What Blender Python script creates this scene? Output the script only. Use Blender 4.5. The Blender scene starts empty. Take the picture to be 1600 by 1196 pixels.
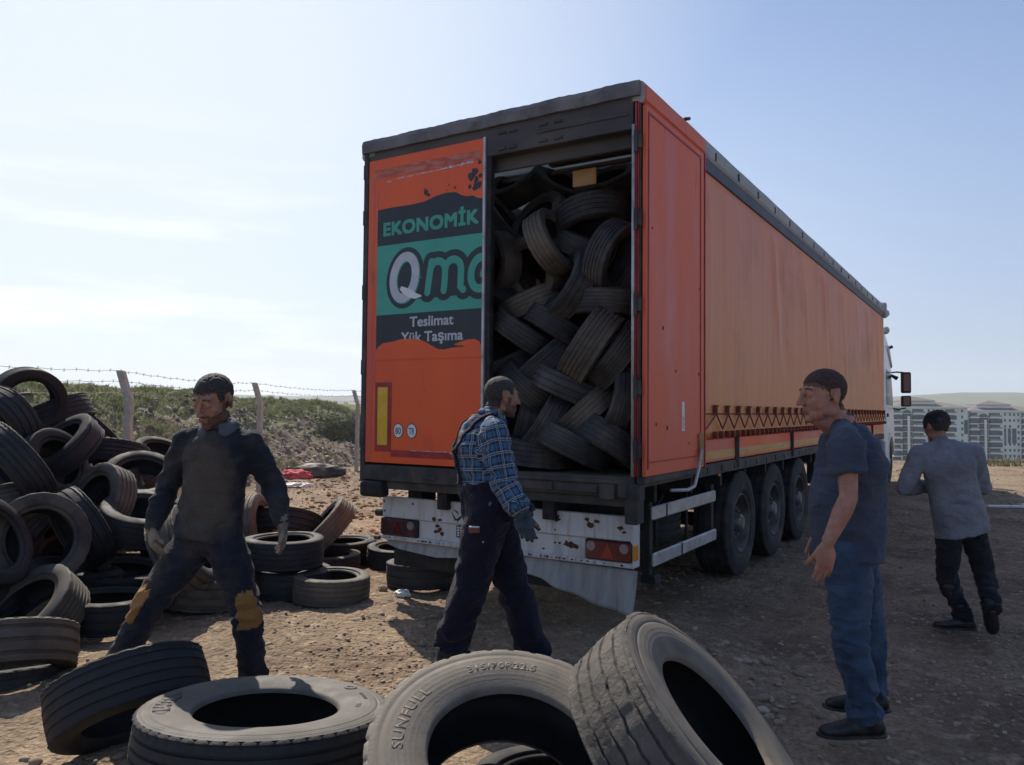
import bpy, bmesh, math, random
import numpy as np
from math import radians, sin, cos, pi, sqrt
from mathutils import Vector, Matrix, noise as mnoise

# ------------------------------------------------------------------ camera, world, sun, exposure
sc = bpy.context.scene
COL = sc.collection
F_PX, PITCH, ROLL, CAM_H = 1230.5, 0.03458, -0.008645, 1.608
cam_d = bpy.data.cameras.new('camera'); cam = bpy.data.objects.new('camera', cam_d); COL.objects.link(cam)
cam_d.sensor_width = 36.0; cam_d.lens = F_PX / 1600 * 36.0
cam_d.clip_start = 0.05; cam_d.clip_end = 20000
_R = Vector((1, 0, 0)); _U = Vector((0, -sin(PITCH), cos(PITCH))); _F = Vector((0, cos(PITCH), sin(PITCH)))
CR = _R * cos(ROLL) - _U * sin(ROLL); CU = _R * sin(ROLL) + _U * cos(ROLL)
_m = Matrix((CR, CU, -_F)).transposed().to_4x4(); _m.translation = Vector((0, 0, CAM_H))
cam.matrix_world = _m
sc.camera = cam

SUN_EL, SUN_AZ = radians(45), radians(-25)
HAZE_DIM = (2.85, 3.8, 5.8, 1); HAZE_BRIGHT = (6.5, 7.1, 7.8, 1)
world = bpy.data.worlds.new('World'); sc.world = world; world.use_nodes = True
nt = world.node_tree; nt.nodes.clear()
wo = nt.nodes.new('ShaderNodeOutputWorld'); bg = nt.nodes.new('ShaderNodeBackground')
sky = nt.nodes.new('ShaderNodeTexSky'); sky.sky_type = 'NISHITA'; sky.sun_disc = False
sky.sun_elevation = SUN_EL; sky.sun_rotation = SUN_AZ
sky.altitude = 300; sky.air_density = 1.0; sky.dust_density = .6; sky.ozone_density = 1.6
# thin streaks of high cloud, mixed by view direction
tc = nt.nodes.new('ShaderNodeTexCoord'); mp = nt.nodes.new('ShaderNodeMapping'); mp.inputs['Scale'].default_value = (1.2, 1.2, 9.0)
mp.inputs['Rotation'].default_value = (0.05, 0.06, 0.0)
nz = nt.nodes.new('ShaderNodeTexNoise'); nz.inputs['Scale'].default_value = 2.2; nz.inputs['Detail'].default_value = 7; nz.inputs['Roughness'].default_value = .55
rp = nt.nodes.new('ShaderNodeValToRGB'); rp.color_ramp.elements[0].position = .48; rp.color_ramp.elements[1].position = .66
rp.color_ramp.elements[0].color = (0, 0, 0, 1); rp.color_ramp.elements[1].color = (.85, .85, .85, 1)
mxs = nt.nodes.new('ShaderNodeMix'); mxs.data_type = 'RGBA'; mxs.inputs[7].default_value = (9.6, 9.8, 10.0, 1)
nt.links.new(tc.outputs['Generated'], mp.inputs['Vector']); nt.links.new(mp.outputs[0], nz.inputs['Vector'])
sep_ = nt.nodes.new('ShaderNodeSeparateXYZ'); nt.links.new(tc.outputs['Generated'], sep_.inputs[0])
mr_ = nt.nodes.new('ShaderNodeMapRange'); mr_.inputs[1].default_value = .35; mr_.inputs[2].default_value = .05; nt.links.new(sep_.outputs[2], mr_.inputs[0])
mr2 = nt.nodes.new('ShaderNodeMapRange'); mr2.inputs[1].default_value = .1; mr2.inputs[2].default_value = -.3; nt.links.new(sep_.outputs[0], mr2.inputs[0])
ml_ = nt.nodes.new('ShaderNodeMath'); ml_.operation = 'MULTIPLY'; ml2 = nt.nodes.new('ShaderNodeMath'); ml2.operation = 'MULTIPLY'
nt.links.new(mr_.outputs[0], ml2.inputs[0]); nt.links.new(mr2.outputs[0], ml2.inputs[1])
nt.links.new(nz.outputs[0], rp.inputs[0]); nt.links.new(rp.outputs[0], ml_.inputs[0]); nt.links.new(ml2.outputs[0], ml_.inputs[1])
nt.links.new(ml_.outputs[0], mxs.inputs[0]); nt.links.new(sky.outputs[0], mxs.inputs[6])
# pale hazy air near the horizon, whiter towards the sun
nrm_ = nt.nodes.new('ShaderNodeVectorMath'); nrm_.operation = 'NORMALIZE'; nt.links.new(tc.outputs['Generated'], nrm_.inputs[0])
dt = nt.nodes.new('ShaderNodeVectorMath'); dt.operation = 'DOT_PRODUCT'; nt.links.new(nrm_.outputs[0], dt.inputs[0]); dt.inputs[1].default_value = (sin(SUN_AZ - .1) * .93, cos(SUN_AZ - .1) * .93, .37)
mA = nt.nodes.new('ShaderNodeMapRange'); mA.interpolation_type = 'SMOOTHSTEP'; mA.inputs[1].default_value = .45; mA.inputs[2].default_value = 1.02; nt.links.new(dt.outputs['Value'], mA.inputs[0])
hzc = nt.nodes.new('ShaderNodeMix'); hzc.data_type = 'RGBA'; hzc.inputs[6].default_value = HAZE_DIM; hzc.inputs[7].default_value = HAZE_BRIGHT; nt.links.new(mA.outputs[0], hzc.inputs[0])
mB = nt.nodes.new('ShaderNodeMapRange'); mB.interpolation_type = 'SMOOTHSTEP'; mB.inputs[1].default_value = .52; mB.inputs[2].default_value = -.02; mB.inputs[3].default_value = .06; mB.inputs[4].default_value = .93; nt.links.new(sep_.outputs[2], mB.inputs[0])
hm_ = nt.nodes.new('ShaderNodeMix'); hm_.data_type = 'RGBA'; mC = nt.nodes.new('ShaderNodeMapRange'); mC.interpolation_type = 'SMOOTHSTEP'; mC.inputs[1].default_value = .62; mC.inputs[2].default_value = 1.06; mC.inputs[4].default_value = .95; nt.links.new(dt.outputs['Value'], mC.inputs[0])
mD = nt.nodes.new('ShaderNodeMath'); mD.operation = 'MAXIMUM'; nt.links.new(mB.outputs[0], mD.inputs[0]); nt.links.new(mC.outputs[0], mD.inputs[1]); nt.links.new(mD.outputs[0], hm_.inputs[0]); tn = nt.nodes.new('ShaderNodeMix'); tn.data_type = 'RGBA'; tn.blend_type = 'MULTIPLY'; tn.inputs[0].default_value = 1; tn.inputs[7].default_value = (.80, .88, 1.0, 1); nt.links.new(sky.outputs[0], tn.inputs[6]); nt.links.new(tn.outputs[2], hm_.inputs[6]); nt.links.new(hzc.outputs[2], hm_.inputs[7])
nt.links.new(hm_.outputs[2], mxs.inputs[6])
nt.links.new(mxs.outputs[2], bg.inputs[0]); nt.links.new(bg.outputs[0], wo.inputs[0])
bg.inputs[1].default_value = 0.10

sun_d = bpy.data.lights.new('sun', 'SUN'); sun = bpy.data.objects.new('sun', sun_d); COL.objects.link(sun)
sun_d.energy = 4.4; sun_d.angle = radians(.55); sun_d.color = (1.0, .91, .78)
SUNV = Vector((sin(SUN_AZ) * cos(SUN_EL), cos(SUN_AZ) * cos(SUN_EL), sin(SUN_EL)))
sun.rotation_euler = (-SUNV).to_track_quat('-Z', 'Y').to_euler(); sun.location = (-20, 40, 50)

sc.view_settings.view_transform = 'Standard'; sc.view_settings.look = 'None'
sc.view_settings.exposure = 0.36; sc.view_settings.gamma = 1.0
sc.render.engine = 'CYCLES'
sc.cycles.max_bounces = 8; sc.cycles.diffuse_bounces = 4; sc.cycles.volume_bounces = 1; sc.cycles.transparent_max_bounces = 12

def at(px, py, Y):
    """world point seen at photo pixel (px,py) at distance Y ahead"""
    d = CR * ((px - 800) / F_PX) + CU * ((598 - py) / F_PX) + _F
    return Vector((0, 0, CAM_H)) + d * (Y / d.y)
def gnd(px, py, z=0.0):
    d = CR * ((px - 800) / F_PX) + CU * ((598 - py) / F_PX) + _F
    return Vector((0, 0, CAM_H)) + d * ((z - CAM_H) / d.z)

# ------------------------------------------------------------------ helpers
def tag(o, label=None, cat=None, group=None, kind=None):
    if label: o['label'] = label
    if cat: o['category'] = cat
    if group: o['group'] = group
    if kind: o['kind'] = kind
    return o
def empty(name, loc=(0, 0, 0), rz=0.0, label=None, cat=None, group=None):
    o = bpy.data.objects.new(name, None); COL.objects.link(o); o.location = loc; o.rotation_euler = (0, 0, rz)
    o.empty_display_size = .1
    return tag(o, label, cat, group)
def link(name, me, parent=None):
    o = bpy.data.objects.new(name, me); COL.objects.link(o)
    if parent: o.parent = parent
    return o

class MB:
    def __init__(s): s.v = []; s.f = []; s.m = []; s.uv = []
    def add(s, vs, fs, mi=0):
        n = len(s.v); s.v += [tuple(v) for v in vs]; s.f += [tuple(i + n for i in f) for f in fs]; s.m += [mi] * len(fs); return s
    def box(s, x0, x1, y0, y1, z0, z1, mi=0, M=None):
        vs = [Vector((x, y, z)) for x in (x0, x1) for y in (y0, y1) for z in (z0, z1)]
        if M: vs = [M @ v for v in vs]
        return s.add(vs, [(0, 1, 3, 2), (4, 6, 7, 5), (0, 4, 5, 1), (2, 3, 7, 6), (0, 2, 6, 4), (1, 5, 7, 3)], mi)
    def prism(s, pts, a, b, axis='y', mi=0):
        """2D polygon extruded from a to b along axis (pts are the two other coordinates in xyz order)"""
        def P(p, t):
            if axis == 'y': return (p[0], t, p[1])
            if axis == 'x': return (t, p[0], p[1])
            return (p[0], p[1], t)
        n = len(pts); vs = [P(p, a) for p in pts] + [P(p, b) for p in pts]
        fs = [tuple(range(n)), tuple(range(2 * n - 1, n - 1, -1))] + [(i, i + n, (i + 1) % n + n, (i + 1) % n) for i in range(n)]
        return s.add(vs, fs, mi)
    def tube(s, path, r, n=8, mi=0, closed=False):
        path = [Vector(p) for p in path]; rs = r if isinstance(r, (list, tuple)) else [r] * len(path)
        vs = []; fs = []; up = None
        for i, p in enumerate(path):
            a = path[max(i - 1, 0)]; b = path[min(i + 1, len(path) - 1)]
            t = (b - a)
            t = t.normalized() if t.length > 1e-9 else Vector((0, 0, 1))
            if up is None: up = Vector((0, 0, 1)) if abs(t.z) < .9 else Vector((1, 0, 0))
            x = up.cross(t); x = x.normalized() if x.length > 1e-6 else Vector((1, 0, 0)); y = t.cross(x); up = y
            for k in range(n):
                an = 2 * pi * k / n; vs.append(p + (x * cos(an) + y * sin(an)) * rs[i])
        for i in range(len(path) - 1):
            for k in range(n):
                a = i * n + k; b = i * n + (k + 1) % n; fs.append((a, b, b + n, a + n))
        fs.append(tuple(range(n - 1, -1, -1))); fs.append(tuple(range(len(vs) - n, len(vs))))
        return s.add(vs, fs, mi)
    def lathe(s, prof, n=32, c=(0, 0, 0), axis='z', closed=False, mi=0):
        c = Vector(c); vs = []; fs = []; k = len(prof)
        for i in range(n):
            a = 2 * pi * i / n
            for (z, r) in prof:
                p = Vector((r * cos(a), r * sin(a), z))
                if axis == 'x': p = Vector((p.z, p.x, p.y))
                elif axis == 'y': p = Vector((p.y, p.z, p.x))
                vs.append(c + p)
        for i in range(n):
            j = (i + 1) % n
            for q in range(k if closed else k - 1):
                q2 = (q + 1) % k; fs.append((i * k + q, j * k + q, j * k + q2, i * k + q2))
        return s.add(vs, fs, mi)
    def build(s, name, mats, parent=None, smooth=False, bevel=0.0, seg=1):
        me = bpy.data.meshes.new(name); me.from_pydata(s.v, [], s.f)
        for m in (mats if isinstance(mats, (list, tuple)) else [mats]): me.materials.append(m)
        if len(set(s.m)) > 1: me.polygons.foreach_set('material_index', s.m)
        bm = bmesh.new(); bm.from_mesh(me); bmesh.ops.recalc_face_normals(bm, faces=bm.faces); bm.to_mesh(me); bm.free()
        if smooth: me.polygons.foreach_set('use_smooth', [True] * len(me.polygons))
        o = link(name, me, parent)
        if bevel:
            b = o.modifiers.new('bevel', 'BEVEL'); b.width = bevel; b.segments = seg; b.limit_method = 'ANGLE'; b.angle_limit = radians(40)
            b.harden_normals = False
        return o

# ------------------------------------------------------------------ materials
def mat(name, c1, c2=None, scale=8.0, rough=.8, rough2=None, metal=0.0, bump=0.0, bscale=60.0, stretch=(1, 1, 1), pos=(.4, .62),
        c3=None, s3=2.0, pos3=(.55, .7), spec=.5, rnd=0.0, detail=6.0, bdist=.01, sheen=0.0):
    m = bpy.data.materials.new(name); m.use_nodes = True; t = m.node_tree; N = t.nodes; L = t.links
    b = N['Principled BSDF']; b.inputs['Roughness'].default_value = rough; b.inputs['Metallic'].default_value = metal
    b.inputs['Specular IOR Level'].default_value = spec
    if sheen: b.inputs['Sheen Weight'].default_value = sheen
    tcn = N.new('ShaderNodeTexCoord'); mpn = N.new('ShaderNodeMapping'); mpn.inputs['Scale'].default_value = stretch
    L.new(tcn.outputs['Object'], mpn.inputs[0])
    oi = N.new('ShaderNodeObjectInfo'); va = N.new('ShaderNodeVectorMath'); va.operation = 'ADD'
    cmb = N.new('ShaderNodeCombineXYZ'); mu = N.new('ShaderNodeMath'); mu.operation = 'MULTIPLY'; mu.inputs[1].default_value = 40 if rnd else 0
    L.new(oi.outputs['Random'], mu.inputs[0]); L.new(mu.outputs[0], cmb.inputs[0]); L.new(mu.outputs[0], cmb.inputs[1])
    L.new(mpn.outputs[0], va.inputs[0]); L.new(cmb.outputs[0], va.inputs[1]); V = va.outputs[0]
    col = None
    if c2 is not None:
        nn = N.new('ShaderNodeTexNoise'); nn.inputs['Scale'].default_value = scale; nn.inputs['Detail'].default_value = detail
        L.new(V, nn.inputs['Vector']); r = N.new('ShaderNodeValToRGB')
        r.color_ramp.elements[0].position = pos[0]; r.color_ramp.elements[1].position = pos[1]
        r.color_ramp.elements[0].color = (*c1, 1); r.color_ramp.elements[1].color = (*c2, 1)
        L.new(nn.outputs[0], r.inputs[0]); col = r.outputs[0]
        if rough2 is not None:
            mr = N.new('ShaderNodeMapRange'); mr.inputs[1].default_value = pos[0]; mr.inputs[2].default_value = pos[1]
            mr.inputs[3].default_value = rough; mr.inputs[4].default_value = rough2
            L.new(nn.outputs[0], mr.inputs[0]); L.new(mr.outputs[0], b.inputs['Roughness'])
    if c3 is not None:
        n3 = N.new('ShaderNodeTexNoise'); n3.inputs['Scale'].default_value = s3; n3.inputs['Detail'].default_value = 8; n3.inputs['Roughness'].default_value = .65
        L.new(V, n3.inputs['Vector']); r3 = N.new('ShaderNodeMapRange'); r3.inputs[1].default_value = pos3[0]; r3.inputs[2].default_value = pos3[1]
        L.new(n3.outputs[0], r3.inputs[0]); mx = N.new('ShaderNodeMix'); mx.data_type = 'RGBA'
        L.new(r3.outputs[0], mx.inputs[0]); mx.inputs[7].default_value = (*c3, 1)
        if col is not None: L.new(col, mx.inputs[6])
        else: mx.inputs[6].default_value = (*c1, 1)
        col = mx.outputs[2]
    if rnd and col is not None:
        mr = N.new('ShaderNodeMapRange'); mr.inputs[3].default_value = 1 - rnd; mr.inputs[4].default_value = 1 + rnd
        L.new(oi.outputs['Random'], mr.inputs[0]); vm = N.new('ShaderNodeVectorMath'); vm.operation = 'SCALE'
        L.new(col, vm.inputs[0]); L.new(mr.outputs[0], vm.inputs['Scale']); col = vm.outputs[0]
    if col is not None: L.new(col, b.inputs['Base Color'])
    else: b.inputs['Base Color'].default_value = (*c1, 1)
    if bump:
        nb = N.new('ShaderNodeTexNoise'); nb.inputs['Scale'].default_value = bscale; nb.inputs['Detail'].default_value = 5
        L.new(V, nb.inputs['Vector']); bp = N.new('ShaderNodeBump'); bp.inputs['Strength'].default_value = bump; bp.inputs['Distance'].default_value = bdist
        L.new(nb.outputs[0], bp.inputs['Height']); L.new(bp.outputs[0], b.inputs['Normal'])
    return m
def NG(m): return m.node_tree.nodes, m.node_tree.links, m.node_tree.nodes['Principled BSDF']

# vectorised value noise for height fields
_rs = np.random.RandomState(7); _T = _rs.rand(256, 256)
def vnoise(x, y, o=0):
    x = np.asarray(x, float) + o * 17.3; y = np.asarray(y, float) + o * 9.7
    xi = np.floor(x).astype(int); yi = np.floor(y).astype(int); fx = x - xi; fy = y - yi
    fx = fx * fx * (3 - 2 * fx); fy = fy * fy * (3 - 2 * fy)
    a = _T[xi % 256, yi % 256]; b = _T[(xi + 1) % 256, yi % 256]; c = _T[xi % 256, (yi + 1) % 256]; d = _T[(xi + 1) % 256, (yi + 1) % 256]
    return (a * (1 - fx) + b * fx) * (1 - fy) + (c * (1 - fx) + d * fx) * fy - .5
def fbm(x, y, oct=4, g=.5, o=0):
    s = 0; a = 1; f = 1
    for i in range(oct): s = s + a * vnoise(x * f, y * f, o + i); a *= g; f *= 2.03
    return s
def sstep(a, b, x): t = np.clip((x - a) / (b - a), 0, 1); return t * t * (3 - 2 * t)
def grid_mesh(name, X, Y, Z, mats, smooth=True):
    ny, nx = X.shape; me = bpy.data.meshes.new(name)
    co = np.stack([X, Y, Z], -1).reshape(-1, 3).astype(np.float32)
    i = np.arange(nx - 1)[None, :] + nx * np.arange(ny - 1)[:, None]
    q = np.stack([i, i + 1, i + 1 + nx, i + nx], -1).reshape(-1, 4)
    me.vertices.add(len(co)); me.vertices.foreach_set('co', co.ravel())
    me.loops.add(q.size); me.loops.foreach_set('vertex_index', q.ravel().astype(np.int32))
    me.polygons.add(len(q)); me.polygons.foreach_set('loop_start', np.arange(0, q.size, 4, dtype=np.int32))
    me.update(calc_edges=True)
    if smooth: me.polygons.foreach_set('use_smooth', np.ones(len(q), bool))
    me.materials.append(mats); return link(name, me)
# ------------------------------------------------------------------ the ground, valley, hills
def ground_h(x, y):
    x = np.asarray(x, float); y = np.asarray(y, float); dist = np.hypot(x, y)
    near = 1 - sstep(40, 90, dist)
    h = near * (fbm(x * .35, y * .35, 3, .5, 3) * .07 + fbm(x * 1.9, y * 1.9, 4, .55, 8) * .045 + np.abs(fbm(x * 5.5, y * 5.5, 3, .6, 5)) * .038)
    h = h - near * .012
    rut = np.exp(-((x * .85 + y * .53 - 9.2) / .5) ** 2) * .04 * near
    h = h - rut
    # right-hand stony hump by the standing man
    h = h + .05 * np.exp(-(((x - 1.35) / .35) ** 2 + ((y - 4.75) / .8) ** 2)) * (1 + fbm(x * 9, y * 9, 3, .6, 2))
    # beyond the yard the land drops into a valley
    edge = 25.5 + 1.2 * vnoise(x * .12, y * 0, 4) + fbm(x * .6, x * 0, 3) * .3
    h = h + .05 * np.exp(-((y - edge + .5) / .7) ** 2) * (1 + fbm(x * 1.3, y * 1.3, 3, .5)) - 27 * (1 - np.exp(-np.maximum(0, y - edge) / 42))
    return h
xs = np.concatenate([-np.geomspace(9, 6000, 46)[::-1], np.linspace(-8.9, 9.9, 420), np.geomspace(10, 6000, 60)])
ys = np.concatenate([-np.geomspace(.8, 300, 20)[::-1], np.linspace(-.6, .9, 14), np.linspace(1, 12, 330), np.linspace(12.05, 32, 230), np.geomspace(32.5, 9000, 60)])
GX, GY = np.meshgrid(xs, ys)
m_dirt = mat('dirt', (.165, .112, .068), (.30, .215, .138), scale=.9, rough=.95, bump=1, bscale=24, bdist=.035, c3=(.40, .30, .20), s3=9.0, pos3=(.52, .72), pos=(.38, .64))
N, L, b = NG(m_dirt)
# fine gravel relief and pebble colour on top
v = N.new('ShaderNodeTexVoronoi'); v.inputs['Scale'].default_value = 42; v.inputs['Randomness'].default_value = 1
tcg = N.new('ShaderNodeTexCoord'); L.new(tcg.outputs['Object'], v.inputs['Vector'])
bp0 = [n for n in N if n.type == 'BUMP'][0]; bp1 = N.new('ShaderNodeBump'); bp1.inputs['Strength'].default_value = .55; bp1.inputs['Distance'].default_value = .012; bp1.invert = True
L.new(v.outputs['Distance'], bp1.inputs['Height']); L.new(bp0.outputs[0], bp1.inputs['Normal']); L.new(bp1.outputs[0], b.inputs['Normal'])
src = b.inputs['Base Color'].links[0].from_socket
sx = N.new('ShaderNodeSeparateColor'); L.new(v.outputs['Color'], sx.inputs[0])
mrp = N.new('ShaderNodeMapRange'); mrp.inputs[1].default_value = 0; mrp.inputs[2].default_value = 1; mrp.inputs[3].default_value = .78; mrp.inputs[4].default_value = 1.25
L.new(sx.outputs[0], mrp.inputs[0]); vs_ = N.new('ShaderNodeVectorMath'); vs_.operation = 'SCALE'; L.new(src, vs_.inputs[0]); L.new(mrp.outputs[0], vs_.inputs['Scale'])
# far valley floor: pale dry grass
spx = N.new('ShaderNodeSeparateXYZ'); L.new(tcg.outputs['Object'], spx.inputs[0]); mrf = N.new('ShaderNodeMapRange'); mrf.inputs[1].default_value = 60; mrf.inputs[2].default_value = 160
L.new(spx.outputs[1], mrf.inputs[0]); mxf = N.new('ShaderNodeMix'); mxf.data_type = 'RGBA'; mxf.inputs[7].default_value = (.11, .13, .06, 1)
# ground somewhat darker and slightly duller on the right
gx = N.new('ShaderNodeMath'); gx.operation = 'MULTIPLY'; gx.inputs[1].default_value = .85; L.new(spx.outputs[0], gx.inputs[0])
mrx = N.new('ShaderNodeMapRange'); mrx.inputs[1].default_value = -.4; mrx.inputs[2].default_value = 2.2; mrx.inputs[4].default_value = .8; L.new(gx.outputs[0], mrx.inputs[0])
mry = N.new('ShaderNodeMapRange'); mry.inputs[1].default_value = 22; mry.inputs[2].default_value = 14; L.new(spx.outputs[1], mry.inputs[0])
mxy = N.new('ShaderNodeMath'); mxy.operation = 'MULTIPLY'; L.new(mrx.outputs[0], mxy.inputs[0]); L.new(mry.outputs[0], mxy.inputs[1])
mxg = N.new('ShaderNodeMix'); mxg.data_type = 'RGBA'; hs = N.new('ShaderNodeHueSaturation'); hs.inputs['Saturation'].default_value = .95; hs.inputs['Value'].default_value = .80
L.new(vs_.outputs[0], hs.inputs['Color']); L.new(mxy.outputs[0], mxg.inputs[0]); L.new(vs_.outputs[0], mxg.inputs[6]); L.new(hs.outputs[0], mxg.inputs[7])
L.new(mrf.outputs[0], mxf.inputs[0]); L.new(mxg.outputs[2], mxf.inputs[6]); L.new(mxf.outputs[2], b.inputs['Base Color'])
ground = grid_mesh('ground', GX, GY, ground_h(GX, GY), m_dirt); tag(ground, kind='structure')

m_hill = mat('hill_grass', (.10, .12, .07), (.15, .155, .10), scale=.004, rough=1, c3=(.17, .15, .10), s3=.012, pos3=(.5, .75))
hx, hy = np.meshgrid(np.linspace(-3000, 4200, 150), np.linspace(1300, 4300, 70))
ridge = 104 * np.exp(-((hy - 2500 - .1 * hx) / 520) ** 2) * (.42 + .58 * sstep(900, 1520, hx)) * (1 + .1 * vnoise(hx / 500, hy / 500))
ridge2 = 130 * np.exp(-((hy - 3600) / 400) ** 2) * (.75 + .3 * vnoise(hx / 700, hy / 900, 2))
hz = -32 + np.maximum(ridge, ridge2) + fbm(hx / 160, hy / 160, 3) * 7
tag(grid_mesh('hills', hx, hy, hz, m_hill), kind='structure')

# ------------------------------------------------------------------ rubble embankment behind the fence
FENCE = [(-5.9, 5.6), (-5.05, 10.35), (-4.78, 15.0), (-4.0, 20.4), (-3.1, 25.8), (-2.1, 31.2)]
_fx = np.array([p[0] for p in FENCE]); _fy = np.array([p[1] for p in FENCE])
def emb_h(x, y):
    x = np.asarray(x, float); y = np.asarray(y, float)
    fx = np.interp(y, _fy, _fx) + np.where(y > 31.2, (y - 31.2) * .18, 0) - .5
    d = (fx - x) * .93                                   # metres behind the fence line
    top = 2.42 + .07 * (14 - np.clip(y, 10, 30)) * .55
    top = top + .22 * vnoise(x * .35, y * .35, 2)
    # band profile: rubble toe, bench, then the grassy bank
    prof = .18 * sstep(0, .8, d) + .22 * sstep(.6, 2.6, d) + .6 * sstep(2.3, 6.5, d)
    rough_ = (fbm(x * 1.2, y * 1.2, 4, .6, 6) * .34 + np.abs(fbm(x * 4, y * 4, 3, .6, 3)) * .16) * sstep(0, .9, d) * (1 - .55 * sstep(5, 7.5, d))
    lump = .38 * np.exp(-(((x + 7.1) / 1.0) ** 2 + ((y - 23.2) / 1.6) ** 2))
    return -.06 + prof * top + rough_ + lump * (1 + fbm(x * 2, y * 2, 3))
xs = np.concatenate([np.linspace(-60, -20.5, 40), np.arange(-20, -1.2, .085)]); ys = np.concatenate([np.linspace(2, 9.8, 40), np.arange(9.9, 33, .1), np.linspace(33.3, 90, 50)])
EX, EY = np.meshgrid(xs, ys)
m_emb = mat('rubble_earth', (.15, .11, .075), (.25, .195, .14), scale=1.6, rough=1, bump=1, bscale=11, bdist=.06, c3=(.31, .26, .20), s3=5.0, pos3=(.56, .7))
N, L, b = NG(m_emb)
src = b.inputs['Base Color'].links[0].from_socket
tcg = N.new('ShaderNodeTexCoord'); nn = N.new('ShaderNodeTexNoise'); nn.inputs['Scale'].default_value = .55; nn.inputs['Detail'].default_value = 5; L.new(tcg.outputs['Object'], nn.inputs['Vector'])
sp = N.new('ShaderNodeSeparateXYZ'); L.new(tcg.outputs['Object'], sp.inputs[0])
ma = N.new('ShaderNodeMath'); ma.operation = 'MULTIPLY_ADD'; ma.inputs[1].default_value = 2.6; L.new(nn.outputs[0], ma.inputs[0]); L.new(sp.outputs[2], ma.inputs[2])
mr = N.new('ShaderNodeMapRange'); mr.inputs[1].default_value = 2.0; mr.inputs[2].default_value = 2.6; L.new(ma.outputs[0], mr.inputs[0])
mx = N.new('ShaderNodeMix'); mx.data_type = 'RGBA'; mx.inputs[7].default_value = (.17, .175, .09, 1); L.new(mr.outputs[0], mx.inputs[0]); L.new(src, mx.inputs[6]); L.new(mx.outputs[2], b.inputs['Base Color'])
tag(grid_mesh('embankment', EX, EY, emb_h(EX, EY), m_emb), kind='structure')

# ------------------------------------------------------------------ scattered stuff
rng = np.random.RandomState(11)
def scatter(name, pts, sizes, mats, squash=(.45, .8), sub=1, jit=.28, embed=.3):
    """many small stones in one mesh"""
    bm = bmesh.new(); bmesh.ops.create_icosphere(bm, subdivisions=sub, radius=1)
    bv = np.array([v.co[:] for v in bm.verts]); bf = np.array([[v.index for v in f.verts] for f in bm.faces]); bm.free()
    n = len(pts); nv = len(bv); V = np.repeat(bv[None], n, 0)
    V = V * (1 + (rng.rand(n, nv, 1) - .5) * 2 * jit)
    s = np.stack([sizes * (.75 + .5 * rng.rand(n)), sizes * (.75 + .5 * rng.rand(n)), sizes * (squash[0] + (squash[1] - squash[0]) * rng.rand(n))], -1)
    V = V * s[:, None, :]; a = rng.rand(n) * 2 * pi; tl = (rng.rand(n) - .5) * .8
    y = V[..., 1] * np.cos(tl)[:, None] - V[..., 2] * np.sin(tl)[:, None]; z = V[..., 1] * np.sin(tl)[:, None] + V[..., 2] * np.cos(tl)[:, None]
    x = V[..., 0] * np.cos(a)[:, None] - y * np.sin(a)[:, None]; y2 = V[..., 0] * np.sin(a)[:, None] + y * np.cos(a)[:, None]
    P = np.stack([x, y2, z], -1) + pts[:, None, :] + np.stack([0 * sizes, 0 * sizes, s[:, 2] * (1 - 2 * embed) * .5], -1)[:, None, :]
    Fc = (bf[None] + (np.arange(n) * nv)[:, None, None]).reshape(-1, 3)
    me = bpy.data.meshes.new(name); me.vertices.add(n * nv); me.vertices.foreach_set('co', P.reshape(-1).astype(np.float32))
    me.loops.add(Fc.size); me.loops.foreach_set('vertex_index', Fc.ravel().astype(np.int32)); me.polygons.add(len(Fc))
    me.polygons.foreach_set('loop_start', np.arange(0, Fc.size, 3, dtype=np.int32)); me.update(calc_edges=True)
    me.polygons.foreach_set('use_smooth', np.ones(len(Fc), bool)); me.materials.append(mats)
    return link(name, me)
def island_mat(name, cols, rough=.9, bump=.3, bscale=60):
    m = mat(name, cols[0], rough=rough, bump=bump, bscale=bscale); N, L, b = NG(m)
    g = N.new('ShaderNodeNewGeometry'); r = N.new('ShaderNodeValToRGB'); r.color_ramp.interpolation = 'LINEAR'
    while len(r.color_ramp.elements) < len(cols): r.color_ramp.elements.new(.5)
    for i, c in enumerate(cols): r.color_ramp.elements[i].position = i / (len(cols) - 1); r.color_ramp.elements[i].color = (*c, 1)
    L.new(g.outputs['Random Per Island'], r.inputs[0]); L.new(r.outputs[0], b.inputs['Base Color']); return m
m_peb = island_mat('pebble', [(.17, .125, .085), (.28, .21, .145), (.38, .30, .22), (.22, .175, .135), (.33, .25, .175), (.44, .37, .29)])
def view_pts(n, y0, y1, spread=.72, pw=1.6):
    y = y0 + (y1 - y0) * rng.rand(n) ** pw; x = (rng.rand(n) * 2 - 1) * spread * y
    return x, y
x, y = view_pts(24000, 2.0, 13); keep = vnoise(x * .7, y * .7, 5) + .35 * vnoise(x * 3, y * 3) > -.05 + .25 * rng.rand(len(x)); x, y = x[keep], y[keep]
sz = .004 + .011 * rng.rand(len(x)) ** 3 + .0006 * y
tag(scatter('gravel', np.stack([x, y, ground_h(x, y)], -1), sz, m_peb), kind='stuff', label='loose gravel and small pebbles over the dirt yard')
x, y = view_pts(1100, 2.2, 14, .75, 1.3); sz = .011 + .022 * rng.rand(len(x)) ** 3
x2 = np.concatenate([1.35 + .42 * rng.randn(260), -1.65 + .35 * rng.randn(70)]); y2 = np.concatenate([4.7 + .8 * rng.randn(260), 3.6 + .4 * rng.randn(70)])
x = np.concatenate([x, x2]); y = np.concatenate([y, y2]); sz = np.concatenate([sz, .013 + .026 * rng.rand(330) ** 2.5])
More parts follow.
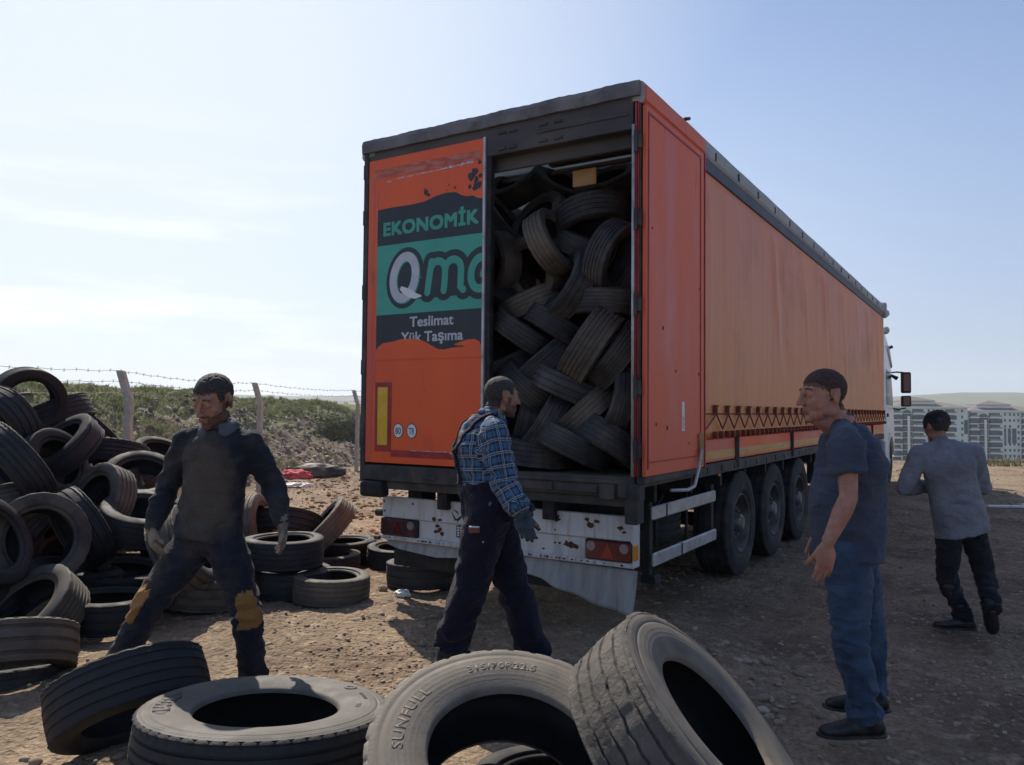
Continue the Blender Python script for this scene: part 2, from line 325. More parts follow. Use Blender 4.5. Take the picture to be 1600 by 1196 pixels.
x3 = rng.rand(1500) * 26 - 3; y3 = 12 + rng.rand(1500) * 13; x = np.concatenate([x, x3]); y = np.concatenate([y, y3]); sz = np.concatenate([sz, .012 + .04 * rng.rand(1500) ** 5])
tag(scatter('pebbles', np.stack([x, y, ground_h(x, y)], -1), sz, m_peb, squash=(.35, .7), sub=2, jit=.13), kind='stuff', label='rounded pebbles lying thicker by the right-hand man and at lower left')
m_clod = island_mat('clod', [(.22, .135, .085), (.29, .185, .12), (.33, .225, .15), (.25, .16, .105)], rough=1, bump=.8)
x = rng.rand(9000) * 8 - 5.2; y = 8 + rng.rand(9000) * 13; k = (x < (y - 6) * .5 - 1.2) & (x > -5 + (y - 10) * .05); x, y = x[k], y[k]
tag(scatter('earth_clods', np.stack([x, y, ground_h(x, y)], -1), .008 + .045 * rng.rand(len(x)) ** 4, m_clod, sub=1, jit=.45), kind='stuff', label='reddish clods of turned earth beyond the trailer')
# rubble on the embankment
x = -2 - rng.rand(14000) * 13; y = 10 + rng.rand(14000) * 21; fx = np.interp(y, _fy, _fx); d = fx - x; k = (d > .1) & (d < 6.5) & (vnoise(x * .8, y * .8) > -.3); x, y, d = x[k], y[k], d[k]
m_rub = island_mat('rubble', [(.14, .10, .075), (.21, .155, .115), (.17, .12, .09), (.25, .20, .155), (.15, .11, .085), (.22, .165, .125), (.48, .45, .40)], rough=1, bump=.6, bscale=20)
tag(scatter('rubble', np.stack([x, y, emb_h(x, y)], -1), .02 + .075 * rng.rand(len(x)) ** 3.2, m_rub, squash=(.3, .9), jit=.35), kind='stuff', label='broken rubble and stones on the bank behind the fence')

def blades(name, pts, hgt, mats, n_bl=5, wid=.012, lean=.5):
    P = []; n = len(pts); k = n_bl
    base = np.repeat(pts, k, 0); H = np.repeat(hgt, k) * (.55 + .7 * rng.rand(n * k)); a = rng.rand(n * k) * 2 * pi; le = lean * rng.rand(n * k) * H
    off = (rng.rand(n * k, 2) - .5) * .12; w = wid * (.6 + .8 * rng.rand(n * k)); b2 = rng.rand(n * k) * 2 * pi
    bx = base[:, 0] + off[:, 0]; by = base[:, 1] + off[:, 1]; bz = base[:, 2] - .03
    dx, dy = np.cos(b2) * w, np.sin(b2) * w
    v0 = np.stack([bx - dx, by - dy, bz], -1); v1 = np.stack([bx + dx, by + dy, bz], -1)
    mx_, my_ = bx + np.cos(a) * le * .35, by + np.sin(a) * le * .35
    v2 = np.stack([mx_ + dx * .7, my_ + dy * .7, bz + H * .6], -1); v3 = np.stack([mx_ - dx * .7, my_ - dy * .7, bz + H * .6], -1)
    v4 = np.stack([bx + np.cos(a) * le, by + np.sin(a) * le, bz + H], -1)
    V = np.stack([v0, v1, v2, v3, v4], 1).reshape(-1, 3); i = np.arange(n * k) * 5
    loops = np.stack([i, i + 1, i + 2, i + 3, i + 3, i + 2, i + 4], -1).ravel(); st = np.stack([np.arange(n * k) * 7, np.arange(n * k) * 7 + 4], -1).ravel()
    me = bpy.data.meshes.new(name); me.vertices.add(len(V)); me.vertices.foreach_set('co', V.ravel().astype(np.float32))
    me.loops.add(len(loops)); me.loops.foreach_set('vertex_index', loops.astype(np.int32)); me.polygons.add(len(st)); me.polygons.foreach_set('loop_start', st.astype(np.int32))
    me.update(calc_edges=True); me.materials.append(mats); return link(name, me)
def leaf_mat(name, cols):
    m = island_mat(name, cols, rough=.7, bump=0); N, L, b = NG(m)
    tr = N.new('ShaderNodeBsdfTranslucent'); mxx = N.new('ShaderNodeMixShader'); mxx.inputs[0].default_value = .35
    L.new(b.inputs['Base Color'].links[0].from_socket, tr.inputs[0]); out = [q for q in N if q.type == 'OUTPUT_MATERIAL'][0]
    L.new(b.outputs[0], mxx.inputs[1]); L.new(tr.outputs[0], mxx.inputs[2]); L.new(mxx.outputs[0], out.inputs[0]); return m
m_grass = leaf_mat('grass_blade', [(.13, .155, .065), (.20, .22, .10), (.28, .285, .15), (.15, .19, .08), (.33, .31, .19)])
x = -3 - rng.rand(80000) * 20; y = 9.5 + rng.rand(80000) * 26; z = emb_h(x, y); fx = np.interp(y, _fy, _fx); d = fx - x
k = (z + 2.6 * (fbm(x * .55, y * .55, 3) * .6 + .5) > 2.45) & (z > .8) | ((vnoise(x * .9, y * .9, 7) > .20) & (z > .2) & (rng.rand(len(x)) < .6)); x, y, z = x[k], y[k], z[k]
hh = .045 + .075 * rng.rand(len(x)) + .13 * (vnoise(x * .8, y * .8, 9) > .12) * rng.rand(len(x))
tag(blades('grass', np.stack([x, y, z], -1), hh, m_grass, 7, .012, .9), kind='stuff', label='wild spring grass and weeds covering the top of the bank')
# dry weeds along the yard's far edge
x = 6 + rng.rand(4200) * 34; y = 24.2 + rng.rand(4200) * 2.2; z = ground_h(x, y); k = vnoise(x * .5, y * .5) > -.12
m_dry = leaf_mat('dry_weed', [(.12, .13, .06), (.20, .17, .10), (.26, .22, .13), (.09, .11, .05)])
tag(blades('dry_weeds', np.stack([x, y, z], -1)[k], (.08 + .22 * rng.rand(len(x)) ** 2)[k], m_dry, 5, .014, .7), kind='stuff', label='dry weeds along the far edge of the yard')
# ------------------------------------------------------------------ apartment towers in the valley
m_wall = mat('tower_wall', (.80, .765, .70), (.86, .83, .77), scale=.15, rough=.9)
m_slab = mat('tower_balcony_white', (.88, .87, .84), (.92, .91, .88), scale=.3, rough=.8)
m_wing = mat('tower_window', (.035, .045, .06), (.09, .10, .12), scale=.35, rough=.15, spec=.7, pos=(.45, .55))
m_blue = mat('tower_grey_panel', (.07, .085, .12), (.10, .115, .15), scale=.2, rough=.6)
m_rooft = mat('tower_roof_tile', (.20, .17, .155), (.26, .22, .20), scale=.5, rough=.9)
m_glassy = mat('tower_balcony_glass', (.20, .22, .24), (.30, .31, .32), scale=.4, rough=.2, spec=.6)
def tower(x, y, z, rz, w, dp, floors, label):
    t = empty('apartment_tower', (x, y, z), rz, label, 'apartment building', 'apartment towers in the valley')
    fh = 3.0; H = floors * fh
    m = MB(); m.box(0, w, 0, dp, 0, H); m.box(w * .03, w * .46, -1.2, 0, 0, H); m.build('wall', m_wall, t)
    m = MB(); m.box(-.6, w + .6, -1.8, dp + .6, H, H + .5)
    m.build('parapet', m_slab, t)
    m = MB(); zt = H + .5
    m.add([(-.3, -1.5, zt), (w + .3, -1.5, zt), (w + .3, dp, zt), (-.3, dp, zt), (w * .25, dp * .5, zt + 2.6), (w * .75, dp * .5, zt + 2.6)], [(0, 1, 5, 4), (1, 2, 5), (2, 3, 4, 5), (3, 0, 4), (0, 3, 2, 1)])
    r = m.build('roof', m_rooft, t)
    m = MB(); a, bb = w * .17, w * .62; m.box(a, bb, dp * .2, dp * .75, zt, zt + 3.0); m.build('penthouse', m_slab, r)
    m = MB(); zp = zt + 3.0; m.add([(a - .7, dp * .1, zp), (bb + .7, dp * .1, zp), (bb + .7, dp * .85, zp), (a - .7, dp * .85, zp), ((a + bb) / 2, dp * .45, zp + 2.2)], [(0, 1, 4), (1, 2, 4), (2, 3, 4), (3, 0, 4), (0, 3, 2, 1)]); m.build('penthouse_roof', m_rooft, r)
    # glazed stair bay with round head and a white rib
    m = MB(); bx0, bx1 = w * .135, w * .245; cxm = (bx0 + bx1) / 2; rr = (bx1 - bx0) / 2
    arc = [(bx0, 0), (bx1, 0), (bx1, H - 3)] + [(cxm + rr * cos(q), H - 3 + rr * .9 * sin(q)) for q in np.linspace(.2, pi - .2, 9)] + [(bx0, H - 3)]
    m.prism(arc, -2.0, -1.3); bay = m.build('stair_bay', m_wing, t)
    m = MB(); m.box(cxm - .1, cxm + 1.1, -2.3, -2.05, 0, H - 4.2); m.build('rib', m_slab, bay)
    m = MB()
    for f in range(1, floors): m.box(bx0, bx1, -2.1, -2.02, f * fh - .1, f * fh + .12)
    m.build('spandrel', m_slab, bay)
    for (u0, u1, yy) in ((.0, .12, -1.2), (.255, .42, -1.2), (.70, .84, 0)):
        for f in range(1, floors):
            z0 = f * fh; e = MB(); e.box(w * u0, w * u1, yy - 1.5, yy, z0 - .32, z0 + .05)
            if f % 2: e.box(w * u0, w * u1, yy - 1.5, yy - 1.42, z0 + .05, z0 + .35)
            bal = e.build('balcony', m_slab, t)
            g = MB(); g.box(w * u0 + .1, w * u1 - .1, yy - 1.38, yy - 1.34, z0 + .1, z0 + (1.1 if f % 2 else 2.2)); g.build('balustrade', m_glassy if f % 2 else m_blue, bal)
            q = MB(); q.box(w * u0 + .3, w * u1 - .4, yy - .06, yy - .01, z0 + .1, z0 + 2.3); q.build('glass_door', m_wing, bal)
    for f in range(1, floors):
        z0 = f * fh
        for u in (.48, .545, .655, .915) + (() if 2 < floors - f < 6 else (.60,)):
            q = MB(); q.box(w * u, w * u + 1.0, -.06, -.01, z0 + .9, z0 + 2.2); q.build('window', m_wing, t)
    for (u0, u1) in ((.46, .505), (.53, .565), (.585, .64)):
        q = MB(); q.box(w * u0, w * u1, -.16, -.07, H - 16, H - 8.5); q.build('panel', m_blue, t)
    q = MB(); q.box(w * .955, w * .998, -.16, -.07, H - 13, H - 6); q.build('panel', m_blue, t)
    return t
p1 = at(1392, 637, 395); tower(p1.x, 395, p1.z - 30.0, 0.0, 38.4, 16, 10, 'white apartment tower next to the lorry cab mirror with dark glazed bay')
p2 = at(1511.5, 643, 398); tower(p2.x, 398, p2.z - 30.0, 0.0, 38.4, 16, 10, 'white apartment tower at the right edge of the view, right of the walking man')
p3 = at(1300, 640, 420); tower(p3.x - 20, 420, p3.z - 31.0, .1, 38.4, 16, 10, 'white apartment tower mostly hidden behind the lorry trailer')

# ------------------------------------------------------------------ fence
m_conc = mat('fence_concrete', (.37, .385, .345), (.47, .48, .43), scale=12, rough=.95, bump=.4, bscale=60)
m_wire = mat('fence_wire', (.16, .15, .145), rough=.6, metal=.3)
fence = empty('chain_link_fence', (-4.78, 15.0, 0), 0, 'chain-link fence with bent-top concrete posts and barbed wire along the bank', 'fence')
def fl(p): return (p[0] + 4.78, p[1] - 15.0, p[2])
tips = []
for i, (x, y) in enumerate(FENCE):
    z0 = float(ground_h(x, y)) - .15; m = MB(); s = .048
    nrm = Vector((-.95, -.2, 0)).normalized()
    lean = (.0, .02, -.01, .015, 0, 0)[i]
    path = [Vector((x, y, z0)), Vector((x + lean, y, 1.72)), Vector((x + lean, y, 1.76)) + nrm * .02, Vector((x + lean, y, 2.08)) + nrm * .11]
    pts = []
    for p in path:
        for (a, b_) in ((-s, -s), (s, -s), (s, s), (-s, s)): pts.append(fl((p.x + a, p.y + b_, p.z)))
    fs = [(3, 2, 1, 0), (12, 13, 14, 15)] + [(4 * k + j, 4 * k + (j + 1) % 4, 4 * k + 4 + (j + 1) % 4, 4 * k + 4 + j) for k in range(3) for j in range(4)]
    m.add(pts, fs); m.build('post', m_conc, fence, bevel=.012); tips.append(path)
for k, tt in enumerate((.98, .55, .1)):
    m = MB(); path = []
    for i in range(len(FENCE) - 1):
        a = tips[i][2].lerp(tips[i][3], tt); c = tips[i + 1][2].lerp(tips[i + 1][3], tt)
        for q in range(24):
            u = q / 24; p = a.lerp(c, u); p.z -= .05 * 4 * u * (1 - u) + .008 * sin(q * 2.1 + k); path.append(p)
            pb = p + Vector((.0, .0, .0))
            for e in (Vector((.01, .0, .022)), Vector((-.012, .008, .02))): m.tube([fl(pb - e), fl(pb + e)], .0022, 4)
    m.tube([fl(p) for p in path], .0032, 5); m.build('barbed_wire', m_wire, fence)
# chain link: diagonal wires both ways, bay by bay
for i in range(len(FENCE) - 1):
    a = Vector((*FENCE[i], 0)); c = Vector((*FENCE[i + 1], 0)); Lb = (c - a).length; d = (c - a) / Lb; m = MB(); hgt = 1.62; st = .085
    def wire(s0, z0, s1, z1):
        p = a + d * s0; q = a + d * s1; m.tube([fl((p.x, p.y, z0 + .06)), fl((q.x, q.y, z1 + .06))], .0016, 3)
    for k in range(int((Lb + hgt) / st)):
        s = k * st - hgt
        lo = max(0, s); hi = min(Lb, s + hgt)
        if hi > lo: wire(lo, lo - s, hi, hi - s); wire(lo, hgt - (lo - s), hi, hgt - (hi - s))
    m.build('wire_mesh', m_wire, fence)

# ------------------------------------------------------------------ bushes and weeds
def leaf_cloud(name, c, rad, n, mats, parent, size=.05, clumps=14):
    cs = [(Vector(c) + Vector(((random.random() - .5) * 1.6 * rad[0], (random.random() - .5) * 1.6 * rad[1], (random.random() - .35) * 1.3 * rad[2])), .3 + .45 * random.random()) for _ in range(clumps)]
    vs = []; fs = []
    for i in range(n):
        cc, r = random.choice(cs); d = Vector((random.gauss(0, 1), random.gauss(0, 1), random.gauss(0, 1))).normalized()
        p = cc + Vector((d.x * rad[0], d.y * rad[1], d.z * rad[2])) * r * random.random() ** .35
        nn = (d + Vector((random.random() - .5, random.random() - .5, random.random())) * .9).normalized(); u = nn.orthogonal().normalized(); u = Matrix.Rotation(random.random() * 6.28, 3, nn) @ u; w = nn.cross(u)
        s = size * (.6 + .8 * random.random()); k = len(vs); vs += [p - u * s, p + w * s * .45, p + u * s, p - w * s * .45]; fs.append((k, k + 1, k + 2, k + 3))
    me = bpy.data.meshes.new(name); me.from_pydata([tuple(v) for v in vs], [], fs); me.materials.append(mats); return link(name, me, parent)
random.seed(5)
m_leaf = leaf_mat('bush_leaf', [(.05, .075, .03), (.08, .115, .04), (.065, .095, .045), (.12, .155, .07)])
m_stem = mat('stem', (.10, .08, .05), (.15, .12, .08), scale=20, rough=.9)
def bush(px, py, Y, rad, n, label, size=.05):
    p = at(px, py, Y); z = float(emb_h(p.x, p.y)) - .05
    t = empty('bush', (p.x, p.y, z), 0, label, 'bush')
    leaf_cloud('foliage', (0, 0, rad[2] * .75), rad, n, m_leaf, t, size); m = MB()
    for k in range(7):
        a = k * .9; m.tube([(0, 0, -.05), (cos(a) * rad[0] * .3, sin(a) * rad[1] * .3, rad[2] * .5), (cos(a) * rad[0] * .6, sin(a) * rad[1] * .6, rad[2])], [.02, .012, .004], 5)
    m.build('stems', m_stem, t, smooth=True)
bush(532, 670, 25.0, (.75, .6, .62), 4200, 'dark green bush behind the fence post nearest the trailer', .055)
bush(555, 655, 26.5, (.55, .5, .5), 2200, 'small green bush half hidden by the left edge of the trailer', .055)
def weed(px, Y, h, label):
    p = at(px, 600, Y); z = float(emb_h(p.x, p.y)); t = empty('weed_plant', (p.x, p.y, z), random.random() * 6, label, 'weed', 'tall weeds on the skyline')
    m = MB(); vs = []; l = MB()
    for k in range(4):
        a = random.random() * 6.3; e = Vector((cos(a) * h * .22, sin(a) * h * .22, h * (.7 + .3 * random.random()))); m.tube([(0, 0, -.05), e * .5 + Vector((0, 0, .03)), e], [.008, .006, .003], 4)
        for q in range(9):
            c = e * (.35 + .65 * q / 9); b_ = random.random() * 6.3; d = Vector((cos(b_), sin(b_), .5)) * h * .12; w = Vector((-sin(b_), cos(b_), 0)) * h * .03
            l.add([c, c + d * .5 + w, c + d, c + d * .5 - w], [(0, 1, 2, 3)])
    m.build('stem', m_stem, t); l.build('leaves', m_leaf, t)
weed(143, 16.0, .35, 'branched weed on the bank skyline left of the nearest fence post')
weed(283, 18.0, .32, 'thin weed on the bank skyline left of the bearded man')
weed(393, 19.5, .42, 'tall dark weed on the skyline beside the middle fence post')
weed(372, 19.0, .28, 'short weed on the skyline between the bearded man and the middle post')

# ------------------------------------------------------------------ litter by the fence and in the yard
def crumple(name, c, sz, mats, label, cat, seed, rz=0, amp=.35, sub=4):
    bm = bmesh.new(); bmesh.ops.create_icosphere(bm, subdivisions=sub, radius=1)
    for v in bm.verts:
        n1 = mnoise.ridged_multi_fractal(v.co * 1.3 + Vector((seed, seed, 0)), 1.0, 2.0, 4, 1.0, 2.0) - 1; n2 = mnoise.noise(v.co * 4 + Vector((seed, 0, 3)))
        v.co *= 1 + amp * n1 + amp * .4 * n2; v.co.z = max(v.co.z, -.25); v.co = Vector((v.co.x * sz[0], v.co.y * sz[1], v.co.z * sz[2]))
    me = bpy.data.meshes.new(name); bm.to_mesh(me); bm.free(); me.materials.append(mats); me.polygons.foreach_set('use_smooth', [sub > 3] * len(me.polygons))
    o = link(name, me); o.location = c; o.rotation_euler.z = rz; return tag(o, label, cat)
def on_g(px, py, dz=0): p = gnd(px, py); p.z = float(ground_h(p.x, p.y)) + dz; return p
m_red = mat('red_cloth', (.55, .03, .06), (.75, .08, .12), scale=9, rough=.8, bump=.3)
m_wpl = mat('white_plastic', (.66, .63, .58), (.78, .76, .72), scale=14, rough=.5, bump=.3)
m_blk = mat('black_sheet', (.025, .022, .02), (.06, .05, .045), scale=8, rough=.6, bump=.4)
crumple('cloth', on_g(461, 747, .05), (.36, .26, .16), m_red, 'crumpled bright red cloth at the foot of the rubble bank', 'cloth', 3)
crumple('sack', on_g(497, 744, .08), (.6, .4, .24), m_blk, 'black heap of plastic sheeting beside the red cloth', 'plastic sheet', 8, .2, .25)
crumple('bag', on_g(464, 761, .02), (.30, .2, .07), m_wpl, 'flat white plastic bag on the earth below the red cloth', 'plastic bag', 12, .4)
crumple('bag', on_g(413, 768, .03), (.18, .2, .14), m_wpl, 'white plastic bag by the bearded man\'s elbow', 'plastic bag', 15)
crumple('paper', on_g(628, 935, .02), (.065, .05, .04), m_wpl, 'crumpled pale paper on the dirt below the tyre at the bumper', 'paper', 21)
crumple('paper', on_g(598, 925, .015), (.04, .03, .03), mat('brown_scrap', (.25, .2, .15), (.35, .3, .22), rough=.9), 'small brown scrap beside the crumpled paper', 'paper', 24)
crumple('bag', (p := at(222, 685, 11.6)) and Vector((p.x, p.y, float(emb_h(p.x, p.y)) + .15)), (.18, .12, .24), m_wpl, 'upright white sack behind the nearest fence post', 'sack', 31, 0, .12)
p = on_g(1585, 794, .03); m = MB(); m.box(-.45, .45, -.05, .05, -.01, .02); o = m.build('plank', m_wpl, bevel=.004); o.location = p; o.rotation_euler.z = -.05; tag(o, 'thin white strip lying on the shaded ground at the right edge', 'strip')
# litter specks on the bank
x = -3 - rng.rand(900) * 8; y = 11 + rng.rand(900) * 17; fx = np.interp(y, _fy, _fx); k = (fx - x > .1) & (fx - x < 5); x, y = x[k], y[k]
m_lit = island_mat('litter_scrap', [(.75, .74, .7), (.6, .58, .54), (.3, .4, .5), (.7, .7, .66), (.5, .45, .38), (.7, .68, .66)], rough=.7, bump=0)
tag(scatter('litter', np.stack([x, y, emb_h(x, y) + .03], -1), .015 + .045 * rng.rand(len(x)) ** 2.5, m_lit, squash=(.15, .5), jit=.5, sub=1), kind='stuff', label='pale litter scraps strewn over the rubble bank')
# ------------------------------------------------------------------ curtain-side trailer (built about its rear-left-right axes: x right, y forward, z up)
TX, TY, YAW = -0.2089, 6.1446, 0.5552
trailer = empty('curtainside_trailer', (TX, TY, 0), -YAW, 'orange curtain-side lorry trailer with its rear open on a load of tyres', 'trailer')
TM = Matrix.Translation((TX, TY, 0)) @ Matrix.Rotation(-YAW, 4, 'Z')
def paint(name, c, dirt, rough=.45, **k): return mat(name, c, tuple(.75 * a + .25 * d for a, d in zip(c, dirt)), scale=3.0, rough=rough, rough2=rough + .2, c3=dirt, s3=k.pop('s3', 5), pos3=k.pop('pos3', (.62, .8)), **k)
m_or = mat('orange_door', (.84, .105, .02), (.90, .135, .028), scale=2.2, rough=.42, rough2=.6, stretch=(1, 1, .35), c3=(.30, .09, .04), s3=7, pos3=(.62, .85), bump=.05, bscale=6)
m_or2 = mat('red_orange_panel', (.68, .10, .055), (.78, .15, .065), scale=2.6, rough=.4, rough2=.6, stretch=(1, 1, .3), c3=(.30, .075, .04), s3=9, pos3=(.6, .82), bump=.06, bscale=5)
m_rd = mat('dark_red_tape', (.30, .018, .02), (.42, .04, .035), scale=6, rough=.5)
m_pink = mat('peeled_band', (.48, .10, .06), (.62, .22, .17), scale=9, rough=.7, stretch=(1, 1, 3))
m_curt = mat('curtain_tarpaulin', (.70, .22, .11), (.80, .30, .15), scale=1.1, rough=.5, rough2=.62, spec=.4, stretch=(1, .5, .5), c3=(.42, .13, .05), s3=1.8, pos3=(.5, .8), bump=.10, bscale=3.5, bdist=.05, pos=(.35, .68))
N, L, b = NG(m_curt)   # pinker top carries the lens flare in its colour; faded, dustier towards the bottom, fine vertical weave streaks
src = b.inputs['Base Color'].links[0].from_socket; tcn = N.new('ShaderNodeTexCoord'); sp = N.new('ShaderNodeSeparateXYZ'); L.new(tcn.outputs['Object'], sp.inputs[0])
mp_ = N.new('ShaderNodeMapping'); mp_.inputs['Scale'].default_value = (1, 7, .25); L.new(tcn.outputs['Object'], mp_.inputs[0]); nn = N.new('ShaderNodeTexNoise'); nn.inputs['Scale'].default_value = 1.6; nn.inputs['Detail'].default_value = 6; L.new(mp_.outputs[0], nn.inputs['Vector'])
mr = N.new('ShaderNodeMapRange'); mr.inputs[1].default_value = 3.4; mr.inputs[2].default_value = 1.5; mr.inputs[3].default_value = -.05; mr.inputs[4].default_value = .45; L.new(sp.outputs[2], mr.inputs[0])
ad = N.new('ShaderNodeMath'); ad.operation = 'MULTIPLY_ADD'; ad.inputs[1].default_value = .8; L.new(nn.outputs[0], ad.inputs[0]); sb = N.new('ShaderNodeMath'); sb.operation = 'SUBTRACT'; sb.inputs[1].default_value = .38; L.new(mr.outputs[0], sb.inputs[0]); L.new(sb.outputs[0], ad.inputs[2])
mx = N.new('ShaderNodeMix'); mx.data_type = 'RGBA'; mx.clamp_factor = True; mx.inputs[7].default_value = (.88, .38, .09, 1); L.new(ad.outputs[0], mx.inputs[0]); L.new(src, mx.inputs[6]); L.new(mx.outputs[2], b.inputs['Base Color'])
m_dark = mat('dark_weathered_steel', (.035, .033, .032), (.08, .07, .062), scale=5, rough=.7, c3=(.16, .09, .055), s3=7, pos3=(.6, .8), bump=.25, bscale=30)
m_darkhd = mat('header_steel', (.045, .043, .045), (.085, .075, .07), scale=3, rough=.65, stretch=(.5, 1, 1.6), c3=(.17, .10, .065), s3=4, pos3=(.58, .8), bump=.2, bscale=20)
m_cap = mat('roof_edge_grey', (.13, .13, .14), (.20, .195, .20), scale=4, rough=.8, c3=(.08, .07, .07), s3=6, pos3=(.5, .75), bump=.3, bscale=18)
m_alu = mat('aluminium', (.42, .42, .41), (.55, .55, .53), scale=7, rough=.45, metal=.35, c3=(.22, .19, .16), s3=9, pos3=(.55, .75), bump=.1)
m_blkp = mat('black_chassis', (.012, .012, .013), (.03, .028, .026), scale=9, rough=.75, c3=(.07, .06, .05), s3=5, pos3=(.55, .8), bump=.2)
m_rail = mat('roof_rail_tarp', (.33, .34, .34), (.42, .42, .41), scale=3, rough=.7, c3=(.20, .19, .18), s3=6, pos3=(.52, .75), bump=.2, bscale=14)
m_navy = mat('navy_band', (.045, .055, .085), (.075, .08, .11), scale=3, rough=.6)
m_white = mat('chipped_white_paint', (.60, .59, .57), (.69, .68, .655), scale=5, rough=.5, c3=(.10, .05, .032), s3=9, pos3=(.66, .70), bump=.15)
N, L, b = NG(m_white)
src = b.inputs['Base Color'].links[0].from_socket; tcn = N.new('ShaderNodeTexCoord'); mp_ = N.new('ShaderNodeMapping'); mp_.inputs['Scale'].default_value = (9, 9, 1.2); L.new(tcn.outputs['Object'], mp_.inputs[0]); nn = N.new('ShaderNodeTexNoise'); nn.inputs['Scale'].default_value = 2.5; nn.inputs['Detail'].default_value = 7; L.new(mp_.outputs[0], nn.inputs['Vector'])
mr = N.new('ShaderNodeMapRange'); mr.inputs[1].default_value = .5; mr.inputs[2].default_value = .8; mr.inputs[4].default_value = .8; L.new(nn.outputs[0], mr.inputs[0]); mx = N.new('ShaderNodeMix'); mx.data_type = 'RGBA'; mx.inputs[7].default_value = (.30, .22, .16, 1); L.new(mr.outputs[0], mx.inputs[0]); L.new(src, mx.inputs[6]); L.new(mx.outputs[2], b.inputs['Base Color'])
m_ply = mat('plywood_tan', (.34, .19, .08), (.42, .25, .11), scale=8, rough=.8)
m_yel = mat('yellow_reflector', (.72, .42, .02), (.78, .5, .05), scale=8, rough=.35, c3=(.3, .18, .05), s3=9, pos3=(.62, .72))
m_yelf = mat('faded_yellow_tape', (.62, .30, .05), (.66, .38, .12), scale=3, rough=.5, stretch=(1, .6, 3), c3=(.45, .16, .05), s3=5, pos3=(.5, .8))
m_teal = mat('decal_teal', (.055, .36, .27), (.065, .40, .30), scale=5, rough=.5)
m_char = mat('decal_charcoal', (.018, .026, .034), (.025, .034, .042), scale=5, rough=.5)
m_lwhite = mat('decal_white', (.72, .74, .76), (.78, .8, .82), scale=7, rough=.5)
m_lgrey = mat('decal_grey', (.50, .54, .58), (.56, .6, .63), scale=7, rough=.5)
m_rust = mat('rust', (.07, .032, .018), (.15, .065, .03), scale=30, rough=.95, bump=.5)
m_lens = mat('red_lens', (.11, .004, .009), (.15, .007, .013), scale=20, rough=.2, spec=.8, c3=(.12, .05, .04), s3=9, pos3=(.55, .8))
m_lens2 = mat('red_reflector', (.34, .01, .014), (.38, .018, .02), scale=20, rough=.25, spec=.8)
m_lensd = mat('grimy_red_lens', (.045, .006, .008), (.08, .01, .014), scale=20, rough=.5, c3=(.09, .06, .045), s3=9, pos3=(.45, .75))
m_clear = mat('clear_lens', (.26, .20, .20), (.32, .26, .25), scale=20, rough=.2, spec=.8)
m_amber = mat('amber_lens', (.75, .25, .01), (.8, .3, .02), scale=20, rough=.2, spec=.7)
m_flap = mat('mudflap_plastic', (.30, .29, .27), (.40, .38, .35), scale=4, rough=.55, stretch=(4, 1, .6), c3=(.16, .13, .11), s3=5, pos3=(.55, .8))
m_floor = mat('trailer_floor', (.12, .09, .065), (.18, .14, .10), scale=6, rough=.9)
m_roofi = mat('roof_lining', (.45, .46, .48), (.52, .53, .55), scale=2, rough=.9)
N, L, b = NG(m_roofi); tr = N.new('ShaderNodeBsdfTranslucent'); tr.inputs[0].default_value = (.5, .56, .62, 1); mxx = N.new('ShaderNodeMixShader'); mxx.inputs[0].default_value = .35
out = [q for q in N if q.type == 'OUTPUT_MATERIAL'][0]; L.new(b.outputs[0], mxx.inputs[1]); L.new(tr.outputs[0], mxx.inputs[2]); L.new(mxx.outputs[0], out.inputs[0])
LZ, TZ, RX = 13.5555, 3.9373, 1.275
T = trailer
# floor, roof, front wall, far-side wall
m = MB(); m.box(-1.235, 1.235, .03, LZ, 1.06, 1.13); m.build('floor', m_floor, T)
m = MB(); nx = 24
rng2 = random.Random(4)
rv = []; rf = []
for i in range(45):
    y = i * LZ / 44
    for x in (-1.24, -.6, 0, .6, 1.24): rv.append((x, y, 3.875 - (.025 * sin(i * 1.9) ** 2 if abs(x) < 1 else 0)))
for i in range(44):
    for j in range(4): a = i * 5 + j; rf.append((a, a + 1, a + 6, a + 5))
m.add(rv, rf); o = m.build('roof_sheet', m_roofi, T, smooth=True)
so = o.modifiers.new('thick', 'SOLIDIFY'); so.thickness = .015
m = MB()
for i in range(1, 22): y = i * .62; m.box(-1.2, 1.2, y, y + .04, 3.80, 3.84)
m.build('roof_bows', m_alu, T)
m = MB(); m.box(-1.25, 1.25, LZ - .06, LZ, 1.13, 3.86); m.build('front_wall', m_cap, T)
m = MB(); m.box(-1.275, -1.245, .08, LZ, 1.40, 3.77); m.build('left_curtain', m_curt, T)
m = MB(); m.box(-1.27, -1.235, .08, LZ, 1.06, 1.40); m.build('left_board', m_or, T)
# right curtain with slack folds
ny, nz_ = 300, 46; Y = np.linspace(1.29, LZ - .03, ny); Z = np.linspace(1.385, 3.70, nz_); YY, ZZ = np.meshgrid(Y, Z)
dx = .018 * fbm(YY * .9, ZZ * .5, 3) + .012 * np.sin(YY * 9.4) * sstep(2.0, 3.7, ZZ) * .35
dx = dx * .6
for (yc, w, a, z0, z1) in ((3.75, .09, .045, 2.4, 3.6), (4.05, .14, -.03, 2.2, 3.5), (6.6, .12, .06, 2.7, 3.7), (6.9, .10, -.035, 2.3, 3.7), (9.7, .16, .05, 2.9, 3.7), (10.9, .16, .06, 2.6, 3.6), (12.3, .12, -.05, 2.4, 3.6), (8.3, .12, .03, 2.0, 3.4), (5.3, .1, .02, 2.3, 3.4)):
    yc2 = yc + (3.7 - ZZ) * .22; dx = dx + .45 * a * np.exp(-((YY - yc2) / w) ** 2) * sstep(z0 - .5, z0 + .4, ZZ) * (1 - .35 * sstep(z1, z1 + .2, ZZ))
